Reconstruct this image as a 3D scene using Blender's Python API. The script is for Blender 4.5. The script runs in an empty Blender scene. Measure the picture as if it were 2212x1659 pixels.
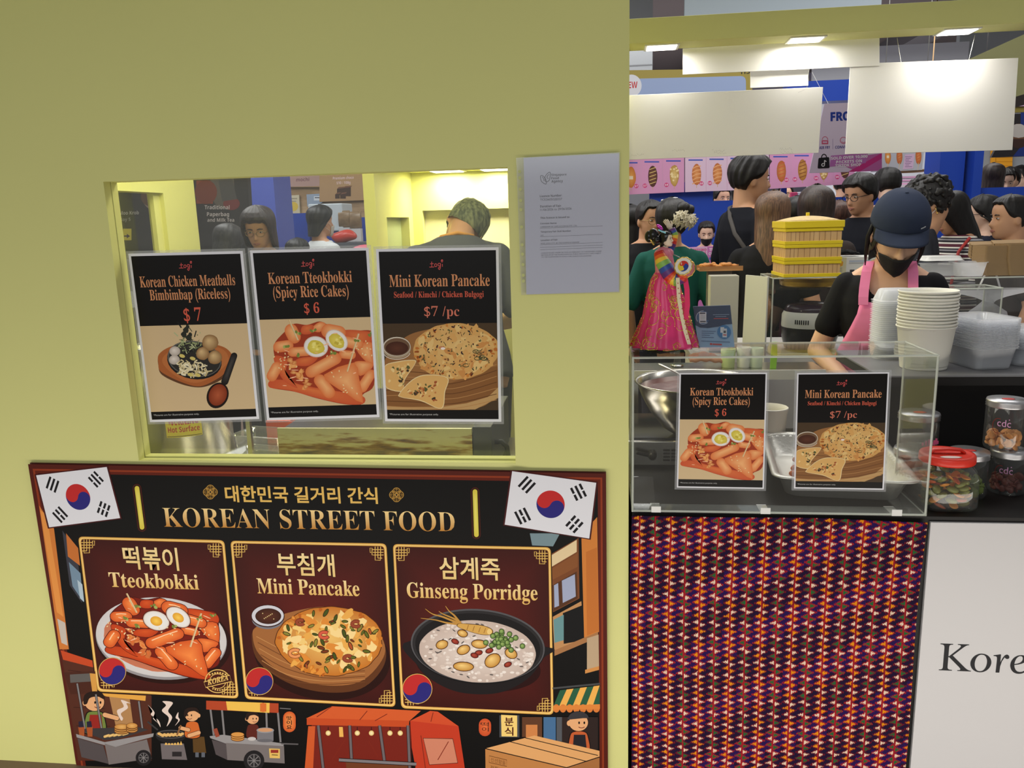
import bpy, bmesh, math, random
from mathutils import Vector, Matrix, Euler, noise
PI = math.pi
R = math.radians
C = bpy.context.scene.collection
sc = bpy.context.scene
rnd = random.Random(7)

# ------------------------------------------------------------------ camera, world, lights, exposure
CAM = Vector((0.0, -1.80, 1.45))
AXR = Vector((0.993047, 0.114389, -0.02781)); AXU = Vector((0.003926, 0.203923, 0.978979)); AXF = Vector((-0.117655, 0.972281, -0.202056))
FPX = 1720.0
cd = bpy.data.cameras.new('camera'); cam = bpy.data.objects.new('camera', cd); C.objects.link(cam)
m3 = Matrix((AXR, AXU, -AXF)).transposed()
cam.matrix_world = Matrix.Translation(CAM) @ m3.to_4x4()
cd.sensor_width = 36.0; cd.lens = FPX / 2212.0 * 36.0; cd.clip_start = 0.02; cd.clip_end = 100
sc.camera = cam
sc.view_settings.view_transform = 'Standard'; sc.view_settings.look = 'None'; sc.view_settings.gamma = 1.0
sc.view_settings.exposure = 0.0; sc.view_settings.use_curve_mapping = False
sc.cycles.transparent_max_bounces = 24
wd = bpy.data.worlds.new('hall_ambience'); sc.world = wd; wd.use_nodes = True
wd.node_tree.nodes['Background'].inputs[0].default_value = (1.0, 0.98, 0.95, 1)
wd.node_tree.nodes['Background'].inputs[1].default_value = 0.25

def area(name, loc, target, w, h, power, col=(1, 1, 1), parent=None):
    l = bpy.data.lights.new(name, 'AREA'); l.shape = 'RECTANGLE'; l.size = w; l.size_y = h; l.energy = power; l.color = col
    o = bpy.data.objects.new(name, l); C.objects.link(o); o.location = loc
    d = Vector(target) - Vector(loc); o.rotation_euler = d.to_track_quat('-Z', 'Y').to_euler()
    return o
area('hall_light_front', (-1.2, -4.6, 2.6), (0.2, 0, 0.5), 4.0, 1.6, 40, (0.94, 1.0, 1.0))
area('low_fill_added', (-0.1, -1.05, 0.07), (-0.1, 0, 0.30), 4.6, 0.5, 36, (1.0, 0.95, 0.85))  # added fill near the floor, brightens the lower wall; no real fitting
area('counter_fill_added', (0.95, 0.75, 2.4), (0.95, 0.6, 0), 1.7, 0.2, 9, (1.0, .98, .95))  # unseen overhead fill added to brighten the cups, tubs and seller
area('ceiling_fill_added', (1.5, 11, 1.2), (1.5, 11, 4), 9.0, 5.0, 190, (1.0, .95, .96))  # added upward fill so the hall ceiling does not go black
area('kitchen_fill_added', (-0.85, 0.55, 2.15), (-0.9, 0.7, 0), 0.9, 0.25, 18, (1.0, .91, .55))  # unseen fill added above the window to brighten the kitchen inside
area('hall_light_aisle', (1.2, 3.6, 3.9), (1.0, 3.9, 0), 6.0, 1.6, 110, (1.0, 0.98, 0.96))
area('hall_light_stalls', (1.0, 7.2, 3.2), (1.0, 7.4, 0), 7.0, 1.5, 120, (1.0, 0.98, 0.95))
area('hall_light_left', (-3.2, 3.6, 3.6), (-2.6, 4.2, 0), 4.0, 1.5, 120, (1.0, 0.98, 0.96))

# ------------------------------------------------------------------ measuring helpers: photograph point to a point on a plane of the place
def ray(px, py):
    return AXR * ((px - 1106.0) / FPX) - AXU * ((py - 829.5) / FPX) + AXF
def at(px, py, Y):
    d = ray(px, py); return CAM + d * ((Y - CAM.y) / d.y)
def atz(px, py, Z):
    d = ray(px, py); return CAM + d * ((Z - CAM.z) / d.z)
def px_of(p):
    q = Vector(p) - CAM; w = q.dot(AXF)
    return (1106.0 + FPX * q.dot(AXR) / w, 829.5 - FPX * q.dot(AXU) / w)

def lin(c):
    c = c / 255.0
    return c / 12.92 if c <= 0.04045 else ((c + 0.055) / 1.055) ** 2.4
def S(r, g, b):
    return (lin(r), lin(g), lin(b), 1.0)

# ------------------------------------------------------------------ materials
MATS = {}
def mat(name, rgb, rough=0.5, metal=0.0, spec=0.5, noise_amt=0.0, noise_scale=8.0, bump=0.0, bump_scale=60.0, alpha=1.0, coat=0.0):
    if name in MATS: return MATS[name]
    m = bpy.data.materials.new(name); m.use_nodes = True; MATS[name] = m
    nt = m.node_tree; b = nt.nodes['Principled BSDF']
    b.inputs['Base Color'].default_value = S(*rgb); b.inputs['Roughness'].default_value = rough
    b.inputs['Metallic'].default_value = metal; b.inputs['Specular IOR Level'].default_value = spec
    b.inputs['Alpha'].default_value = alpha; b.inputs['Coat Weight'].default_value = coat
    tc = nt.nodes.new('ShaderNodeTexCoord')
    n = nt.nodes.new('ShaderNodeTexNoise'); n.inputs['Scale'].default_value = noise_scale; n.inputs['Detail'].default_value = 5
    nt.links.new(tc.outputs['Object'], n.inputs['Vector'])
    if noise_amt > 0:
        mx = nt.nodes.new('ShaderNodeMixRGB'); mx.blend_type = 'MIX'
        a = S(*rgb); k = 1 - noise_amt
        mx.inputs[1].default_value = (a[0] * k, a[1] * k, a[2] * k, 1)
        mx.inputs[2].default_value = tuple(min(1, c * (1 + noise_amt)) for c in a[:3]) + (1,)
        nt.links.new(n.outputs['Fac'], mx.inputs[0]); nt.links.new(mx.outputs[0], b.inputs['Base Color'])
    if bump > 0:
        n2 = nt.nodes.new('ShaderNodeTexNoise'); n2.inputs['Scale'].default_value = bump_scale; n2.inputs['Detail'].default_value = 3
        nt.links.new(tc.outputs['Object'], n2.inputs['Vector'])
        bp = nt.nodes.new('ShaderNodeBump'); bp.inputs['Strength'].default_value = bump; bp.inputs['Distance'].default_value = 0.004
        nt.links.new(n2.outputs['Fac'], bp.inputs['Height']); nt.links.new(bp.outputs[0], b.inputs['Normal'])
    return m
def vmat(name, rough=0.5, spec=0.5, metal=0.0, coat=0.0):
    if name in MATS: return MATS[name]
    m = bpy.data.materials.new(name); m.use_nodes = True; MATS[name] = m
    nt = m.node_tree; b = nt.nodes['Principled BSDF']
    a = nt.nodes.new('ShaderNodeVertexColor'); a.layer_name = 'Col'
    nt.links.new(a.outputs['Color'], b.inputs['Base Color'])
    b.inputs['Roughness'].default_value = rough; b.inputs['Specular IOR Level'].default_value = spec; b.inputs['Metallic'].default_value = metal
    b.inputs['Coat Weight'].default_value = coat; b.inputs['Coat Roughness'].default_value = 0.08
    return m
def glass(name, tint=(1, 1, 1), refl=0.06, edge=0.35, rough=0.02, haze=0.0, haze_col=(235, 238, 240), milky=False):
    """thin clear sheet: transparent with a fresnel-like gloss, plus a little milky diffuse"""
    if name in MATS: return MATS[name]
    m = bpy.data.materials.new(name); m.use_nodes = True; MATS[name] = m
    nt = m.node_tree; nt.nodes.clear()
    out = nt.nodes.new('ShaderNodeOutputMaterial')
    tr = nt.nodes.new('ShaderNodeBsdfTransparent'); tr.inputs[0].default_value = (tint[0], tint[1], tint[2], 1)
    gl = nt.nodes.new('ShaderNodeBsdfGlossy'); gl.inputs['Roughness'].default_value = rough
    lw = nt.nodes.new('ShaderNodeLayerWeight'); lw.inputs[0].default_value = 0.25
    mr = nt.nodes.new('ShaderNodeMapRange'); mr.inputs['To Min'].default_value = refl; mr.inputs['To Max'].default_value = edge
    nt.links.new(lw.outputs['Facing'], mr.inputs['Value'])
    mx = nt.nodes.new('ShaderNodeMixShader')
    nt.links.new(mr.outputs[0], mx.inputs[0]); nt.links.new(tr.outputs[0], mx.inputs[1]); nt.links.new(gl.outputs[0], mx.inputs[2])
    last = mx
    if haze > 0:
        df = nt.nodes.new('ShaderNodeBsdfDiffuse'); df.inputs[0].default_value = S(*haze_col)
        if milky:
            tl = nt.nodes.new('ShaderNodeBsdfTranslucent'); tl.inputs[0].default_value = S(*haze_col)
            md = nt.nodes.new('ShaderNodeMixShader'); md.inputs[0].default_value = .5; nt.links.new(df.outputs[0], md.inputs[1]); nt.links.new(tl.outputs[0], md.inputs[2]); df = md
        m2 = nt.nodes.new('ShaderNodeMixShader'); m2.inputs[0].default_value = haze
        nt.links.new(mx.outputs[0], m2.inputs[1]); nt.links.new(df.outputs[0], m2.inputs[2]); last = m2
    nt.links.new(last.outputs[0], out.inputs['Surface'])
    return m
def emit(name, rgb, power):
    if name in MATS: return MATS[name]
    m = bpy.data.materials.new(name); m.use_nodes = True; MATS[name] = m
    b = m.node_tree.nodes['Principled BSDF']; b.inputs['Base Color'].default_value = S(*rgb)
    b.inputs['Emission Color'].default_value = S(*rgb); b.inputs['Emission Strength'].default_value = power
    return m
def grain(name, a, b, scale=6.0, stretch=(1, 1, 12), rough=0.45, bands=True):
    """wood or hair: colour bands stretched along one axis"""
    if name in MATS: return MATS[name]
    m = bpy.data.materials.new(name); m.use_nodes = True; MATS[name] = m
    nt = m.node_tree; bs = nt.nodes['Principled BSDF']; bs.inputs['Roughness'].default_value = rough
    tc = nt.nodes.new('ShaderNodeTexCoord'); mp = nt.nodes.new('ShaderNodeMapping'); mp.inputs['Scale'].default_value = stretch
    n = nt.nodes.new('ShaderNodeTexNoise'); n.inputs['Scale'].default_value = scale; n.inputs['Detail'].default_value = 6
    rp = nt.nodes.new('ShaderNodeValToRGB'); rp.color_ramp.elements[0].position = .35; rp.color_ramp.elements[1].position = .65
    rp.color_ramp.elements[0].color = S(*a); rp.color_ramp.elements[1].color = S(*b)
    nt.links.new(tc.outputs['Object'], mp.inputs[0]); nt.links.new(mp.outputs[0], n.inputs['Vector'])
    nt.links.new(n.outputs['Fac'], rp.inputs[0]); nt.links.new(rp.outputs[0], bs.inputs['Base Color'])
    bp = nt.nodes.new('ShaderNodeBump'); bp.inputs['Strength'].default_value = .35; bp.inputs['Distance'].default_value = .003
    nt.links.new(n.outputs['Fac'], bp.inputs['Height']); nt.links.new(bp.outputs[0], bs.inputs['Normal'])
    return m

def cloth(n, rgb): return mat('cloth_' + n, rgb, .85, spec=.2, noise_amt=.06, noise_scale=30, bump=.12, bump_scale=40)
# ------------------------------------------------------------------ objects
def tag(o, label=None, cat=None, group=None, kind=None):
    if label: o['label'] = label
    if cat: o['category'] = cat
    if group: o['group'] = group
    if kind: o['kind'] = kind
    return o
def empty(name, loc=(0, 0, 0), rz=0.0, label=None, cat=None, group=None):
    o = bpy.data.objects.new(name, None); C.objects.link(o); o.location = loc; o.rotation_euler = (0, 0, rz); o.empty_display_size = .05
    return tag(o, label, cat, group)
def link(name, me, m, parent=None, smooth=False):
    ms = m if isinstance(m, (list, tuple)) else [m]
    for q in ms:
        if q is not None: me.materials.append(q)
    if smooth:
        me.polygons.foreach_set('use_smooth', [True] * len(me.polygons))
    o = bpy.data.objects.new(name, me); C.objects.link(o)
    if parent is not None: o.parent = parent
    return o
def kids(o): return [c for c in C.objects if c.parent == o]
KID = {}
def copy_tree(o, loc=None, rz=None, label=None, group=None, parent=None):
    c = o.copy(); C.objects.link(c)
    if parent is not None: c.parent = parent
    for ch in list(o.children): copy_tree(ch, parent=c)
    if loc is not None: c.location = loc
    if rz is not None: c.rotation_euler = (0, 0, rz)
    if label: c['label'] = label
    if group: c['group'] = group
    return c

class MB:
    def __init__(s): s.v = []; s.f = []; s.fm = []; s.fc = []; s.mi = 0; s.col = None; s.M = Matrix.Identity(4)
    def add(s, vs, fs):
        n = len(s.v); s.v += [tuple(s.M @ Vector(p)) for p in vs]
        for f in fs:
            s.f.append(tuple(i + n for i in f)); s.fm.append(s.mi); s.fc.append(s.col)
        return s
    def box(s, a, b):
        (x0, y0, z0), (x1, y1, z1) = a, b
        vs = [(x0, y0, z0), (x1, y0, z0), (x1, y1, z0), (x0, y1, z0), (x0, y0, z1), (x1, y0, z1), (x1, y1, z1), (x0, y1, z1)]
        return s.add(vs, [(0, 3, 2, 1), (4, 5, 6, 7), (0, 1, 5, 4), (1, 2, 6, 5), (2, 3, 7, 6), (3, 0, 4, 7)])
    def hexa(s, q, d):
        """prism: quad/polygon points q pushed by vector d"""
        n = len(q); d = Vector(d); vs = [tuple(Vector(p)) for p in q] + [tuple(Vector(p) + d) for p in q]
        return s.add(vs, [tuple(range(n))[::-1], tuple(range(n, 2 * n))] + [(i, (i + 1) % n, n + (i + 1) % n, n + i) for i in range(n)])
    def rings(s, rs, cap0=True, cap1=True, closed=True):
        n = len(rs[0]); vs = [p for r in rs for p in r]; fs = []
        for k in range(len(rs) - 1):
            for i in range(n if closed else n - 1):
                j = (i + 1) % n
                fs.append((k * n + i, k * n + j, (k + 1) * n + j, (k + 1) * n + i))
        if cap0: fs.append(tuple(range(n))[::-1])
        if cap1: fs.append(tuple(range((len(rs) - 1) * n, len(rs) * n)))
        return s.add(vs, fs)
    def lathe(s, prof, c=(0, 0, 0), n=32, cap0=False, cap1=False, sx=1.0, sy=1.0, wob=None):
        rs = []
        for r, z in prof:
            rs.append([(c[0] + sx * (r + (wob(t, z) if wob else 0)) * math.cos(t), c[1] + sy * (r + (wob(t, z) if wob else 0)) * math.sin(t), c[2] + z) for t in [2 * PI * i / n for i in range(n)]])
        return s.rings(rs, cap0, cap1)
    def ell(s, c, r, n=16, m=10, rot=None):
        c = Vector(c); rs = []
        for k in range(m + 1):
            ph = -PI / 2 + PI * (0.02 + 0.96 * k / m)
            ring = []
            for i in range(n):
                t = 2 * PI * i / n
                p = Vector((r[0] * math.cos(ph) * math.cos(t), r[1] * math.cos(ph) * math.sin(t), r[2] * math.sin(ph)))
                if rot is not None: p = rot @ p
                ring.append(tuple(c + p))
            rs.append(ring)
        return s.rings(rs)
    def tube(s, pts, r, n=8, closed=False, flat=1.0, up=None):
        """swept tube; r scalar or list; flat squashes it along its second axis"""
        P = [Vector(p) for p in pts]; m = len(P); rr = r if isinstance(r, (list, tuple)) else [r] * m
        rs = []; prev = None
        for i in range(m):
            if closed: t = (P[(i + 1) % m] - P[i - 1])
            else: t = (P[min(i + 1, m - 1)] - P[max(i - 1, 0)])
            t = t.normalized() if t.length > 1e-9 else Vector((0, 0, 1))
            ref = up if up is not None else (prev if prev is not None else (Vector((0, 0, 1)) if abs(t.z) < .9 else Vector((1, 0, 0))))
            ref = Vector(ref)
            a = t.cross(ref)
            if a.length < 1e-6: a = t.cross(Vector((1, 0.3, 0)))
            a.normalize(); b = a.cross(t).normalized()
            if up is None: prev = b
            rs.append([tuple(P[i] + a * (rr[i] * math.cos(2 * PI * k / n)) + b * (rr[i] * flat * math.sin(2 * PI * k / n))) for k in range(n)])
        if closed: rs.append(rs[0]); return s.rings(rs, False, False)
        return s.rings(rs)
    def cone(s, p0, r0, p1, r1, n=14, caps=True):
        """tapered capsule with round ends"""
        p0, p1 = Vector(p0), Vector(p1); d = (p1 - p0); L = d.length; t = d.normalized() if L > 1e-9 else Vector((0, 0, 1))
        a = t.cross(Vector((0, 0, 1)) if abs(t.z) < .9 else Vector((1, 0, 0))).normalized(); b = t.cross(a)
        prof = []
        for k in range(5):
            ph = -PI / 2 + PI / 2 * k / 4.0 if caps else 0
            prof.append((r0 * max(math.cos(ph), .05), r0 * math.sin(ph) if caps else 0.0))
        for k in range(5):
            ph = PI / 2 * k / 4.0
            prof.append((r1 * max(math.cos(ph), .05) if caps else r1, L + (r1 * math.sin(ph) if caps else 0)))
        if not caps: prof = [(r0, 0), (r1, L)]
        rs = [[tuple(p0 + t * z + a * (r * math.cos(2 * PI * i / n)) + b * (r * math.sin(2 * PI * i / n))) for i in range(n)] for r, z in prof]
        return s.rings(rs)
    def mesh(s, name='m'):
        me = bpy.data.meshes.new(name); me.from_pydata(s.v, [], s.f); me.update()
        if any(s.fm): me.polygons.foreach_set('material_index', s.fm)
        if any(c is not None for c in s.fc):
            ca = me.color_attributes.new('Col', 'FLOAT_COLOR', 'CORNER'); arr = []
            for p, c in zip(me.polygons, s.fc):
                c = c if c is not None else (.5, .5, .5, 1)
                arr += list(c) * p.loop_total
            ca.data.foreach_set('color', arr)
        return me
    def build(s, name, m, parent=None, smooth=False, bevel=0.0, subsurf=0, solid=0.0, fix=False, seg=2):
        me = s.mesh(name)
        if fix:
            bm = bmesh.new(); bm.from_mesh(me); bmesh.ops.recalc_face_normals(bm, faces=bm.faces); bm.to_mesh(me); bm.free()
        o = link(name, me, m, parent, smooth)
        if solid: q = o.modifiers.new('s', 'SOLIDIFY'); q.thickness = solid; q.offset = 0
        if bevel: q = o.modifiers.new('b', 'BEVEL'); q.width = bevel; q.segments = seg; q.limit_method = 'ANGLE'
        if subsurf: q = o.modifiers.new('u', 'SUBSURF'); q.levels = subsurf; q.render_levels = subsurf
        return o
def evaluated(o):
    dg = bpy.context.evaluated_depsgraph_get(); dg.update()
    return bpy.data.meshes.new_from_object(o.evaluated_get(dg), preserve_all_data_layers=True, depsgraph=dg)
def fuse(mb, voxel, smooth=4):
    me = mb.mesh('tmp'); o = bpy.data.objects.new('tmp', me); C.objects.link(o)
    r = o.modifiers.new('r', 'REMESH'); r.mode = 'VOXEL'; r.voxel_size = voxel; r.use_smooth_shade = True
    if smooth:
        q = o.modifiers.new('s', 'SMOOTH'); q.iterations = smooth; q.factor = .5
    out = evaluated(o); bpy.data.objects.remove(o); bpy.data.meshes.remove(me)
    return out
def structure(o): o['kind'] = 'structure'; return o
# ------------------------------------------------------------------ the stall shell
YEL = mat('yellow_paint', (212, 211, 138), .6, spec=.3, noise_amt=.035, noise_scale=2.2, bump=.05, bump_scale=25)
YELIN = YEL
WX0, WX1, WZ0, WZ1 = -1.168, -0.2145, 0.8825, 1.5635     # the serving window's opening in the front wall
def wall_with_hole(name, x0, x1, z0, z1, hx0, hx1, hz0, hz1, y0, y1, m):
    b = MB()
    o_ = [(x0, z0), (x1, z0), (x1, z1), (x0, z1)]; h_ = [(hx0, hz0), (hx1, hz0), (hx1, hz1), (hx0, hz1)]
    vs = [(x, y0, z) for x, z in o_ + h_] + [(x, y1, z) for x, z in o_ + h_]
    fs = []
    for i in range(4):
        j = (i + 1) % 4
        fs += [(i, j, 4 + j, 4 + i), (8 + j, 8 + i, 12 + i, 12 + j), (j, i, 8 + i, 8 + j), (4 + i, 4 + j, 12 + j, 12 + i)]
    b.add(vs, fs)
    return structure(b.build(name, m, fix=True))
wall_with_hole('wall_front', -3.2, 0.051, 0.0, 2.42, WX0, WX1, WZ0, WZ1, 0.0, 0.026, YEL)
# inner frame board of the window, a hair behind the front board
wall_with_hole('trim_1', -1.36, 0.047, 0.60, 1.75, WX0 + .001, WX1 - .001, WZ0 + .004, WZ1, 0.028, 0.052, YEL)
b = MB(); b.box((0.035, 0.052, 0), (0.051, 0.30, 2.42)); structure(b.build('wall_end', YEL))
# unseen overhang above the wall front, added to shade the wall's top
b = MB(); b.box((-3.2, -0.30, 2.30), (0.051, -0.003, 2.36)); b.box((-3.2, -0.32, 2.16), (0.051, -0.30, 2.75)); structure(b.build('trim_shade_overhang', YEL))
# floor
b = MB(); b.box((-9, -7, -0.05), (10, 14, 0.0)); structure(b.build('floor', mat('brown_floor', (128, 106, 92), .6, noise_amt=.12, noise_scale=5)))
# glass pane in the window
b = MB(); b.box((WX0 - .02, 0.0535, WZ0 - .02), (WX1 + .02, 0.0565, WZ1 + .02))
structure(b.build('window_1', glass('window_glass', (.93, .95, .94), .035, .30, .01, .045, (200, 205, 205))))
# left inner side wall of the kitchen with its own window
b = MB(); X = -1.50
def side_wall_with_hole(name, x0, x1, y0, y1, z0, z1, hy0, hy1, hz0, hz1, m):
    b = MB(); o_ = [(y0, z0), (y1, z0), (y1, z1), (y0, z1)]; h_ = [(hy0, hz0), (hy1, hz0), (hy1, hz1), (hy0, hz1)]
    vs = [(x0, y, z) for y, z in o_ + h_] + [(x1, y, z) for y, z in o_ + h_]; fs = []
    for i in range(4):
        j = (i + 1) % 4
        fs += [(i, j, 4 + j, 4 + i), (8 + j, 8 + i, 12 + i, 12 + j), (j, i, 8 + i, 8 + j), (4 + i, 4 + j, 12 + j, 12 + i)]
    b.add(vs, fs); return structure(b.build(name, m, fix=True))
side_wall_with_hole('wall_left', -1.56, -1.50, 0.06, 1.055, 0.0, 2.3, 0.10, 0.84, 0.9, 1.572, YEL)
side_wall_with_hole('trim_3', -1.53, -1.515, 0.06, 0.98, 0.6, 1.9, 0.06, 0.80, 0.86, 1.58, YEL)
# return wall in the middle of the kitchen, with a glazed opening
side_wall_with_hole('wall_middle', -0.985, -0.937, 1.46, 2.1, 0.0, 2.2, 1.62, 2.02, 0.9, 1.475, YEL)
# kitchen back wall and its low soffit
wall_with_hole('wall_back', -0.985, 0.11, 0.0, 2.2, -0.888, -0.20, 1.02, 1.505, 2.1, 2.14, YEL)
b = MB(); b.box((-0.937, 1.5, 1.684), (0.035, 2.1, 1.73)); structure(b.build('ceiling', YEL))
b = MB(); b.box((-0.93, 2.145, 0.9), (-0.15, 2.15, 1.52)); structure(b.build('window_2', mat('cream_panel', (214, 208, 178), .5)))
b = MB(); b.box((-0.984, 1.62, 0.9), (-0.978, 2.02, 1.475)); structure(b.build('window_3', mat('grey_green_panel', (150, 158, 120), .4)))
PANEL_EMIT = emit('led_panel', (255, 250, 235), 9.0)
def ceiling_lamp(loc, w, d, label, power, group, tint=(1.0, .965, .90)):
    r = empty('ceiling_lamp', loc, 0, label, 'ceiling light', group)
    b = MB(); b.box((-w / 2 - .012, -d / 2 - .012, -.004), (w / 2 + .012, d / 2 + .012, 0.001)); b.build('frame', mat('white_plastic', (232, 232, 228), .4), r)
    b = MB(); b.box((-w / 2, -d / 2, -.006), (w / 2, d / 2, -.0035)); b.build('diffuser', PANEL_EMIT, r)
    l = area('lamp_light', (0, 0, -.012), (0, 0, -1), w, d, power, tint); l.parent = r
    return r
ceiling_lamp((-0.735, 1.985, 1.683), .135, .135, 'square recessed lamp in the kitchen soffit above the bent cook, left one', 4.2, 'kitchen soffit lamps', (1.0, .92, .55))
ceiling_lamp((-0.50, 1.985, 1.683), .135, .135, 'square recessed lamp in the kitchen soffit by the window corner, right one', 4.2, 'kitchen soffit lamps', (1.0, .92, .55))
# back beam with three lamps
b = MB(); b.box((0.04, 2.0, 2.198), (3.6, 2.16, 2.302)); structure(b.build('beam_back', YEL, bevel=.002))
for x, lb in ((.254, 'square recessed beam lamp nearest the yellow wall'), (.884, 'square recessed beam lamp over the wide white board'), (1.519, 'square recessed beam lamp over the right white board')):
    ceiling_lamp((x, 2.095, 2.197), .13, .10, lb, 2.2, 'lamps under the yellow back beam')
# white price boards hanging from the beam
WB = mat('white_board', (226, 224, 220), .55)
def board(q, Y, label, wires=(), pencil=()):
    P = [at(*p, Y) for p in q]; c = sum(P, Vector()) / 4
    r = empty('hanging_board', (c.x, Y, min(p.z for p in P)), 0, label, 'board')
    o = Vector(r.location)
    b = MB(); b.hexa([p - o for p in P], (0, .006, 0)); b.build('board', WB, r, bevel=.0008)
    for (x0, y0), (x1, y1) in wires:
        a, e = at(x0, y0, Y) - o, at(x1, y1, Y) - o
        w = MB(); w.tube([a, e], .0011, 6); w.build('wire', mat('steel_wire', (170, 170, 165), .35, .8), r)
    return r
board([(1475, 105), (1475, 161), (1900, 142), (1900, 81)], 2.185, 'long shallow white board directly behind the middle beam lamp')
board([(1621, 150), (1621, 190), (1746, 185), (1747, 144)], 2.21, 'small white board tucked between the long board and the wide one')
board([(1280, 209), (1280, 348), (1768, 330), (1778, 188)], 2.12, 'wide blank white board with faint pencil marks running behind the yellow wall', wires=[((1748, 148), (1743, 190))])
board([(1837, 138), (1826, 333), (2187, 324), (2200, 125)], 2.19, 'large blank white board hung on two wires at right', wires=[((1938, 82), (1946, 134)), ((2106, 76), (2093, 129))])
# ------------------------------------------------------------------ printed artwork: flat inks laid on real sheets
STEP = 0.000012
FONTS = {}
def style_text(t, style):
    if style in ('sans', 'kor', 'korb'): return t
    up, lo, dg = {'serif': (0x1d400, 0x1d41a, 0x1d7ce), 'thin': (0x1d400, 0x1d41a, 0x1d7ce), 'bold': (0x1d5d4, 0x1d5ee, 0x1d7ec), 'ital': (0x1d434, 0x1d44e, 0x1d7ce)}[style]
    o = ''
    for c in t:
        if 'A' <= c <= 'Z': o += chr(up + ord(c) - 65)
        elif 'a' <= c <= 'z': o += chr(0x210e) if style == 'ital' and c == 'h' else chr(lo + ord(c) - 97)
        elif '0' <= c <= '9': o += chr(dg + ord(c) - 48)
        else: o += c
    return o
TCACHE = {}
def text_mesh(t, style, offset=0.0, space=1.0):
    k = (t, style, offset, space)
    if k in TCACHE: return TCACHE[k]
    c = bpy.data.curves.new('t', 'FONT'); c.body = style_text(t, style); c.size = 1; c.offset = offset; c.space_character = space; c.resolution_u = 3
    o = bpy.data.objects.new('t', c); C.objects.link(o)
    me = evaluated(o)
    vs = [(v.co.x, v.co.y) for v in me.vertices]; fs = [tuple(p.vertices) for p in me.polygons]
    bpy.data.objects.remove(o); bpy.data.curves.remove(c); bpy.data.meshes.remove(me)
    if style == 'ital': vs = [(x - y * .275, y) for x, y in vs]
    if vs:
        x0 = min(v[0] for v in vs); x1 = max(v[0] for v in vs); y1 = max(v[1] for v in vs)
        vs = [((x - x0) / (x1 - x0), y / y1, x1 - x0) for x, y in vs]
    TCACHE[k] = (vs, fs, ((x1 - x0) / y1) if vs else 1)
    return TCACHE[k]

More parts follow.
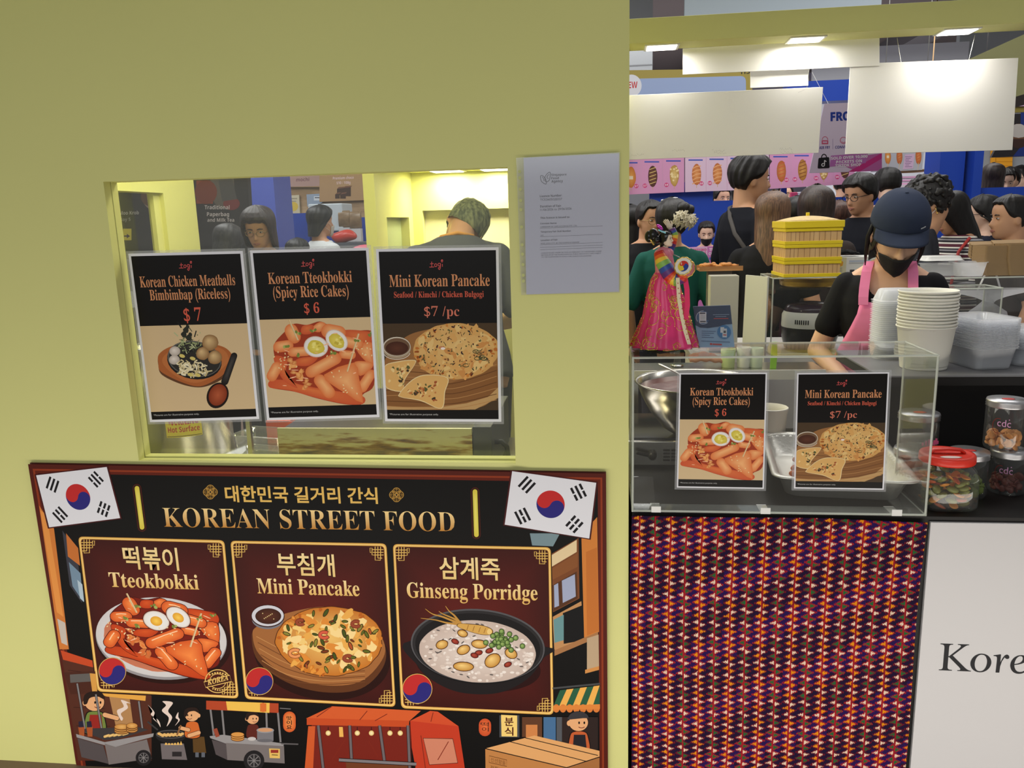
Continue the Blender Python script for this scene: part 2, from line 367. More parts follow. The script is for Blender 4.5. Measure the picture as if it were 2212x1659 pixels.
class Art:
    """f maps artwork coordinates (u right, v down) to (x, z) on the sheet; y0 is the sheet's face, ink stacks toward -y"""
    def __init__(s, f, y0, up=None, step=STEP):
        s.f = f; s.y0 = y0; s.n = 1; s.v = []; s.fa = []; s.c = []; s.step = step; s.upf = up; s.g = None
    def T(s, g):
        """draw through a further map g"""
        s.g = g; return s
    def P(s, p): return s.f(*(s.g(*p) if s.g else p))
    def up(s, p):
        if s.g or not s.upf: return (0, -1)
        return s.upf(*p)
    def poly(s, pts, col, keep=False):
        s.n += .35 if keep else 1
        y = s.y0 - s.n * s.step; k = len(s.v)
        for p in pts:
            x, z = s.P(p); s.v.append((x, y, z))
        s.fa.append(tuple(range(k, k + len(pts))))
        s.c.append(col if isinstance(col, list) else [col] * len(pts))
    def tri(s, vs, fs, cols, keep=False):
        s.n += .35 if keep else 1
        y = s.y0 - s.n * s.step; k = len(s.v)
        for p in vs:
            x, z = s.P(p); s.v.append((x, y, z))
        for f in fs:
            s.fa.append(tuple(i + k for i in f)); s.c.append([cols[i] for i in f])
    def rect(s, a, b, col, keep=False): s.poly([(a[0], a[1]), (b[0], a[1]), (b[0], b[1]), (a[0], b[1])], col, keep)
    def disc(s, c, r, col, col2=None, rot=0.0, n=28, keep=False, wob=0.0, seed=0, a0=0.0, a1=2 * PI, hi=(0, 0)):
        rx, ry = r if isinstance(r, tuple) else (r, r); cr, sr = math.cos(rot), math.sin(rot); q = random.Random(seed)
        ph = [q.random() * 6.3 for _ in range(4)]; vs = []
        m = n if a1 - a0 > 6.28 else n + 1
        for i in range(m):
            t = a0 + (a1 - a0) * i / n
            w = 1 + wob * (math.sin(3 * t + ph[0]) * .5 + math.sin(5 * t + ph[1]) * .35 + math.sin(11 * t + ph[2]) * .25 + math.sin(19 * t + ph[3]) * .2)
            x, y = rx * w * math.cos(t), ry * w * math.sin(t)
            vs.append((c[0] + x * cr - y * sr, c[1] + x * sr + y * cr))
        if col2 is None: s.poly(vs, col, keep)
        else:
            h = (c[0] + hi[0], c[1] + hi[1])
            s.tri(vs + [h], [(i, (i + 1) % m, m) for i in range(m)], [col] * m + [col2], keep)
    def line(s, pts, w, col, keep=False, w2=None, closed=False):
        L = []; Rr = []; m = len(pts)
        for i in range(m):
            if closed: a, b = pts[i - 1], pts[(i + 1) % m]
            else: a, b = pts[max(i - 1, 0)], pts[min(i + 1, m - 1)]
            dx, dy = b[0] - a[0], b[1] - a[1]; l = math.hypot(dx, dy) or 1
            ww = w if w2 is None else w + (w2 - w) * i / max(1, m - 1)
            nx, ny = -dy / l * ww / 2, dx / l * ww / 2
            L.append((pts[i][0] + nx, pts[i][1] + ny)); Rr.append((pts[i][0] - nx, pts[i][1] - ny))
        vs = L + Rr; fs = [(i, i + 1, m + i + 1, m + i) for i in range(m - 1)]
        if closed: fs.append((m - 1, 0, m, 2 * m - 1))
        s.tri(vs, fs, [col] * len(vs), keep)
    def arc(s, c, r, a0, a1, w, col, n=14, keep=False, rot=0):
        rx, ry = r if isinstance(r, tuple) else (r, r); cr, sr = math.cos(rot), math.sin(rot)
        P = []
        for i in range(n + 1):
            t = a0 + (a1 - a0) * i / n; x, y = rx * math.cos(t), ry * math.sin(t)
            P.append((c[0] + x * cr - y * sr, c[1] + x * sr + y * cr))
        s.line(P, w, col, keep)
    def cap(s, p0, p1, r, col, hi=None, out=None, ow=0.0, r1=None):
        """rounded bar with an optional outline and a lighter middle"""
        r1 = r if r1 is None else r1
        def ring(g):
            a = math.atan2(p1[1] - p0[1], p1[0] - p0[0]); V = []
            for i in range(9): t = a + PI / 2 + PI * i / 8; V.append((p0[0] + (r + g) * math.cos(t), p0[1] + (r + g) * math.sin(t)))
            for i in range(9): t = a - PI / 2 + PI * i / 8; V.append((p1[0] + (r1 + g) * math.cos(t), p1[1] + (r1 + g) * math.sin(t)))
            return V
        if out: s.poly(ring(ow), out)
        V = ring(0)
        if hi:
            m = len(V); k = .3
            a = (p0[0] * (1 - k) + p1[0] * k, p0[1] * (1 - k) + p1[1] * k - r * .25); b = (p0[0] * k + p1[0] * (1 - k), p0[1] * k + p1[1] * (1 - k) - r * .25)
            fs = [(i, (i + 1) % m, m if i < 9 else m + 1) for i in range(m)] + [(8, 9, m + 1, m), (m - 1, 0, m, m + 1)]
            fs = [(i, i + 1, m) for i in range(8)] + [(i, i + 1, m + 1) for i in range(9, 17)] + [(8, 9, m + 1, m), (17, 0, m, m + 1)]
            s.tri(V + [a, b], fs, [col] * m + [hi, hi])
        else: s.poly(V, col)
    def text(s, t, p0, p1, cap, col, style='sans', offset=0.0, col2=None, space=1.0, keep=False, fit=None, align=None):
        vs, fs, asp = text_mesh(t, style, offset, space)
        if not vs: return
        if fit is not None:      # p1 ignored: width from cap height, fit = width factor
            w = cap * asp * fit; x = p0[0] - (w / 2 if align == 'c' else w if align == 'r' else 0); p0 = (x, p0[1]); p1 = (x + w, p0[1])
        dx, dy = p1[0] - p0[0], p1[1] - p0[1]; out = []; cols = []
        for x, y, _ in vs:
            b = (p0[0] + dx * x, p0[1] + dy * x); u = s.up(b)
            out.append((b[0] + u[0] * cap * y, b[1] + u[1] * cap * y))
            if col2:
                k = min(1, max(0, y)); cols.append(tuple(col2[i] * k + col[i] * (1 - k) for i in range(4)))
            else: cols.append(col)
        s.tri(out, fs, cols, keep)
    def build(s, name, m, parent=None, off=(0, 0, 0)):
        me = bpy.data.meshes.new(name); me.from_pydata([(a - off[0], b - off[1], c - off[2]) for a, b, c in s.v], [], s.fa)
        ca = me.color_attributes.new('Col', 'FLOAT_COLOR', 'CORNER'); arr = []
        for c in s.c:
            for q in c: arr += [q[0], q[1], q[2], 1.0]
        ca.data.foreach_set('color', arr)
        # all ink faces the viewer side (-y)
        me.update(); bm = bmesh.new(); bm.from_mesh(me)
        for f in bm.faces:
            f.normal_update()
            if f.normal.y > 0: f.normal_flip()
        bm.to_mesh(me); bm.free()
        return link(name, me, m, parent)

def spline(pts, n=6, closed=True):
    out = []; m = len(pts); rg = range(m if closed else m - 1)
    for i in rg:
        g = lambda k: pts[k % m] if closed else pts[max(0, min(m - 1, k))]
        a, b, c, d = g(i - 1), g(i), g(i + 1), g(i + 2)
        for k in range(n):
            t = k / n
            out.append(tuple(.5 * (2 * b[j] + (c[j] - a[j]) * t + (2 * a[j] - 5 * b[j] + 4 * c[j] - d[j]) * t * t + (3 * b[j] - a[j] - 3 * c[j] + d[j]) * t ** 3) for j in (0, 1)))
    if not closed: out.append(pts[-1])
    return out
def grow(pts, g):
    cx = sum(p[0] for p in pts) / len(pts); cy = sum(p[1] for p in pts) / len(pts); o = []
    for x, y in pts:
        l = math.hypot(x - cx, y - cy) or 1; o.append((x + (x - cx) / l * g, y + (y - cy) / l * g))
    return o

BLK = S(22, 20, 20); WHT = S(236, 236, 238)
# ---- the rice cake dish, drawn in the coordinates of a 1190 x 1490 sheet
def draw_tteok(A, cartoon=False):
    q = random.Random(3)
    out = S(70, 18, 10) if cartoon else None; ow = 6
    RED = S(190, 62, 24) if cartoon else S(200, 86, 52); ORG = S(214, 88, 36) if cartoon else S(218, 118, 66); HI = S(246, 140, 70) if cartoon else S(240, 178, 120)
    DK = S(120, 28, 14) if cartoon else S(158, 60, 36)
    def sh(p, c, c2=None, n=5):
        P = spline(p, n)
        if out: A.poly(grow(P, ow), out)
        if c2:
            cx = sum(x for x, y in P) / len(P); cy = sum(y for x, y in P) / len(P) - 15; m = len(P)
            A.tri(P + [(cx, cy)], [(i, (i + 1) % m, m) for i in range(m)], [c] * m + [c2])
        else: A.poly(P, c)
    # the heap
    sh([(320, 770), (400, 708), (520, 720), (640, 690), (720, 722), (870, 772), (1000, 780), (1140, 800), (1150, 1000), (1150, 1300), (1045, 1390), (1045, 1480), (880, 1478), (620, 1415), (400, 1345), (170, 1300), (175, 1235), (135, 1190), (210, 1060), (205, 900)], DK)
    # sauce-coated sheets
    for p, c in [([(165, 1235), (300, 1230), (500, 1290), (760, 1340), (1040, 1400), (1045, 1480), (860, 1470), (600, 1405), (350, 1330), (165, 1300)], RED),
                 ([(860, 780), (1000, 778), (1140, 810), (1145, 900), (1000, 930), (880, 860)], RED), ([(980, 930), (1140, 900), (1150, 1100), (1060, 1060)], ORG),
                 ([(960, 1085), (1060, 1070), (1150, 1110), (1020, 1210)], ORG), ([(215, 1000), (330, 1040), (320, 1180), (430, 1310), (300, 1240), (215, 1080)], RED),
                 ([(440, 1030), (620, 1020), (540, 1100), (400, 1090)], RED), ([(640, 695), (700, 720), (640, 790), (560, 760)], ORG), ([(480, 730), (580, 725), (560, 800), (470, 800)], RED)]:
        sh(p, c, ORG if c == RED else HI, 4)
    for p0, p1, r in [((370, 770), (400, 830), 62), ((720, 780), (820, 800), 66), ((250, 920), (340, 910), 52), ((380, 970), (520, 965), 44), ((230, 1110), (185, 1190), 52), ((880, 880), (1000, 910), 50), ((860, 1000), (940, 1010), 40), ((1120, 1200), (1040, 1320), 50), ((640, 1240), (730, 1360), 56), ((560, 1160), (790, 1040), 56)]:
        A.cap(p0, p1, r, ORG, HI, out, ow)
        if cartoon: A.line([(p0[0], p0[1] - r * .5), ((p0[0] + p1[0]) / 2, (p0[1] + p1[1]) / 2 - r * .6), (p1[0], p1[1] - r * .5)], 10, S(255, 205, 160))
    # fish cake triangle
    sh([(680, 1190), (960, 1080), (1010, 1230), (1048, 1470), (900, 1380), (760, 1290)], ORG, HI, 2)
    # eggs
    for c, rx, ry, ro in [((605, 925), 116, 98, .25), ((800, 870), 118, 88, .75)]:
        if out: A.disc(c, (rx + ow, ry + ow), out, rot=ro)
        A.disc(c, (rx, ry), S(216, 190, 178), WHT, ro); A.disc(c, (rx * .93, ry * .92), S(230, 226, 224), S(245, 244, 243), ro)
        A.disc((c[0], c[1] + 4), (rx * .70, ry * .66) if not cartoon else (rx * .46, ry * .5), S(208, 188, 70) if not cartoon else S(226, 160, 44), S(232, 216, 104) if not cartoon else S(250, 206, 90), ro, wob=.05 if not cartoon else 0, seed=4)
        if not cartoon:
            for i in range(7): A.disc((c[0] + q.uniform(-45, 45), c[1] + q.uniform(-35, 35)), (q.uniform(9, 20), q.uniform(7, 14)), S(196, 176, 66) if i % 2 else S(238, 226, 130), wob=.2, seed=i, n=10, keep=i > 0)
    # cabbage ruffle
    for i in range(16):
        x = 360 + q.uniform(0, 170); y = 1090 + (x - 360) * 1.1 + q.uniform(-50, 50)
        A.disc((x, y), (q.uniform(22, 44), q.uniform(14, 26)), S(196, 110, 60) if i % 3 else S(228, 150, 84), S(236, 176, 110) if not cartoon else S(224, 110, 50), q.uniform(0, 3), 12, wob=.3, seed=i)
    for a, b in [((350, 670), (435, 860)), ((1005, 810), (900, 1165))]:
        A.line([a, b], 16, S(206, 176, 128)); A.line([(a[0] + 4, a[1]), (b[0] + 3, b[1])], 6, S(232, 210, 168))
    for x, y in [(585, 775), (325, 925), (425, 1000), (765, 975), (985, 865), (1110, 815), (440, 790)]:
        for k in range(3): A.disc((x + q.uniform(-24, 24), y + q.uniform(-14, 14)), (q.uniform(12, 24), q.uniform(8, 16)), S(120, 134, 62) if k else S(166, 174, 96), rot=q.uniform(0, 3), n=10, keep=k > 0)
    for i in range(46):
        x, y = q.choice([(760, 1190), (1060, 900), (1050, 980), (930, 1330), (260, 1000), (700, 1010), (340, 1080)]); x += q.uniform(-90, 90); y += q.uniform(-40, 50)
        A.disc((x, y), (10, 5), S(240, 214, 160), rot=q.uniform(0, 3), n=8, keep=i > 0)
    for i in range(14):
        x, y = q.uniform(230, 1060), q.uniform(800, 1380); A.disc((x, y), (q.uniform(14, 40), q.uniform(3, 6)), S(250, 190, 150), rot=q.uniform(-.5, .5), n=8, keep=i > 0)

def draw_pancake(A, c, rx, ry, seed=1, cartoon=False, n=90):
    q = random.Random(seed)
    if cartoon: A.disc(c, (rx * 1.015, ry * 1.02), S(84, 40, 12), wob=.028, seed=seed, n=90)
    A.disc(c, (rx, ry), S(204, 156, 92) if not cartoon else S(196, 116, 40), S(222, 184, 118) if not cartoon else S(238, 192, 108), wob=.028, seed=seed, n=90, hi=(0, -ry * .1))
    for i in range(60):
        t = q.uniform(0, 2 * PI); k = q.uniform(.82, .97)
        A.disc((c[0] + rx * k * math.cos(t), c[1] + ry * k * math.sin(t)), (rx * q.uniform(.03, .07), ry * q.uniform(.03, .06)), q.choice([S(150, 78, 32), S(200, 128, 58), S(220, 160, 92), S(186, 110, 50)]) if not cartoon else q.choice([S(206, 122, 40), S(226, 150, 62), S(184, 96, 30)]), rot=t, n=10, wob=.2, seed=i, keep=i > 0)
    pal = [S(222, 186, 122), S(214, 170, 106), S(212, 162, 96), S(200, 140, 78)] if not cartoon else [S(242, 204, 124), S(232, 170, 80), S(222, 140, 56), S(246, 214, 146)]
    for i in range(n):
        t = q.uniform(0, 2 * PI); k = math.sqrt(q.uniform(0, .8))
        A.disc((c[0] + rx * k * math.cos(t), c[1] + ry * k * math.sin(t)), (rx * q.uniform(.06, .17), ry * q.uniform(.05, .14)), q.choice(pal), rot=q.uniform(0, 3), n=12, wob=.25, seed=i, keep=i % 8 > 0)
    for i in range(n if cartoon else n + 60):
        t = q.uniform(0, 2 * PI); k = math.sqrt(q.uniform(0, .84)); p = (c[0] + rx * k * math.cos(t), c[1] + ry * k * math.sin(t))
        if cartoon:
            if i % 3 == 0: continue
            g = q.choice([(96, 104, 34), (70, 84, 28), (140, 134, 56), (120, 54, 24), (176, 82, 40)]); ro = q.uniform(0, 3); L = rx * q.uniform(.035, .075)
            A.disc(p, (L * 1.25, L * .55), S(60, 40, 14), rot=ro, n=12, keep=i % 6 > 1); A.n += 0
            A.disc(p, (L, L * .36), S(*g), rot=ro, n=12)
        else:
            A.disc(p, (rx * q.uniform(.012, .045), ry * q.uniform(.01, .03)), q.choice([S(74, 74, 48), S(96, 96, 56), S(70, 44, 40), S(112, 66, 40), S(52, 48, 46)]), rot=q.uniform(0, 3), n=9, wob=.3, seed=i, keep=i % 9 > 0)
    if not cartoon:
        for i in range(7):
            t = q.uniform(0, 1.8); k = q.uniform(.45, .8); A.arc((c[0] + rx * k * math.cos(t), c[1] + ry * k * math.sin(t)), (rx * .07, ry * .06), 0, 5.5, rx * .016, S(74, 78, 50), keep=i > 0)
        A.disc((c[0] - rx * .33, c[1] - ry * .13), (rx * .08, ry * .05), S(196, 128, 88), n=14); A.disc((c[0] - rx * .3, c[1] - ry * .1), (rx * .055, ry * .045), S(238, 226, 218), n=14)
    else:
        for x, y, s_ in [(-.1, -.18, 1), (-.55, -.55, .8), (.35, .5, .9), (-.65, .35, 1.2), (.5, -.5, .9)]:
            p = (c[0] + rx * x, c[1] + ry * y)
            A.arc(p, (rx * .085 * s_, ry * .085 * s_), 0.4, 5.6, rx * .07, S(120, 44, 24)); A.arc(p, (rx * .085 * s_, ry * .085 * s_), 0.5, 5.5, rx * .05, S(214, 92, 66) if s_ == 1 else S(232, 150, 90) if s_ > 1 else S(150, 70, 44))

# ---- the A3 menu prints, drawn in the coordinates of the crops they were read from
def unskew(lt, rt, lb, rb, W=1000.0, H=1414.0):
    """returns map: crop point -> sheet unit square"""
    def f(x, y):
        u = v = .5
        for _ in range(12):
            lx = lt[0] + (lb[0] - lt[0]) * v; rx_ = rt[0] + (rb[0] - rt[0]) * v; u = (x - lx) / (rx_ - lx)
            ty = lt[1] + (rt[1] - lt[1]) * u; by = lb[1] + (rb[1] - lb[1]) * u; v = (y - ty) / (by - ty)
        return u, v
    return f
TAN = S(208, 182, 142); PEACH = S(206, 140, 98); SALMON = S(208, 92, 72)
def togi(A, cx, cy, s):
    """hand lettered stall mark: bar-footed t, o, g, dotted i"""
    w = s * .09; c = S(206, 84, 84)
    L = lambda p: A.line([(cx + x * s, cy + y * s) for x, y in p], w, c)
    L([(-.98, .42), (-.30, .40)]); L([(-.66, -.32), (-.64, .42)]); L([(-.88, -.02), (-.38, -.06)])
    A.arc((cx - .08 * s, cy + .16 * s), (.17 * s, .2 * s), 0, 2 * PI, w, c, 16); A.arc((cx + .42 * s, cy + .08 * s), (.17 * s, .19 * s), 0, 2 * PI, w, c, 16)
    A.line(spline([(cx + .6 * s, cy - .1 * s), (cx + .6 * s, cy + .45 * s), (cx + .46 * s, cy + .75 * s), (cx + .3 * s, cy + .55 * s), (cx + .58 * s, cy + .38 * s)], 5, False), w, c)
    L([(.86, -.02), (.88, .36)]); A.disc((cx + .82 * s, cy - .42 * s), (.16 * s, .2 * s), c); A.arc((cx + .86 * s, cy - .28 * s), (.14 * s, .1 * s), 3.4, 6.0, w * .6, S(60, 20, 20))
FOOT = '*Pictures are for illustrative purpose only.'
def art_meatballs(A):
    g = unskew((35, 112), (1062, 78), (230, 1595), (1225, 1590)); A.T(lambda x, y: g(x, y)); q = random.Random(5)
    A.T(None); A.rect((0, 0), (1, 1), BLK); A.rect((0, .4175), (1, .9505), TAN); A.T(lambda x, y: g(x, y))
    A.T(None); U = lambda x, y: g(x, y)
    def tx(t, x0, x1, y, cap, col, st='serif', **k):
        a, b = U(x0, y), U(x1, y); v = (a[1] + b[1]) / 2; h = cap / 1500.0
        A.text(t, (a[0], v), (b[0], v), h, col, st, **k)
    tx('Korean Chicken Meatballs', 122, 1020, 372, 98, PEACH); tx('Bimbimbap (Riceless)', 215, 975, 490, 96, PEACH); tx('$ 7', 540, 706, 685, 122, SALMON)
    A.text(FOOT, (.02, .977), (.46, .977), .0115, S(190, 190, 190), 'sans')
    A.T(lambda x, y: g(x, y)); togi(A, 552, 185, 62)
    A.poly(spline([(292, 1090), (300, 990), (420, 920), (640, 880), (860, 915), (960, 960), (1000, 1060), (940, 1180), (860, 1250), (700, 1300), (520, 1270), (330, 1180)]), S(96, 62, 40))
    A.poly(spline([(292, 1070), (300, 985), (420, 915), (640, 880), (870, 912), (970, 970), (995, 1050), (930, 1160), (850, 1225), (690, 1290), (520, 1250), (320, 1150)]), S(168, 96, 52))
    A.poly(spline([(330, 1060), (420, 950), (640, 900), (860, 930), (950, 1000), (930, 1100), (700, 1250), (500, 1215)]), S(182, 110, 62))
    A.disc((635, 1050), (262, 172), S(30, 30, 30), rot=.18); A.disc((635, 1035), (258, 166), S(92, 92, 90), rot=.18); A.disc((637, 1037), (246, 156), S(48, 46, 44), rot=.18)
    for i in range(64):
        x, y = q.gauss(590, 62), q.gauss(920, 55); A.line([(x, y), (x + q.uniform(-50, 50), y + q.uniform(-60, 40))], q.uniform(5, 13), q.choice([S(44, 46, 40), S(70, 76, 60), S(150, 160, 112), S(176, 182, 140), S(30, 30, 30), S(112, 120, 84)]), keep=i % 6 > 0)
    for p in [(560, 760), (540, 800), (585, 830)]: A.disc(p, (24, 40), S(46, 48, 42), rot=.4, wob=.3, seed=2)
    for c in [(450, 960), (445, 1040)]: A.disc(c, (52, 44), S(178, 166, 156), S(226, 216, 208), hi=(-8, -10))
    for c, r in [((785, 885), 76), ((715, 985), 62), ((830, 1022), 66)]: A.disc(c, (r, r * .98), S(140, 104, 66), S(214, 182, 132), wob=.04, seed=int(r), hi=(-16, -20))
    for i in range(70):
        x, y = q.uniform(490, 760), q.gauss(1115, 40); A.line(spline([(x, y), (x + q.uniform(-30, 30), y + 20), (x + q.uniform(-60, 60), y + q.uniform(10, 50))], 3, False), q.uniform(8, 15), q.choice([S(222, 208, 168), S(206, 190, 146), S(236, 226, 196), S(190, 172, 124)]), keep=i % 5 > 0)
    for p in [(520, 1005), (620, 1030), (600, 1180), (670, 1185)]: A.disc(p, (28, 16), S(208, 190, 110), rot=.3)
    A.cap((1010, 1010), (925, 1250), 30, S(26, 24, 24), S(70, 66, 64), r1=34); A.disc((858, 1380), (102, 124), S(34, 24, 22), rot=.35); A.disc((860, 1375), (84, 104), S(128, 52, 28), S(176, 88, 56), rot=.35)
    A.T(None)
def art_tteok(A):
    g = unskew((12, 66), (1072, 50), (156, 1588), (1178, 1586)); A.T(None)
    A.rect((0, 0), (1, 1), BLK); A.rect((0, .395), (1, .934), TAN)
    def tx(t, x0, x1, y, cap, col, st='serif', **k):
        a, b = g(x0, y), g(x1, y); v = (a[1] + b[1]) / 2; A.text(t, (a[0], v), (b[0], v), cap / 1530.0, col, st, **k)
    tx('Korean Tteokbokki', 158, 945, 338, 102, PEACH); tx('(Spicy Rice Cakes)', 205, 915, 465, 104, PEACH); tx('$ 6', 498, 640, 612, 98, SALMON)
    A.text(FOOT, (.02, .972), (.465, .972), .0115, S(190, 190, 190), 'sans')
    A.T(lambda x, y: g(x, y)); togi(A, 530, 160, 64)
    A.T(lambda x, y: (min(1.0, g(x, y)[0]), min(.934, g(x, y)[1]))); draw_tteok(A); A.T(None)
def art_pancake(A):
    g = unskew((60, 56), (1165, 42), (150, 1598), (1200, 1604)); A.T(None)
    A.rect((0, 0), (1, 1), BLK); A.rect((0, .42), (1, .944), S(74, 58, 42))
    def tx(t, x0, x1, y, cap, col, st='serif', **k):
        a, b = g(x0, y), g(x1, y); v = (a[1] + b[1]) / 2; A.text(t, (a[0], v), (b[0], v), cap / 1550.0, col, st, **k)
    tx('Mini Korean Pancake', 165, 1110, 365, 108, PEACH); tx('Seafood / Kimchi / Chicken Bulgogi', 208, 1055, 464, 54, SALMON); tx('$7 /pc', 497, 828, 635, 92, S(206, 116, 96), 'thin', offset=-.006)
    A.text(FOOT, (.02, .977), (.465, .977), .0115, S(190, 190, 190), 'sans')
    A.T(lambda x, y: g(x, y)); togi(A, 608, 165, 66)
    gc = lambda x, y: (max(0.0, min(1.0, g(x, y)[0])), max(.42, min(.944, g(x, y)[1])))
    A.T(gc)
    A.poly(spline([(110, 1100), (180, 960), (330, 820), (520, 760), (800, 720), (1050, 800), (1200, 920), (1210, 1250), (1130, 1420), (980, 1500), (500, 1560), (120, 1500)]), S(150, 104, 62))
    A.poly(spline([(110, 1330), (400, 1280), (700, 1270), (1190, 1100), (1200, 1290), (1080, 1400), (900, 1450), (620, 1470), (300, 1490), (110, 1490)]), S(134, 90, 52))
    A.poly([(110, 1480), (640, 1490), (900, 1450), (1100, 1390), (1200, 1300), (1200, 1400), (980, 1510), (110, 1510)], S(188, 150, 100))
    for i in range(9):
        y = 1090 + i * 48; A.line(spline([(110, y), (400, y + 18 * math.sin(i)), (760, y + 30), (1180, y - 120 + 8 * i)], 6, False), 6, S(96, 60, 34) if i % 2 else S(178, 130, 82), keep=i > 0)
    draw_pancake(A, (795, 960), 400, 262, 11)
    for P, sd in [([(122, 1105), (250, 1060), (400, 1045), (400, 1090), (310, 1220), (290, 1330), (120, 1280)], 3), ([(270, 1355), (390, 1230), (520, 1185), (715, 1210), (690, 1340), (660, 1495), (470, 1420), (290, 1390)], 6)]:
        A.poly(spline(grow(P, 8), 5), S(232, 208, 158)); A.poly(spline(P, 5), S(216, 170, 104)); q = random.Random(sd); xs = [p[0] for p in P]; ys = [p[1] for p in P]
        cx, cy = sum(xs) / len(xs), sum(ys) / len(ys)
        for i in range(46):
            k = q.uniform(0, .68); p = q.choice(P); p = (cx + (p[0] - cx) * k + q.uniform(-20, 20), cy + (p[1] - cy) * k + q.uniform(-15, 15))
            A.disc(p, (q.uniform(5, 26), q.uniform(4, 16)), q.choice([S(222, 186, 120), S(190, 122, 68), S(90, 92, 54), S(66, 56, 42), S(230, 200, 140), S(160, 84, 48)]), rot=q.uniform(0, 3), n=9, wob=.2, seed=i, keep=i % 6 > 0)
    A.disc((236, 930), (136, 96), S(168, 150, 126)); A.disc((236, 915), (132, 90), S(206, 196, 180)); A.disc((238, 918), (124, 82), S(110, 84, 64)); A.disc((238, 930), (108, 62), S(70, 40, 30), S(92, 54, 40)); A.arc((236, 960), (130, 74), .2, 2.9, 7, S(214, 204, 190))
    A.T(None)

PRINT = vmat('gloss_print', .3, .22)
LAMI = glass('laminate_film', (.97, .97, .97), .05, .35, .06, .14, (226, 228, 232))
SHEET = mat('white_sheet', (222, 222, 230), .5)
def poster(corners, Y, art, label, margin=.018, lam=.006, group=None):
    """corners: photo points of the white sheet's corners lt, rt, rb, lb"""
    P = [at(*p, Y) for p in corners]; o = Vector(((P[2].x + P[3].x) / 2, Y, min(P[2].z, P[3].z)))
    r = empty('menu_poster', o, 0, label, 'menu poster', group)
    P2 = [(p.x - o.x, p.z - o.z) for p in P]; cx = sum(p[0] for p in P2) / 4; cz = sum(p[1] for p in P2) / 4
    ex = lambda k: [(p[0] + (k if p[0] > cx else -k), p[1] + (k if p[1] > cz else -k)) for p in P2]
    b = MB(); b.hexa([(x, .0006, z) for x, z in ex(lam)], (0, .0005, 0)); b.build('laminate_sleeve', LAMI, r)
    b = MB(); b.hexa([(x, -.0002, z) for x, z in P2], (0, .0006, 0)); b.build('paper_sheet', SHEET, r)
    I = ex(-margin * (P2[1][0] - P2[0][0]))
    f = lambda u, v: (((I[0][0] * (1 - u) + I[1][0] * u) * (1 - v) + (I[3][0] * (1 - u) + I[2][0] * u) * v), ((I[0][1] * (1 - u) + I[1][1] * u) * (1 - v) + (I[3][1] * (1 - u) + I[2][1] * u) * v))
    A = Art(f, -.0003, step=.000004); art(A); A.build('printed_menu', PRINT, r)
    return r
poster([(277, 548), (524, 542), (560, 905), (324, 912)], .044, art_meatballs, 'laminated menu poster of chicken meatballs on a wooden board, $7, leftmost in the window', .022)
poster([(540, 541), (796, 535), (820, 901), (577, 908)], .044, art_tteok, 'large laminated menu poster of tteokbokki rice cakes, $6, middle of the window', .022)
poster([(812, 538), (1077, 534), (1083, 911), (832, 910)], .044, art_pancake, 'large laminated menu poster of mini Korean pancake, $7 each, right in the window', .022)

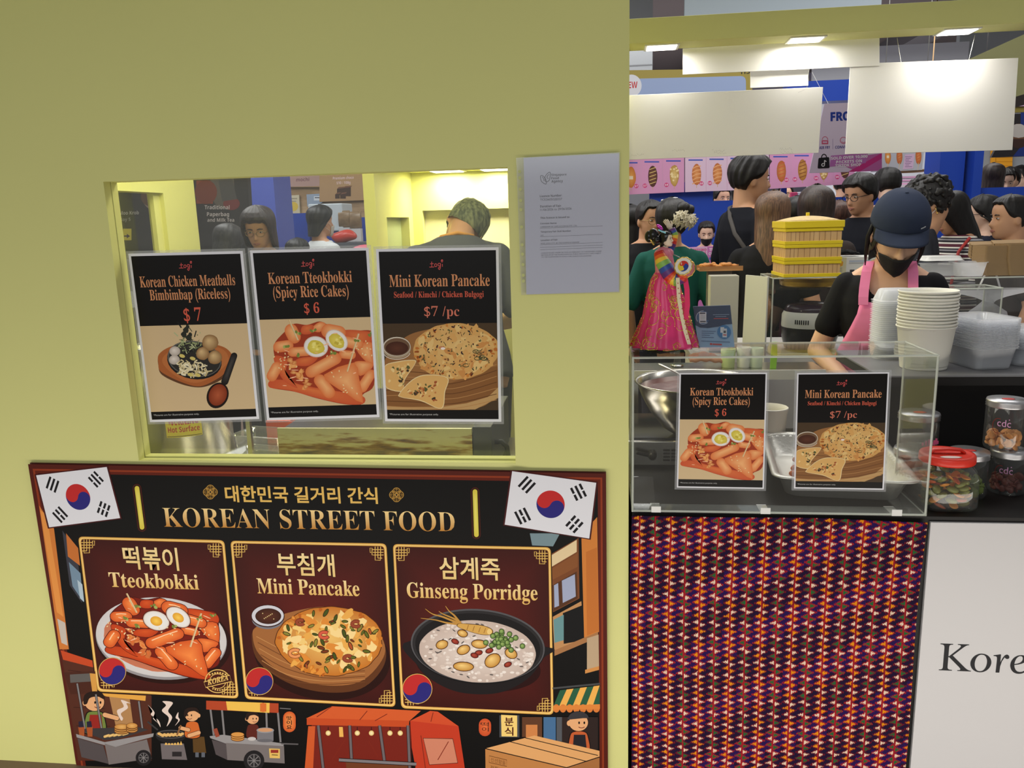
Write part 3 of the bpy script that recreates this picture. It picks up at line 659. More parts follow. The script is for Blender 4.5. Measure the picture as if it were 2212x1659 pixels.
# ------------------------------------------------------------------ licence sheet in a punched sleeve on the wall
def licence():
    Y = -.004; P = [at(*p, Y) for p in [(1131, 341), (1337, 331), (1337, 630), (1137, 636)]]; o = Vector((P[3].x, Y, P[3].z))
    r = empty('licence_sheet', o, 0, 'white licence letter in a punched plastic sleeve taped beside the window', 'notice')
    loc = lambda px, py, d=0: tuple(at(px, py, Y) - o + Vector((0, d, 0)))
    b = MB(); b.hexa([loc(1115, 341, -.0012), loc(1339, 329, -.0012), loc(1339, 632, -.0012), loc(1126, 637, -.0012)], (0, .0004, 0)); b.build('plastic_sleeve', glass('sleeve_film', (.96, .96, .97), .05, .35, .12, .10, (214, 216, 224)), r)
    b = MB(); b.hexa([loc(*p) for p in [(1131, 341), (1337, 331), (1337, 630), (1137, 636)]], (0, .0006, 0)); b.build('letter', mat('letter_paper', (206, 208, 222), .6), r)
    f = lambda px, py: ((lambda p: (p.x - o.x, p.z - o.z))(at(px, py, Y)))
    A = Art(f, -.0002, step=.000003); k = lambda x, y: (1100 + x * .2110, 310 + y * .2110); ink = S(52, 52, 66)
    up = lambda x, y: (0, -1)
    def t(s, x0, x1, y0, y1, cap, st='sans', c=ink): A.text(s, k(x0, y0), k(x1, y1), cap * .211, c, st)
    t('Singapore', 430, 587, 332, 327, 24, 'bold'); t('Food', 432, 508, 366, 364, 24, 'bold'); t('Agency', 432, 550, 400, 396, 26, 'bold')
    A.line([k(*p) for p in spline([(322, 330), (326, 380), (350, 405), (378, 415), (374, 370), (350, 335)], 4)], 1.2, ink, closed=True)
    A.line([k(*p) for p in spline([(416, 292), (418, 340), (410, 375), (386, 392), (368, 380), (372, 330)], 4)], 1.2, ink, closed=True)
    A.line([k(*p) for p in spline([(408, 318), (392, 330), (388, 352), (402, 358)], 4, False)], 1.1, ink); A.line([k(*p) for p in spline([(338, 340), (352, 360), (356, 385)], 4, False)], 1.1, ink)
    t('Licence Number:', 314, 541, 551, 542, 24, 'bold'); t('TCE260502E037', 316, 541, 586, 579, 22)
    t('Duration of Fair:', 317, 535, 655, 648, 24, 'bold'); t('11/06/2026 to 29/06/2026', 317, 638, 690, 676, 22)
    t('This licence is issued to:', 319, 620, 772, 761, 20, 'bold'); t('Licensee Name:', 319, 488, 827, 822, 17, 'bold'); t('CARESHOP DE CAFE HOLDINGS PTE. LTD.', 319, 697, 861, 847, 13)
    t('Temporary Fair Stall Number:', 322, 635, 913, 902, 17, 'bold'); t('037', 322, 352, 948, 947, 12); t('Location of Fair:', 323, 498, 999, 992, 17, 'bold'); t('NGEE ANN CITY, B2 TAKASHIMAYA SQUARE', 323, 716, 1030, 1016, 12)
    for y in (868, 955, 1038, 1064, 1088): A.line([k(316, y), k(956, y - 25)], .5, ink)
    t('LICENCE ISSUED UNDER SECTION 35 PURSUANT TO THE POWERS UNDER', 327, 945, 1128, 1108, 11); t('SECTION 99 OF THE ENVIRONMENTAL PUBLIC HEALTH ACT AND SUBJECT', 328, 941, 1149, 1128, 11); t('TO THE CONDITIONS TO WHICH THE LICENCE WAS GRANTED', 329, 840, 1169, 1155, 11)
    A.build('printed_text', vmat('matt_print', .6, .3), r)
    A = Art(f, -.0015, step=0.000001)
    for i, y in enumerate([287, 353, 470, 583, 678, 855, 1037, 1133, 1240, 1348, 1408]): A.disc(k(106 + (y - 287) * .036, y), (16 * .211, 17 * .211), S(188, 192, 130), n=14, keep=True)
    A.build('punch_holes', vmat('matt_print', .6, .3), r)
licence()
# ------------------------------------------------------------------ the big printed banner under the window
BY = -.006
bo = at(64, 1000, BY); bo = Vector((bo.x, BY, 0.004))
banner = empty('menu_banner', bo, 0, 'large dark red Korean street food banner with flags and three dish cards, below the window', 'banner')
fb = lambda px, py: ((lambda p: (p.x - bo.x, max(p.z, .006) - bo.z))(at(px, py, BY)))
def upb(px, py):
    a = at(px, py, 0); b = px_of(a + Vector((0, 0, .02))); d = (b[0] - px, b[1] - py); l = math.hypot(*d); return (d[0] / l, d[1] / l)
b = MB()
b.hexa([Vector((p.x, BY + .0005, max(p.z, .005))) - bo for p in [at(64, 1000, BY), at(1309, 1020, BY), at(1313.6, 1690, BY), at(170, 1690, BY)]], (0, .0045, 0))
b.build('board', mat('banner_board', (88, 34, 24), .45), banner)
BP = vmat('banner_print', .55, .12)
GOLD = S(214, 170, 84); GOLDL = S(240, 214, 140); CREAM = S(238, 208, 146); MAR = S(66, 22, 18)
def BA(): return Art(fb, BY, upb, step=.000006)
# frame and dark ground, alleys left and right
A = BA()
A.poly([(64, 1001), (1309, 1021), (1313, 1700), (176, 1700)], S(84, 30, 22)); A.poly([(74, 1011), (1301, 1030), (1305, 1700), (186, 1700)], S(140, 56, 30)); A.poly([(79, 1015), (1297, 1034), (1301, 1700), (190, 1700)], S(96, 32, 20))
A.poly([(86, 1021), (1291, 1040), (1296, 1700), (196, 1700)], S(15, 14, 14))
A.poly([(88, 1090), (120, 1140), (152, 1400), (132, 1400), (118, 1300)], S(206, 122, 56)); A.poly([(90, 1100), (104, 1110), (140, 1330), (126, 1320)], S(226, 146, 72))
A.poly([(127, 1334), (144, 1343), (149, 1392), (136, 1386)], S(196, 186, 176)); A.poly([(138, 1144), (170, 1190), (180, 1300), (154, 1262)], S(60, 60, 70)); A.poly([(146, 1150), (172, 1182), (176, 1220), (150, 1200)], S(196, 112, 52)); A.poly([(152, 1212), (177, 1236), (183, 1298), (160, 1264)], S(116, 140, 162)); A.poly([(170, 1250), (181, 1260), (185, 1298), (176, 1290)], S(176, 194, 208))
A.poly([(134, 1402), (205, 1425), (208, 1440), (140, 1424)], S(196, 74, 38)); A.poly([(138, 1422), (208, 1440), (330, 1500), (330, 1640), (172, 1640)], S(84, 44, 32))
for i in range(4):
    A.line([(150 + i * 6, 1445 + i * 40), (205 + i * 12, 1452 + i * 38)], 1.2, S(52, 26, 20), keep=i > 0)
A.poly([(1145, 1150), (1210, 1150), (1195, 1178), (1150, 1176)], S(120, 142, 150))
A.poly([(1190, 1195), (1250, 1160), (1252, 1290), (1195, 1320)], S(120, 70, 40)); A.poly([(1190, 1198), (1246, 1164), (1246, 1190), (1192, 1222)], S(224, 200, 158)); A.poly([(1192, 1226), (1248, 1192), (1248, 1222), (1194, 1250)], S(134, 82, 46))
A.poly([(1194, 1262), (1246, 1232), (1248, 1290), (1196, 1318)], S(84, 52, 34))
for q_ in ([(1197, 1262), (1206, 1257), (1208, 1306), (1198, 1310)], [(1214, 1252), (1242, 1238), (1244, 1286), (1216, 1300)]): A.poly(q_, S(160, 168, 196))
A.poly([(1194, 1330), (1256, 1296), (1262, 1385), (1198, 1405)], S(190, 140, 92)); A.poly([(1216, 1322), (1260, 1304), (1262, 1380), (1218, 1388)], S(20, 20, 22)); A.poly([(1196, 1336), (1218, 1325), (1218, 1380), (1198, 1386)], S(104, 146, 150))
A.poly([(1256, 1152), (1290, 1115), (1294, 1362), (1262, 1376)], S(206, 126, 58)); A.poly([(1266, 1190), (1290, 1180), (1293, 1360), (1268, 1370)], S(192, 112, 50)); A.poly([(1198, 1402), (1292, 1362), (1292, 1374), (1198, 1414)], S(166, 116, 74))
A.poly([(1268, 1376), (1293, 1368), (1294, 1438), (1268, 1446)], S(186, 160, 130)); A.poly([(1264, 1444), (1294, 1436), (1294, 1444), (1264, 1452)], S(206, 140, 76))
# striped awning on the right
for i in range(7):
    x0, x1 = 1196 + i * 14.5, 1196 + (i + 1) * 14.5
    g = lambda x, t: (x - (18 if t else 0) + (0 if t else 4), (1520 + (1245 - x) * .05 if t else 1486 - (x - 1196) * .1))
    A.poly([(min(1296, x0 + 14), 1488 - (x0 - 1196) * .12), (min(1296, x1 + 14), 1488 - (x1 - 1196) * .12), (min(1296, x1 - 2), 1522 - (x1 - 1196) * .02), (max(1196, x0 - 2), 1522 - (x0 - 1196) * .02)], S(236, 174, 84) if i % 2 else S(44, 92, 66), keep=i > 0)
for i in range(7): A.disc((1202 + i * 14.4, 1527), (7.2, 9), S(214, 122, 56), keep=i > 0, n=14)
A.poly([(1196, 1522), (1296, 1518), (1296, 1528), (1196, 1530)], S(220, 132, 60)); A.line([(1194, 1484), (1296, 1474)], 4, S(70, 72, 74))
# title
def bt(t, x0, x1, yb0, yb1, cap, col, st, **k): A.text(t, (x0, yb0), (x1, yb1), cap, col, st, **k)
A.build('alley_print', BP, banner)
A = BA(); A.n = 60
bt('대한민국 길거리 간식', 490, 818, 1079, 1083, 32, S(226, 184, 98), 'kor', offset=.022)
bt('KOREAN STREET FOOD', 358, 984, 1136, 1146, 42, S(190, 128, 52), 'thin', col2=S(244, 214, 150), offset=-.008)
for cx, cy in ((457, 1061), (858, 1067)):
    for k in range(4): A.arc((cx + 7 * math.cos(k * PI / 2), cy + 7 * math.sin(k * PI / 2)), (8, 8), 0, 2 * PI, 1.8, S(176, 134, 62), 16)
    for k in range(4): A.arc((cx + 7 * math.cos(k * PI / 2), cy + 7 * math.sin(k * PI / 2)), (5, 5), 0, 2 * PI, 1.2, S(146, 106, 46), 12, keep=True)
    for k in range(8): A.line([(cx + 3 * math.cos(k * PI / 4), cy + 3 * math.sin(k * PI / 4)), (cx + 14 * math.cos(k * PI / 4), cy + 14 * math.sin(k * PI / 4))], 1.0, S(176, 134, 62), keep=True)
    A.disc((cx, cy), 3.6, S(196, 150, 76)); A.disc((cx, cy), 2.0, S(30, 24, 20))
for (x0, y0), (x1, y1) in (((299, 1053), (310, 1137)), ((1027, 1060), (1030, 1153))):
    A.cap((x0, y0), (x1, y1), 9.5, S(70, 28, 20)); A.cap((x0, y0), (x1, y1), 7.2, S(38, 20, 14)); A.cap((x0, y0), (x1, y1), 5, S(214, 196, 70), S(232, 220, 110))
A.build('title_print', BP, banner)
# flags
def taeguk(A, c, r, rot=0.0, out=None):
    RD, BL = S(190, 44, 44), S(44, 40, 120)
    if out: A.disc(c, r * 1.045, out, n=40)
    A.disc(c, r, BL, n=40); cr, sr = math.cos(rot), math.sin(rot); g = lambda x, y: (c[0] + r * (x * cr - y * sr), c[1] + r * (x * sr + y * cr))
    V = [(math.cos(PI + PI * i / 24), math.sin(PI + PI * i / 24)) for i in range(25)]           # over the top, left to right
    V += [(.5 + .5 * math.cos(-PI * i / 12), .5 * math.sin(-PI * i / 12)) for i in range(1, 13)]
    V += [(-.5 + .5 * math.cos(PI * i / 12), .5 * math.sin(PI * i / 12)) for i in range(1, 13)]
    A.poly([g(*p) for p in V], RD)
def flag(q, name):
    A = BA(); A.n = 120
    A.poly(grow(q, 4), S(70, 26, 28)); A.poly(q, S(224, 224, 232))
    lt, rt, rb, lb = q; w = lambda u, v: tuple((lt[i] * (1 - u) + rt[i] * u) * (1 - v) + (lb[i] * (1 - u) + rb[i] * u) * v for i in (0, 1))
    A.T(lambda u, v: w(u / 3.0, v / 2.0)); taeguk(A, (1.5, 1.0), .5, math.radians(18))
    for cx, cy, s, pat in ((.58, .42, 1, (1, 1, 1)), (2.42, 1.58, 1, (0, 0, 0)), (2.42, .42, -1, (0, 1, 0)), (.58, 1.58, -1, (1, 0, 1))):
        a = math.atan2(2, 3) * s; dx, dy = math.cos(a), math.sin(a); nx, ny = -dy, dx
        for k, full in zip((-1, 0, 1), pat):
            m = (cx + dx * .17 * k, cy + dy * .17 * k)
            for lo, hi in (((-.25, .25),) if full else ((-.25, -.025), (.025, .25))):
                A.line([(m[0] + nx * lo, m[1] + ny * lo), (m[0] + nx * hi, m[1] + ny * hi)], .088, S(28, 26, 30), keep=False)
    A.T(None); A.build(name, BP, banner)
flag([(82, 1025), (234, 1007), (263, 1117), (110, 1137)], 'flag_print')
flag([(1107, 1016), (1288, 1041), (1273, 1161), (1091, 1131)], 'flag_print')
# three dish cards
def rrect(q, r):
    out = []
    for i in range(4):
        p = Vector((*q[i], 0)); a = Vector((*q[i - 1], 0)) - p; c = Vector((*q[(i + 1) % 4], 0)) - p; a.normalize(); c.normalize()
        s_, e = p + a * r, p + c * r
        for k in range(6):
            t = k / 5; v = s_ * (1 - t) ** 2 + p * 2 * t * (1 - t) + e * t * t; out.append((v.x, v.y))
    return out
def knot(A, p, sx, sy, s=29):
    L = lambda pts: A.line([(p[0] + sx * x * s, p[1] + sy * y * s) for x, y in pts], 1.7, S(222, 180, 96), keep=False)
    for k in (.22, .42, .62): L([(0, k), (.85 if k < .5 else .62, k)]); L([(k, 0), (k, .85 if k < .5 else .62)])
    L([(.62, .62), (.85, .62), (.85, .1), (1.0, .1), (1.0, .42), (.4, .42)]); L([(.42, .85), (.1, .85)]); L([(.22, .85), (.22, 1.0), (.62, 1.0), (.62, .2)])
def card(q, name, kr, en, pic, stamp=False):
    A = BA(); A.n = 30
    A.poly(rrect(grow(q, 3), 12), S(30, 16, 12)); A.poly(rrect(q, 11), S(222, 172, 84)); A.poly(rrect(grow(q, -3.2), 10), S(244, 208, 130)); A.poly(rrect(grow(q, -6), 9), S(206, 150, 70))
    i = rrect(grow(q, -8), 8); cx = sum(p[0] for p in i) / len(i); cy = sum(p[1] for p in i) / len(i); m = len(i)
    A.tri(i + [(cx, cy)], [(k, (k + 1) % m, m) for k in range(m)], [S(60, 20, 17)] * m + [S(98, 28, 22)])
    lt, rt, rb, lb = grow(q, -9)
    knot(A, lt, 1, 1); knot(A, rt, -1, 1); knot(A, rb, -1, -1); knot(A, (lb[0] + 2, lb[1]), 1, -1)
    for (t, x0, x1, y0, y1, cap, st) in (kr, en):
        if st == 'kor': A.text(t, (x0, y0), (x1, y1), cap, S(40, 18, 12), st, offset=.04)
        A.text(t, (x0, y0), (x1, y1), cap, S(226, 182, 104) if st != 'kor' else S(232, 198, 128), st, col2=S(244, 218, 160), offset=.016 if st == 'kor' else .003)
    pic(A); A.build(name, BP, banner)
def pic_tteok(A):
    k = lambda x, y: (50 + x * .29385, 980 + y * .29385)
    A.T(k)
    A.disc((1040, 1370), (500, 310), S(40, 14, 10), rot=.10, n=60); A.disc((1025, 1352), (482, 298), S(150, 146, 150), rot=.1, n=60); A.disc((1025, 1340), (480, 290), S(206, 202, 204), S(240, 238, 238), rot=.10, n=60)
    A.disc((1025, 1345), (415, 250), S(200, 120, 90), S(150, 60, 30), rot=.10, wob=.03, n=60)
    # same dish as on the menus, squeezed onto the plate
    A.T(lambda x, y: k(598 + (x - 130) * .83 + (y - 1080) * .02, 1050 + (y - 690) * .715 + (x - 600) * .07)); draw_tteok(A, True)
    A.T(None); taeguk(A, (246, 1447), 28.5, .1, S(216, 176, 96))
    A.T(lambda x, y: (50 + x * .29385, 1400 + y * .29385)); G = S(226, 184, 104)
    A.arc((1440, 232), (92, 84), 0, 2 * PI, 7, G, 30); A.arc((1440, 232), (60, 54), 0, 2 * PI, 5, G, 24); A.poly([(1334, 236), (1530, 184), (1544, 236), (1350, 282)], S(60, 22, 18)); A.line([(1338, 238), (1528, 188), (1540, 234), (1352, 278)], 6, G, closed=True)
    A.text('KOREA', (1366, 262), (1518, 222), 42, G, 'serif', offset=.01)
    for i in range(7): A.rect((1376 + i * 19, 178 - 14 * math.sin(i * .5)), (1388 + i * 19, 190 - 14 * math.sin(i * .5)), G, keep=i > 0)
    for i in range(6): A.rect((1400 + i * 17, 282 + 10 * math.sin(i * .6)), (1410 + i * 17, 293 + 10 * math.sin(i * .6)), G, keep=i > 0)
    A.T(None)
def pic_pancake(A):
    A.disc((697, 1412), (148, 96), S(40, 14, 10), rot=.16, n=60)
    A.poly(spline([(546, 1375), (556, 1355), (600, 1330), (700, 1310), (790, 1330), (832, 1390), (828, 1440), (780, 1485), (700, 1492), (620, 1470), (560, 1425)]), S(96, 54, 28))
    A.poly(spline([(548, 1368), (558, 1350), (600, 1328), (700, 1308), (788, 1326), (830, 1382), (826, 1424), (778, 1470), (700, 1477), (620, 1455), (562, 1410)]), S(160, 102, 56))
    for i in range(6): A.line(spline([(556 + i * 3, 1372 + i * 13), (620, 1405 + i * 12), (700, 1440 + i * 7), (790, 1440 + i * 6)], 5, False), 1.6, S(112, 66, 34) if i % 2 else S(190, 134, 80), keep=i > 0)
    draw_pancake(A, (714, 1382), 114, 74, 5, True, 84)
    A.disc((581, 1335), (34, 21), S(120, 120, 130)); A.disc((581, 1328), (36, 24), S(56, 30, 26)); A.disc((581, 1327), (34.5, 22.5), S(206, 206, 216)); A.disc((582, 1328), (28, 17), S(60, 30, 22), S(92, 48, 32))
    for i in range(8): A.disc((570 + i * 3.4, 1322 + (i * 37 % 13)), 1.3, S(226, 200, 140), n=6, keep=i > 0)
    taeguk(A, (563, 1468), 28.5, .1, S(216, 176, 96))
def pic_porridge(A):
    k = lambda x, y: (660 + x * .32098, 980 + y * .32098); A.T(k); q = random.Random(9)
    A.disc((1165, 1420), (420, 170), S(40, 12, 12), rot=.1, n=60)
    A.poly(spline([(712, 1250), (760, 1420), (880, 1530), (1060, 1600), (1300, 1600), (1490, 1510), (1600, 1370), (1612, 1290)]), S(30, 26, 28))
    A.disc((1162, 1290), (452, 250), S(20, 18, 20), rot=.07, n=70); A.disc((1162, 1284), (450, 247), S(86, 84, 88), rot=.07, n=70); A.disc((1162, 1288), (440, 240), S(44, 42, 44), rot=.07, n=70); A.disc((1162, 1290), (420, 224), S(26, 24, 26), rot=.07, n=70)
    A.disc((1162, 1322), (392, 208), S(196, 176, 166), S(228, 214, 206), rot=.07, wob=.008, n=70)
    for i in range(260):
        t = q.uniform(0, 2 * PI); r_ = math.sqrt(q.uniform(0, .96)); A.disc((1162 + 380 * r_ * math.cos(t), 1322 + 198 * r_ * math.sin(t) + 26 * r_ * math.cos(t)), (q.uniform(9, 17), q.uniform(7, 11)), q.choice([S(236, 226, 220), S(214, 196, 186), S(226, 212, 204)]), n=9, keep=i % 20 > 0)
    for i in range(34):
        t = q.uniform(0, 2 * PI); r_ = math.sqrt(q.uniform(.05, .9)); A.disc((1162 + 380 * r_ * math.cos(t), 1322 + 195 * r_ * math.sin(t) + 26 * r_ * math.cos(t)), (13, 4), S(96, 88, 86), rot=q.uniform(-.8, .8), n=8, keep=i > 0)
    ol = S(84, 48, 18)
    for P in ([(1060, 1140), (960, 1130), (880, 1110), (780, 1098)], [(1040, 1135), (930, 1090), (860, 1070), (810, 1035)], [(1050, 1130), (1000, 1100), (930, 1070), (900, 1050)], [(1040, 1125), (1005, 1080), (970, 1050), (945, 1015)]): A.line(spline(P, 5, False), 16, S(190, 140, 66), w2=3)
    A.poly(spline(grow([(1040, 1135), (1120, 1140), (1200, 1150), (1255, 1175), (1250, 1205), (1180, 1205), (1090, 1180), (1030, 1155)], 5)), ol); A.poly(spline([(1040, 1135), (1120, 1140), (1200, 1150), (1255, 1175), (1250, 1205), (1180, 1205), (1090, 1180), (1030, 1155)]), [S(212, 164, 84)] * 48)
    for x in (1100, 1140, 1180, 1215): A.line([(x, 1142 + (x - 1100) * .2), (x - 12, 1180 + (x - 1100) * .15)], 4, S(150, 100, 40), keep=x > 1100)
    A.disc((1240, 1188), (16, 19), S(236, 200, 126))
    for x, y, rx, ry, ro in [(1060, 1200, 32, 21, .3), (922, 1275, 38, 27, -.3), (1172, 1272, 50, 26, .1), (1066, 1310, 42, 28, -.4), (1385, 1335, 40, 29, .5), (1262, 1382, 54, 40, -.6), (1066, 1422, 66, 28, .05)]:
        A.disc((x, y), (rx + 5, ry + 5), ol, rot=ro, n=20); A.disc((x, y), (rx, ry), S(196, 140, 62), S(244, 208, 130), rot=ro, n=20, hi=(-rx * .2, -ry * .3))
    for x, y, ro in [(1010, 1254, .4), (1168, 1330, -.2), (1140, 1348, .3), (1240, 1316, -.3), (1364, 1408, -.4)]:
        A.disc((x, y), (28, 18), S(50, 14, 10), rot=ro, n=14); A.disc((x, y), (24, 15), S(124, 34, 24), S(176, 76, 56), rot=ro, n=14, hi=(-6, -4))
    for i in range(34):
        x = 1320 + q.gauss(0, 52); y = 1250 + q.gauss(0, 24); A.disc((x, y), 19, S(44, 62, 26), n=12); A.disc((x, y), 16, S(86, 118, 54), S(160, 184, 110), n=12, hi=(-4, -5))
    A.T(None); taeguk(A, (903, 1484), 31, .1, S(216, 176, 96))
card([(172, 1157), (487, 1165), (518, 1506), (213, 1491)], 'dish_card', ('떡볶이', 272, 390, 1222, 1226, 45, 'kor'), ('Tteokbokki', 241, 433, 1265, 1271, 32, 'serif'), pic_tteok)
card([(500, 1166), (836, 1172), (856, 1524), (532, 1507)], 'dish_card', ('부침개', 602, 726, 1235, 1239, 44, 'kor'), ('Mini Pancake', 559, 779, 1279, 1285, 33, 'serif'), pic_pancake)
card([(850, 1173), (1190, 1180), (1196, 1541), (868, 1527)], 'dish_card', ('삼계죽', 951, 1081, 1244, 1247, 44, 'kor'), ('Ginseng Porridge', 881, 1162, 1288, 1294, 33, 'serif'), pic_porridge)
# street scene along the bottom
A = BA(); A.n = 40
K = lambda x, y: (50 + x * .29385, 1400 + y * .29385); A.T(K); OL = S(24, 18, 18); GR = S(120, 112, 112); GD = S(84, 76, 78); SK = S(226, 168, 120)
def cook(x, y, s, shirt, apron, cap=None, hair=S(40, 26, 22), face=1, apo=True):
    A.poly(spline([(x - 62 * s, y + 250 * s), (x - 58 * s, y + 130 * s), (x - 20 * s, y + 105 * s), (x + 40 * s, y + 108 * s), (x + 66 * s, y + 140 * s), (x + 72 * s, y + 250 * s)], 4), OL)
    A.poly(spline([(x - 56 * s, y + 245 * s), (x - 52 * s, y + 135 * s), (x - 18 * s, y + 110 * s), (x + 38 * s, y + 113 * s), (x + 60 * s, y + 143 * s), (x + 66 * s, y + 245 * s)], 4), shirt)
    if apo: A.poly([(x - 30 * s, y + 130 * s), (x + 44 * s, y + 130 * s), (x + 56 * s, y + 245 * s), (x - 40 * s, y + 245 * s)], apron)
    A.disc((x, y + 50 * s), (66 * s, 60 * s), OL); A.disc((x, y + 50 * s), (62 * s, 56 * s), SK)
    A.disc((x - 62 * s * face, y + 55 * s), (14 * s, 18 * s), SK)
    if cap is not None:
        A.disc((x, y + 22 * s), (66 * s, 44 * s), cap, a0=PI, a1=2 * PI); A.line([(x - 70 * s, y + 24 * s), (x + 50 * s, y + 12 * s)], 16 * s, cap)
    else: A.poly(spline([(x - 70 * s, y + 60 * s), (x - 64 * s, y + 6 * s), (x - 20 * s, y - 18 * s), (x + 40 * s, y - 14 * s), (x + 66 * s, y + 20 * s), (x + 56 * s, y + 30 * s), (x + 20 * s, y + 14 * s), (x - 30 * s, y + 24 * s), (x - 48 * s, y + 60 * s)], 4), hair)
    for dx in (4, 38): A.disc((x + dx * s * face, y + 52 * s), (6 * s, 9 * s), OL, n=10, keep=dx > 4)
    A.arc((x + 20 * s * face, y + 74 * s), (20 * s, 12 * s), .3, 2.8, 5 * s, S(120, 50, 40))
def wheel(x, y, r):
    A.disc((x, y), r, S(34, 32, 34), n=24); A.disc((x, y), r * .66, S(96, 92, 94), n=20); A.disc((x, y), r * .56, S(44, 42, 44), n=20)
    for k in range(8): A.line([(x, y), (x + r * .6 * math.cos(k * PI / 4), y + r * .6 * math.sin(k * PI / 4))], r * .08, S(130, 126, 128), keep=k > 0)
# left cart
A.poly([(310, 170), (540, 160), (560, 320), (360, 330)], S(74, 38, 28)); A.poly([(355, 185), (520, 175), (525, 235), (358, 245)], S(96, 92, 90)); A.poly([(640, 330), (790, 340), (820, 560), (690, 560)], S(176, 130, 84)); A.poly([(500, 175), (545, 180), (555, 310), (520, 320)], S(214, 154, 74)); A.poly([(560, 320), (912, 340), (908, 378), (620, 345)], S(226, 164, 72))
cook(535, 330, 1.15, S(112, 130, 62), S(148, 40, 34)); A.cap((610, 480), (700, 505), 16, SK, None, OL, 4)
for x0, y0, x1, y1 in ((408, 250, 470, 610), (545, 330, 600, 660), (860, 380, 888, 590)): A.line([(x0, y0), (x1, y1)], 18, OL); A.line([(x0, y0), (x1, y1)], 12, S(128, 124, 126))
A.poly([(420, 590), (480, 580), (860, 570), (930, 590), (700, 660), (610, 665)], S(60, 56, 58))
for i in range(5): A.cap((640 + i * 34, 630 - i * 4), (610 + i * 34, 640 - i * 4), 9, S(214, 170, 100), S(236, 200, 130))
for x, y in ((735, 600), (735, 585), (735, 570), (810, 590), (810, 575), (810, 562)): A.disc((x, y), (56 if x < 800 else 44, 24), S(96, 54, 24)); A.disc((x, y - 2), (52 if x < 800 else 40, 20), S(196, 134, 64), S(226, 176, 104))
for x in (440, 500): A.poly([(x - 24, 570), (x + 22, 565), (x + 20, 640), (x - 14, 640)], S(166, 84, 44)); A.poly([(x - 22, 530), (x + 10, 525), (x + 18, 570), (x - 20, 572)], S(40, 36, 56))
A.poly([(400, 620), (610, 680), (970, 615), (965, 640), (690, 715), (600, 700), (405, 645)], S(150, 146, 148)); A.poly([(410, 650), (600, 705), (640, 840), (440, 790)], GD); A.poly([(610, 690), (690, 715), (920, 660), (955, 800), (640, 845)], GR)
wheel(895, 795, 58)
for P in ([(730, 370), (750, 420), (700, 450), (730, 520), (745, 505), (730, 470), (780, 430), (770, 395), (800, 395)], [(925, 405), (960, 450), (950, 480), (1005, 520), (1020, 570), (1000, 540), (965, 505), (975, 460)], [(1035, 380), (1060, 410), (1030, 450), (1080, 500), (1065, 565), (1105, 500), (1075, 450), (1110, 390)], [(1150, 460), (1130, 500), (1150, 520), (1125, 560), (1160, 520), (1150, 495)]): A.poly(spline(P, 5), S(226, 206, 196))
# wok
A.poly([(1020, 690), (1190, 690), (1215, 810), (1030, 805)], S(112, 104, 106)); A.rect((1105, 750), (1175, 785), S(44, 40, 42))
for i in range(6): A.poly([(1050 + i * 22, 700), (1060 + i * 22, 670), (1070 + i * 22, 700)], S(240, 190, 100), keep=i > 0)
A.disc((1095, 630), (112, 58), S(34, 32, 34), a0=0, a1=PI); A.disc((1095, 622), (110, 32), S(84, 82, 84)); A.disc((1095, 622), (100, 26), S(40, 36, 36)); A.line([(1000, 590), (925, 530)], 12, S(60, 58, 60))
for i in range(14): A.disc((1010 + i * 13, 622 + (i * 7 % 15) - 4), (14, 10), S(226, 180, 110), n=10, keep=i > 0)
A.poly([(1255, 640), (1340, 640), (1355, 760), (1260, 755)], S(92, 66, 34)); cook(1250, 440, .82, S(206, 104, 46), S(206, 104, 46), face=-1, apo=False); A.cap((1225, 590), (1165, 575), 13, SK, None, OL, 3); A.cap((1300, 610), (1230, 632), 14, SK, None, OL, 3)
A.line([(1170, 555), (1140, 630)], 12, S(140, 96, 60)); A.rect((1275, 755), (1300, 790), S(96, 100, 110)); A.rect((1320, 755), (1345, 790), S(96, 100, 110))
# second cart
for x0, y0, x1, y1 in ((1385, 430, 1410, 630), (1470, 440, 1490, 655), (1880, 460, 1900, 680), (1795, 440, 1800, 600)): A.line([(x0, y0), (x1, y1)], 14, S(128, 124, 126))
cook(1695, 470, .72, S(92, 38, 30), S(92, 38, 30), apo=False)
A.poly([(1355, 375), (1885, 395), (1885, 465), (1355, 440)], S(176, 70, 40)); A.poly([(1500, 380), (1820, 392), (1818, 465), (1510, 445)], S(236, 190, 84)); A.rect((1750, 395), (1795, 455), S(196, 96, 44)); A.cap((1772, 410), (1772, 440), 20, S(214, 110, 50))
A.poly([(1380, 635), (1480, 625), (1925, 690), (1920, 710), (1500, 690), (1385, 650)], S(150, 146, 148)); A.poly([(1395, 660), (1500, 690), (1510, 810), (1425, 770)], GD); A.poly([(1500, 685), (1925, 708), (1930, 835), (1510, 810)], GR)
for y in (655, 640, 625): A.disc((1585, y), (50, 20), S(110, 64, 28)); A.disc((1585, y - 2), (46, 16), S(214, 150, 76))
A.rect((1728, 590), (1848, 668), S(120, 118, 124)); A.disc((1788, 668), (60, 12), S(104, 102, 108)); A.disc((1788, 592), (64, 20), S(150, 148, 152)); A.disc((1788, 590), (54, 14), S(206, 150, 110)); A.disc((1690, 655), (30, 14), S(196, 190, 190))
wheel(1705, 815, 76); A.poly([(1815, 725), (1895, 728), (1895, 798), (1820, 795)], S(226, 186, 100)); A.rect((1828, 735), (1884, 758), S(150, 50, 40)); A.line([(1835, 772), (1880, 774)], 5, OL); A.line([(1905, 690), (2030, 694)], 10, S(96, 92, 94)); A.line([(1440, 640), (1420, 580)], 30, S(150, 70, 50))
A.text('맛', (1938, 515), (1985, 515), 34, OL, 'kor'); A.n -= 1
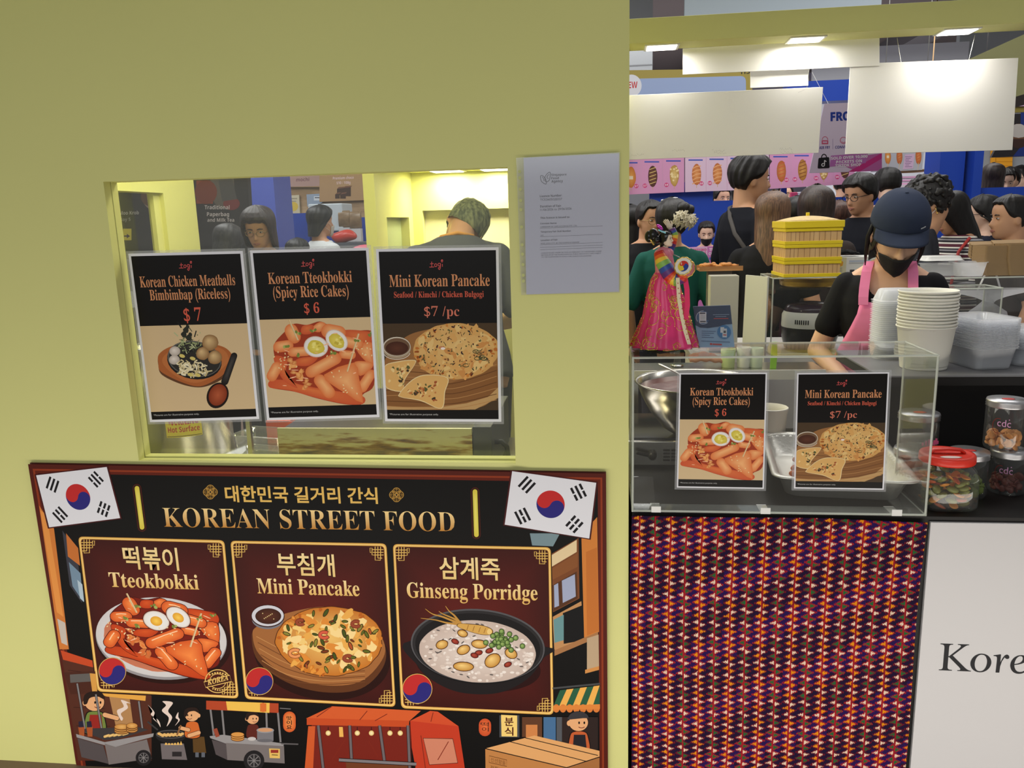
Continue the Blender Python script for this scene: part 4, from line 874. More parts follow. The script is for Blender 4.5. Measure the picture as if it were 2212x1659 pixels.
A.cap((1965, 500), (1965, 560), 46, S(206, 88, 40), S(240, 150, 80), OL, 5, 46)
for t, y in (('맛', 515), ('이', 548), ('요', 582)): A.text(t, (1944, y), (1982, y), 28, OL, 'kor', offset=.02)
A.line([(1895, 430), (1975, 436)], 7, S(110, 106, 108))
A.T(lambda x, y: (640 + x * .33, 1400 + y * .33))
# red tent
A.poly([(60, 800), (110, 480), (400, 480), (750, 490), (760, 800)], S(120, 36, 26)); A.poly([(60, 800), (85, 500), (130, 500), (115, 800)], S(206, 90, 44)); A.poly([(70, 450), (240, 370), (820, 400), (745, 465)], S(210, 92, 46)); A.poly([(75, 447), (745, 465), (740, 505), (75, 492)], S(196, 76, 36))
A.poly([(750, 465), (880, 400), (930, 405), (1065, 500), (1110, 800), (790, 800), (760, 640)], S(192, 60, 36)); A.poly([(750, 465), (880, 400), (930, 405), (1065, 500), (880, 480)], S(206, 78, 44)); A.poly([(835, 578), (1028, 582), (1060, 740), (875, 752)], S(206, 130, 104)); A.line([(835, 578), (1028, 582), (1060, 740), (875, 752)], 4, OL, closed=True)
for P in ([(240, 370), (140, 440)], [(470, 400), (420, 460)], [(600, 420), (520, 465)], [(900, 410), (885, 470)], [(820, 560), (850, 780)], [(1000, 600), (930, 720)], [(330, 580), (240, 720)], [(480, 600), (540, 700)]): A.line(P, 5, S(126, 40, 26))
for x0, x1 in ((150, 185), (355, 372), (550, 592), (735, 748)): A.line([(x0, 495), (x1, 800)], 22, OL); A.line([(x0, 495), (x1, 800)], 16, S(110, 100, 104))
for x in (215, 405, 497, 618, 685): A.line([(x, 505), (x, 530)], 4, OL); A.disc((x, 545), 17, S(226, 190, 110), S(250, 240, 200), n=14)
A.poly([(285, 505), (310, 505), (315, 570), (288, 570)], S(236, 180, 90)); A.poly([(330, 735), (735, 745), (735, 800), (335, 800)], S(112, 62, 36)); A.line([(285, 720), (735, 745), (790, 748)], 26, OL); A.line([(285, 720), (735, 745), (790, 748)], 18, S(128, 122, 126))
A.cap((1238, 490), (1238, 525), 40, S(196, 76, 40), S(226, 110, 60), OL, 5, 40); A.text('떡', (1210, 500), (1262, 500), 26, OL, 'kor'); A.text('이', (1218, 532), (1262, 532), 26, OL, 'kor')
A.rect((1332, 428), (1462, 572), S(70, 72, 78)); A.poly([(1343, 425), (1448, 430), (1448, 568), (1346, 566)], S(240, 206, 120))
for t, y in (('분', 493), ('식', 556)): A.text(t, (1366, y), (1424, y), 50, S(80, 30, 22), 'kor', offset=.02)
A.rect((1480, 440), (1610, 570), S(96, 60, 40)); A.rect((1505, 490), (1580, 575), S(206, 130, 74)); A.rect((1620, 440), (1700, 600), S(70, 108, 150)); A.rect((1705, 440), (1740, 600), S(84, 86, 92)); A.rect((1740, 440), (1975, 650), S(46, 34, 32))
cook(1848, 425, 1.0, S(190, 92, 50), S(36, 34, 40), cap=S(56, 54, 58))
A.poly([(1240, 645), (1560, 560), (1985, 660), (1985, 700), (1770, 770)], S(222, 164, 106)); A.poly([(1240, 645), (1770, 770), (1770, 800), (1242, 800)], S(190, 128, 72)); A.poly([(1770, 770), (1985, 700), (1985, 800), (1770, 800)], S(164, 108, 62))
A.line([(1400, 600), (1905, 730)], 5, OL); A.line([(1500, 575), (1975, 690)], 5, OL); A.line([(1240, 645), (1770, 770), (1985, 700)], 6, OL); A.line([(1265, 692), (1380, 720), (1380, 762), (1265, 736)], 4, S(110, 66, 34), closed=True)
A.text('신선함을', (1276, 728), (1372, 752), 26, S(110, 66, 34), 'kor'); A.text('전합니다', (1274, 782), (1382, 806), 28, S(110, 66, 34), 'kor')
A.T(None); A.build('street_scene_print', BP, banner)
# ------------------------------------------------------------------ front counter, cloth, acrylic case
ACR = glass('acrylic', (.96, .965, .962), .04, .45, .03, .015, (225, 230, 226)); ACRE = mat('acrylic_edge', (236, 240, 230), .2, alpha=.65)
GLS = glass('jar_plastic', (.94, .95, .94), .03, .35, .04, .03); STEEL = mat('stainless', (196, 192, 184), .22, 1.0, noise_amt=.05, noise_scale=20); ALU = mat('aluminium_lid', (190, 190, 194), .35, .9)
BLKL = mat('black_laminate', (24, 22, 22), .5, spec=.3, noise_amt=.1, noise_scale=12); WPAN = mat('white_panel', (206, 204, 206), .5)
CZ = .764
r = empty('counter', (.06, 0, 0), 0, 'black counter under the clear case, its front hung with cloth and white panel', 'counter')
b = MB(); b.box((0, .006, CZ - .03), (1.75, .78, CZ)); b.build('worktop', BLKL, r, bevel=.001)
b = MB(); b.box((.669, -.001, 0.0), (1.75, .014, .752)); b.build('white_front_panel', WPAN, r, bevel=.001)
b = MB(); b.box((0, .008, 0), (.676, .02, .735)); b.box((0, .02, 0), (.02, .76, .73)); b.box((1.72, .02, 0), (1.74, .76, .73)); b.build('carcass', BLKL, r)
A = Art(lambda u, v: (u, v), -.0014, up=lambda x, y: (0, 1), step=.00002)
p0, p1 = at(2026, 1447, 0), at(2290, 1446, 0); cap_h = at(2050, 1388, 0).z - at(2050, 1446, 0).z
A.text('Kore', (p0.x - .06, p0.z), (p0.x - .06 + .195, p0.z - .001), cap_h, S(34, 34, 38), 'ital'); A.build('lettering', vmat('matt_print', .6, .3), r)

def ikat_cloth():
    import numpy as np
    W, H = .662, .742; NX, NZ = 441, 372
    xs = np.linspace(0, W, NX + 1); zs = np.linspace(0, H, NZ + 1)
    X, Z = np.meshgrid(xs, zs)
    ux, uz = X[:-1, :-1] + W / NX / 2, Z[:-1, :-1] + H / NZ / 2
    # drape: a few long soft creases and a slightly slack right edge
    D = .0022 * np.sin(5 * X + 3.2 * Z) + .0016 * np.sin(17 * X - 4 * Z + 1.1) + .0030 * np.exp(-((X - .42 - .25 * (H - Z)) / .02) ** 2) * np.exp(-((Z - .52) / .10) ** 2) + .0028 * np.exp(-((X - .60 + .06 * Z) / .014) ** 2) * np.exp(-((Z - .60) / .12) ** 2) + .004 * np.exp(-((Z - .40 + .10 * X) / .006) ** 2) * (X > .05) * .25 + .0022 * np.exp(-((X - .12 - .4 * (Z - .1)) / .02) ** 2) * (Z < .35)
    slack = .006 * np.clip((X - .45) / .21, 0, 1) * np.clip((Z - .60) / .14, 0, 1)
    Y = -.006 - D
    Xw = X - .006 * (1 - Z / H) * (X / W) ** 3 + .003 * np.sin(9 * Z); Zw = Z - slack
    # ikat: columns of fish-tail motifs either side of a red stripe
    PX, PZ = .0362, .0338
    sh = .004 * np.sin(7 * ux) + .003 * np.sin(3.1 * uz * 2)
    cx = (ux + .0022 * np.sin(8 * uz)) / PX; col = np.floor(cx).astype(int); fx = (cx - col - .5) * PX     # signed distance from the column's stripe
    jag = .0009 * np.sign(np.sin(ux / .0015 * 3.0 + 1.7 * np.floor(uz / .002)))
    red = np.array(S(152, 30, 36)[:3]); drk = np.array(S(106, 20, 34)[:3]); nav = np.array(S(38, 16, 74)[:3]); nav2 = np.array(S(30, 14, 46)[:3]); wht = np.array(S(222, 196, 172)[:3]); yel = np.array(S(218, 136, 20)[:3]); grn = np.array(S(34, 96, 52)[:3])
    out = np.zeros(ux.shape + (3,)); hsh = np.abs(np.sin(col * 12.9 + np.floor(uz / PZ * 2) * 78.2)); out[:] = nav; out[hsh > .55] = nav2
    for side in (-1, 1):
        zz = uz + sh + (0 if side < 0 else PZ * .25) - fx * .10
        k = np.floor(zz / (PZ / 2)).astype(int); dz = (zz / (PZ / 2) - k - .5) * (PZ / 2) + jag; d = fx * side      # d>0 away from the stripe on this side
        L = .0145
        def arrow(g):
            dd = d - .0016; body = (.0040 + g) * (1 - np.clip((dd - .003) / (L + g * 2 - .003), 0, 1)) * (dd > -g) * (dd < L + g * 2)
            tail = (np.abs(dz) < .0062 + g - np.clip(dd, 0, 1) * .45) * (np.abs(dz) > (.0036 - g * 1.2) - dd * .8) * (dd < .0046 + g) * (dd > -g)
            return ((np.abs(dz) < body) | tail.astype(bool)) & (d > 0)
        halo = arrow(.0024); core = arrow(-.0006)
        out[halo] = red; out[halo & (hsh > .7)] = drk
        even = (k % 2 == 0); second = np.where(col % 2 == 0, 0, 1)
        out[core & even] = wht; out[core & ~even & (second == 0)] = yel; out[core & ~even & (second == 1)] = grn
    out[np.abs(fx) < .0014] = red
    v = np.stack([Xw, Y, Zw], -1).reshape(-1, 3); n = NX + 1
    jj, ii = np.meshgrid(np.arange(NZ), np.arange(NX), indexing='ij'); a = (jj * n + ii).reshape(-1); f = np.stack([a, a + 1, a + n + 1, a + n], -1)
    me = bpy.data.meshes.new('cloth'); me.vertices.add(len(v)); me.vertices.foreach_set('co', v.reshape(-1).astype(np.float32)); me.loops.add(f.size); me.loops.foreach_set('vertex_index', f.reshape(-1).astype(np.int32)); me.polygons.add(len(f)); me.polygons.foreach_set('loop_start', np.arange(0, f.size, 4, dtype=np.int32)); me.update(calc_edges=True)
    c4 = np.ones((len(f), 4, 4), np.float32); c4[:, :, :3] = out.reshape(-1, 1, 3); ca = me.color_attributes.new('Col', 'FLOAT_COLOR', 'CORNER'); ca.data.foreach_set('color', c4.reshape(-1))
    me.polygons.foreach_set('use_smooth', np.ones(len(f), bool))
    o = link('patterned_cloth', me, vmat('woven_cloth', .9, .15), None); o.location = (.057, 0, .017)
    s2 = o.modifiers.new('s', 'SOLIDIFY'); s2.thickness = .0012; s2.offset = 1
    tag(o, 'red, navy and white ikat cloth hanging on the counter front', 'cloth')
ikat_cloth()
def edge(b, p, q, r_): b.tube([p, q], r_, 4)
def acrylic_case(name, x0, x1, y0, y1, z0, z1, label, th=.004, back=False):
    c = ((x0 + x1) / 2, (y0 + y1) / 2, z0); r = empty(name, c, 0, label, 'display case'); o = Vector(c); V = lambda x, y, z: tuple(Vector((x, y, z)) - o)
    def pane(n, a, e): q = MB(); q.box(V(*a), V(*e)); q.build(n, ACR, r)
    pane('front_pane', (x0, y0, z0 + .001), (x1, y0 + th, z1)); pane('top_pane', (x0, y0 + th, z1 - th), (x1, y1, z1)); pane('side_pane', (x0, y0 + th, z0 + .001), (x0 + th, y1, z1 - th)); pane('side_pane', (x1 - th, y0 + th, z0 + .001), (x1, y1, z1 - th))
    q = MB(); h = th * .62
    for p, e in (((x0, y0 + h, z1 - h), (x1, y0 + h, z1 - h)), ((x0 + h, y1, z1 - h), (x1 - h, y1, z1 - h)), ((x0 + h, y0 + h, z0 + .003), (x0 + h, y0 + h, z1)), ((x1 - h, y0 + h, z0 + .003), (x1 - h, y0 + h, z1)), ((x0 + h, y0, z1 - h), (x0 + h, y1, z1 - h)), ((x1 - h, y0, z1 - h), (x1 - h, y1, z1 - h)), ((x0, y0 + h, z0 + .0035), (x1, y0 + h, z0 + .0035)), ((x1 - h, y0, z0 + .0035), (x1 - h, y1, z0 + .0035)), ((x0 + h, y0, z0 + .0035), (x0 + h, y1, z0 + .0035)), ((x1 - h, y1, z0 + .003), (x1 - h, y1, z1)), ((x0 + h, y1, z0 + .003), (x0 + h, y1, z1))): edge(q, V(*p), V(*e), h)
    q.build('polished_edges', ACRE, r); return r
fc = acrylic_case('display_case', .058, .7205, .002, .200, CZ, 1.137, 'clear acrylic case on the front counter, two small menu posters on its face')
q = MB()
for x in (.115, .365, .655): q.box((x - .389 - .011, -.0985 + .006, .0015), (x - .389 + .011, -.0985 + .055, .004)) ; q.box((x - .389 - .011, -.0985 - .002, .0015), (x - .389 + .011, -.0985, .016))
q.build('tape', mat('white_tape', (228, 228, 226), .6), fc)
q = MB(); q.box((.064 - .389, .009 - .101, .0012), (.715 - .389, .050 - .101, .0048)); q.box((.668 - .389, .052 - .101, .0012), (.715 - .389, .196 - .101, .0048)); q.build('base_flange', glass('acrylic_flange', (.9, .91, .9), .10, .5, .05, .16, (200, 204, 200)), fc)
q = MB(); q.hexa([(x - .389, y - .101, z - CZ) for x, y, z in ((.062, .012, CZ + .001), (.115, .012, CZ + .001), (.108, .012, CZ + .085), (.062, .012, CZ + .085))], (0, .003, 0)); q.build('inner_tab', ACR, fc)
poster([(1468, 806), (1657, 805), (1650, 1056), (1462, 1053)], .0008, art_tteok, 'small laminated tteokbokki menu poster, $6, stuck on the clear case', .016, .005)
poster([(1722, 806), (1921, 804), (1909, 1058), (1715, 1055)], .0008, art_pancake, 'small laminated mini pancake menu poster, $7, stuck on the clear case', .016, .005)

# ---- things in and behind the case
r = empty('hot_plate', (.21, .50, CZ), 0, 'low steel hot plate with vent slots behind the clear case', 'cooker')
b = MB(); b.box((-.16, -.155, .006), (.16, .16, .078)); b.build('housing', STEEL, r, bevel=.004)
b = MB(); b.box((-.145, -.14, .078), (.145, .145, .083)); b.build('glass_top', mat('black_glass', (18, 18, 20), .12), r)
b = MB()
for k in range(4):
    for j in range(4): b.box((-.055 + j * .022, -.1575, .022 + k * .0095), (-.037 + j * .022, -.1545, .0265 + k * .0095))
b.build('vent_slots', BLKL, r)
b = MB(); b.cone((-.085, -.158, .04), .013, (-.085, -.172, .04), .012, 14); b.cone((-.085, -.168, .04), .006, (-.125, -.175, .05), .005, 8); b.build('knob', BLKL, r)
for x in (-.13, .13):
    b = MB(); b.box((x - .012, -.12, 0), (x + .012, .12, .007)); b.build('foot', BLKL, r)
r = empty('mixing_bowl', (.250, .40, CZ + .083), 0, 'steel mixing bowl with dark red sauce on the hot plate', 'bowl')
b = MB(); b.lathe([(.005, .0), (.06, .0015), (.095, .025), (.128, .07), (.152, .12), (.163, .152), (.171, .156), (.172, .153), (.165, .149), (.1545, .118), (.13, .07), (.096, .028), (.058, .005), (.004, .004)], (0, 0, .0), 48, True, True); b.build('bowl', STEEL, r, True)
b = MB(); b.lathe([(.002, .128), (.08, .126), (.12, .131), (.1535, .138), (.150, .1345)], n=40, wob=lambda t, z: .003 * math.sin(5 * t)); b.build('sauce', mat('red_sauce', (84, 24, 22), .3, noise_amt=.35, noise_scale=30, bump=.6, bump_scale=40), r, True)
r = empty('serving_spoon', (.215, .42, CZ + .22), 0, 'steel serving spoon standing in the sauce bowl', 'spoon')
e0, e1 = at(1422, 785, .44) - Vector(r.location), Vector((.03, -.01, .0))
b = MB(); b.tube([e0, e0.lerp(e1, .08), e0.lerp(e1, .5) + Vector((0, 0, .006)), e1], [.004, .009, .006, .005], 10, flat=.35); b.ell(e1 + Vector((.018, 0, -.012)), (.03, .022, .01), 12, 8); b.build('spoon', STEEL, r, True)
def foil_tray():
    c = (.585, .285, CZ); r = empty('foil_tray', c, 0, 'crimped aluminium foil tray with orange food in the clear case', 'tray')
    rot = R(-6); W, D, H = .158, .205, .060; b = MB(); rs = []; n = 144
    def ring(w, d, z, cr=0.0, rad=.035):
        base = []
        P_ = []
        for cx, cy, a in ((w - rad, d - rad, 0), (-w + rad, d - rad, PI / 2), (-w + rad, -d + rad, PI), (w - rad, -d + rad, 1.5 * PI)):
            for k in range(6): t = a + PI / 2 * k / 5; P_.append(Vector((cx + rad * math.cos(t), cy + rad * math.sin(t), 0)))
        o = []; L = [(P_[(i + 1) % 24] - P_[i]).length for i in range(24)]; tot = sum(L); i = 0; acc = 0.0
        for k in range(n):
            d_ = tot * k / n
            while acc + L[i] < d_: acc += L[i]; i += 1
            p = P_[i].lerp(P_[(i + 1) % 24], (d_ - acc) / L[i]); p = p * (1 + cr * ((k % 2) * 2 - 1) / max(.05, p.length))
            o.append((p.x * math.cos(rot) - p.y * math.sin(rot), p.x * math.sin(rot) + p.y * math.cos(rot), z))
        return o
    rs = [ring(W - .040, D - .040, .001), ring(W - .028, D - .028, .004), ring(W - .010, D - .010, H - .006, .0018), ring(W - .006, D - .006, H, .0008), ring(W + .004, D + .004, H + .003), ring(W + .009, D + .009, H + .001), ring(W + .009, D + .009, H - .002), ring(W - .008, D - .008, H - .004), ring(W - .012, D - .012, H - .008, .0018), ring(W - .030, D - .030, .006), ring(W - .042, D - .042, .0035)]
    b.rings(rs, True, True); b.build('foil', mat('aluminium_foil', (226, 224, 218), .42, .7, bump=.4, bump_scale=55), r, True)
    b = MB(); q = random.Random(2)
    for i in range(46): b.ell((q.uniform(-.10, .10), q.uniform(-.13, .10), .012 + q.uniform(0, .012)), (q.uniform(.012, .022), q.uniform(.01, .016), q.uniform(.006, .010)), 10, 6, Matrix.Rotation(q.uniform(0, 3), 3, 'Z'))
    b.build('food', mat('orange_food', (206, 110, 58), .5, noise_amt=.35, noise_scale=40), r, True)['kind'] = 'stuff'
foil_tray()
b = MB(); b.lathe([(.028, 0), (.036, .001), (.041, .05), (.044, .058), (.0445, .060), (.042, .061), (.0395, .05), (.034, .004), (.002, .003)], n=30, cap0=True, cap1=True)
o = b.build('paper_tub', mat('white_paper', (226, 222, 210), .6), None, True); o.location = (.478, .545, CZ); o.scale = (1.15, 1.15, 2.1); tag(o, 'white paper tub between the two small menu posters', 'tub')
# prep table behind, with its clutter
r = empty('prep_table', (.55, .83, 0), 0, 'steel prep table behind the counter, with white edge', 'table')
PT = .955
b = MB(); b.box((-.50, -.055, PT - .025), (.14, .10, PT)); b.build('tabletop', STEEL, r, bevel=.002)
b = MB(); b.box((-.50, -.061, PT - .028), (.14, -.056, PT + .003)); b.build('edge_strip', mat('white_plastic', (232, 232, 228), .4), r)
for x in (-.46, .12):
    b = MB(); b.box((x - .015, -.03, 0), (x + .015, 0, PT - .025)); b.build('leg', STEEL, r)
r = empty('drink_tap', (at(1463, 790, .86).x, .86, PT), 0, 'small clear tap beside the spoon behind the clear case', 'tap')
b = MB(); b.cone((0, 0, .004), .013, (0, 0, .05), .007, 12); b.cone((0, 0, .05), .009, (-.02, -.01, .055), .010, 12); b.build('tap', GLS, r, True); b = MB(); b.cone((0, 0, .003), .022, (0, 0, .006), .022, 16, False); b.build('base', mat('chrome', (206, 206, 208), .12, 1.0), r, True)
b = MB(); V = []; q = random.Random(4)
for j in range(9):
    for i in range(15): V.append((-.065 + .13 * i / 14, -.03 + .06 * j / 8, .010 + .028 * math.exp(-((i - 5) / 6) ** 2) * math.sin(PI * (j + .6) / 9.2) + .004 * math.sin(i * 1.9 + j)))
b.add(V, [(j * 15 + i, j * 15 + i + 1, j * 15 + i + 16, j * 15 + i + 15) for j in range(8) for i in range(14)])
o = b.build('folded_towel', cloth('towel_tan', (176, 128, 104)), None, True, solid=.012, subsurf=1); o.location = (at(1530, 790, .86).x, .86, PT + .006); tag(o, 'folded tan cloth beside the tap on the prep table', 'towel')
for px, nm, lb, c1, hgt in ((1572, 'plastic_cup', 'white cup with green base beside the tan cloth on the prep table', (196, 214, 150), .062), (1606, 'plastic_cup', 'slim white cup right of the green-based cup on the prep table', (226, 230, 222), .066), (1632, 'plastic_cup', 'pale green-white cup nearest the green spatula on the prep table', (206, 222, 200), .064)):
    b = MB(); b.lathe([(.019, 0), (.0205, .001), (.024, hgt), (.0225, hgt), (.0195, .004), (.001, .003)], n=24, cap0=True, cap1=True); o = b.build(nm, mat('cup_' + str(px), c1, .4), None, True); o.location = (at(px, 800, .84).x, .84, PT); tag(o, lb, 'cup')
    if px == 1572:
        b = MB(); b.lathe([(.0202, .002), (.0216, .030), (.0212, .031)], n=24); b.build('green_band', mat('band_green', (96, 160, 96), .4), o, True)
r = empty('spatula', (at(1672, 800, .80).x, .815, PT + .001), 0, 'bright green spatula standing behind the clear case', 'spatula')
b = MB(); b.hexa([(-.010, 0, -.03), (.008, 0, -.03), (.012, 0, .04), (.010, 0, .085), (-.006, 0, .085), (-.009, 0, .03)], (0, .004, 0)); b.build('blade', mat('lime_plastic', (140, 200, 40), .4), r, bevel=.001)
# white info sign on an acrylic stand beside the doll
def info_sign():
    c = Vector((.255, .125, 1.137)); r = empty('info_sign', c, 0, 'small blue payment notice in a clear stand beside the doll', 'sign')
    Q = [at(1497, 662, .135), at(1577, 659, .135), at(1587, 746, .105), at(1509, 752, .105)]; L = [p - c for p in Q]; L[2].z = L[3].z = .004
    b = MB(); b.hexa(L, (0, .0014, 0)); b.build('card', mat('card_blue', (150, 186, 222), .4), r)
    b = MB(); b.hexa([p + Vector((0, -.0075, 0)) for p in L], (0, .0012, 0)); b.hexa([(L[3].x, L[3].y - .001, 0.0005), (L[2].x, L[2].y - .001, .0005), (L[2].x, L[2].y + .07, .0005), (L[3].x, L[3].y + .07, .0005)], (0, 0, .002)); b.build('acrylic_stand', ACR, r)
    lt, rt, rb, lb = L
    A = Art(lambda u, v: (u, v), 0); P3 = lambda u, v, n: (lt * (1 - u) + rt * u) * (1 - v) + (lb * (1 - u) + rb * u) * v + Vector((0, -.0025 - n * .00002, 0))
    g = unskew((548, 1222), (828, 1222), (588, 1548), (868, 1530)); A.T(lambda x, y: g(x, y))
    A.poly([(548, 1222), (828, 1222), (845, 1360), (800, 1362), (740, 1380), (660, 1392), (600, 1388), (560, 1368)], S(36, 58, 96)); A.disc((623, 1310), 54, S(200, 214, 232)); A.disc((623, 1310), 50, S(58, 96, 148)); A.rect((594, 1268), (648, 1352), S(232, 234, 240)); A.rect((598, 1272), (640, 1282), S(60, 60, 80)); A.rect((600, 1336), (644, 1346), S(60, 60, 80))
    for i in range(4): A.rect((602, 1292 + i * 10), (640, 1295 + i * 10), S(150, 150, 160), keep=i > 0)
    A.rect((698, 1288), (822, 1292), S(140, 160, 190)); A.rect((716, 1302), (800, 1306), S(140, 160, 190)); A.rect((704, 1316), (816, 1322), S(200, 60, 60))
    A.disc((784, 1420), 52, S(58, 130, 190)); A.rect((756, 1384), (784, 1426), S(236, 238, 242)); A.rect((772, 1394), (806, 1460), S(226, 228, 234)); A.rect((780, 1410), (798, 1428), S(80, 80, 90)); A.rect((778, 1438), (802, 1446), S(206, 60, 60))
    for i, (x0, x1) in enumerate(((612, 720), (612, 706), (612, 676), (612, 706))): A.rect((x0, 1414 + i * 16), (x1, 1418 + i * 16), S(70, 96, 140), keep=i > 0)
    A.rect((608, 1492), (830, 1496), S(70, 96, 140)); A.rect((676, 1508), (692, 1522), S(206, 50, 50)); A.text('FairPay', (696, 1523), (770, 1520), 12, S(206, 50, 50), 'bold') if False else A.rect((696, 1510), (768, 1521), S(206, 70, 70))
    A.T(None); me = bpy.data.meshes.new('printed_notice')
    me.from_pydata([tuple(P3(x, z, -y / A.step)) for x, y, z in A.v], [], A.fa); ca = me.color_attributes.new('Col', 'FLOAT_COLOR', 'CORNER'); arr = []
    for c_ in A.c:
        for q_ in c_: arr += [q_[0], q_[1], q_[2], 1.0]
    ca.data.foreach_set('color', arr); link('printed_notice', me, vmat('matt_print', .6, .3), r)
info_sign()

# ---- jars on the black counter
def metal_jar(loc, rad, h, label, fill, fh, mark=True, lid_mark=True):
    r = empty('glass_jar', loc, 0, label, 'jar')
    b = MB(); b.lathe([(.002, .001), (rad * .93, .001), (rad, .008), (rad, h - .022), (rad * .95, h - .016), (rad * .95, h - .004)], n=36); b.build('jar', GLS, r, True)
    b = MB(); z = h - .018; b.lathe([(rad * .97, z), (rad * 1.03, z + .001), (rad * 1.0, z + .004), (rad * 1.03, z + .007), (rad * 1.0, z + .010), (rad * 1.03, z + .013), (rad * .99, z + .018), (.002, z + .0183)], n=36); b.build('lid', ALU, r, True)
    if fill:
        b = MB(); q = random.Random(int(loc[0] * 1000)); n = 70
        for i in range(n):
            t = q.uniform(0, 6.28); k = rad * .82 * math.sqrt(q.uniform(0, 1)); zz = .008 + q.uniform(0, fh); s_ = q.uniform(.007, .014)
            if math.hypot(k, 0) + s_ > rad * .95: k = rad * .95 - s_
            b.ell((k * math.cos(t), k * math.sin(t), max(zz, .009)), (s_, s_ * .8, s_ * .28), 8, 5, Euler((q.uniform(0, 3), q.uniform(0, 3), q.uniform(0, 3))).to_matrix())
        b.build('contents', fill, r, True)['kind'] = 'stuff'
    A = Art(lambda u, v: (u, v), 0)
    def wrap(A, name, m, base):
        me = bpy.data.meshes.new(name); me.from_pydata([(math.sin(x / rad) * (rad + .0006 - y * .2), -math.cos(x / rad) * (rad + .0006 - y * .2), z) for x, y, z in A.v], [], A.fa); ca = me.color_attributes.new('Col', 'FLOAT_COLOR', 'CORNER'); arr = []
        for c_ in A.c:
            for q_ in c_: arr += [q_[0], q_[1], q_[2], 1.0]
        ca.data.foreach_set('color', arr); link(name, me, vmat('matt_print', .6, .3), r)
    if mark:
        A.f = lambda u, v: (u, v); A.upf = lambda x, y: (0, 1); c0 = S(206, 150, 190)
        A.text('cdc', (-.036, h * .52), (-.008, h * .51), .017, c0, 'sans'); A.disc((-.012, h * .52 + .017), .0012, c0, n=8); A.arc((-.034, h * .53), (.012, .017), 1.2, 3.4, .0016, S(120, 44, 40)); A.arc((-.034, h * .50), (.012, .015), 3.2, 5.0, .0016, S(120, 44, 40)); wrap(A, 'jar_mark', None, 0)
    if lid_mark:
        b = MB(); b.ell((0, -.004, h + .0006), (rad * .34, rad * .24, .0008), 20, 4); b.build('lid_sticker', mat('sticker_red', (196, 52, 48), .5), r, True)
    return r
SNK = mat('snack_orange', (196, 130, 64), .5, noise_amt=.3, noise_scale=60); KIM = mat('kimchi_dark', (110, 52, 42), .5, noise_amt=.35, noise_scale=60); GRK = mat('green_pickle', (128, 146, 62), .45, noise_amt=.35, noise_scale=50)
p = at(2104, 1080, .15); metal_jar((.866, .155, CZ), .044, .113, 'silver-lidded jar of green pickle, behind the red-lidded jar', GRK, .038, False)
metal_jar((.972, .185, CZ), .041, .108, 'dark jar under the tall snack jar on the black counter', KIM, .034)
metal_jar((.957, .188, CZ + .109), .044, .123, 'silver-lidded jar of orange snacks stacked on the dark jar', SNK, .030)
metal_jar((.785, .27, CZ), .048, .085, 'squat empty jar under another, seen through the case side', None, 0, False, False)
jr = metal_jar((.790, .272, CZ + .0855), .048, .093, 'empty pink-lettered jar stacked on a squat jar, behind the case side', None, 0, False, True)
A = Art(lambda u, v: (u, v), 0, up=lambda x, y: (0, 1)); A.text('MALAYA', (-.012, .022), (.040, .022), .013, S(226, 70, 130), 'bold') if False else None
b = MB()
for i in range(7): a_ = -.1 + i * .16; b.box((math.sin(a_) * .0487 - .0022, -math.cos(a_) * .0487 - .0006, .018), (math.sin(a_) * .0487 + .0022, -math.cos(a_) * .0487 + .0006, .026 + .004 * (i % 3)))
b.build('pink_lettering', mat('pink_print', (224, 84, 140), .5), jr)
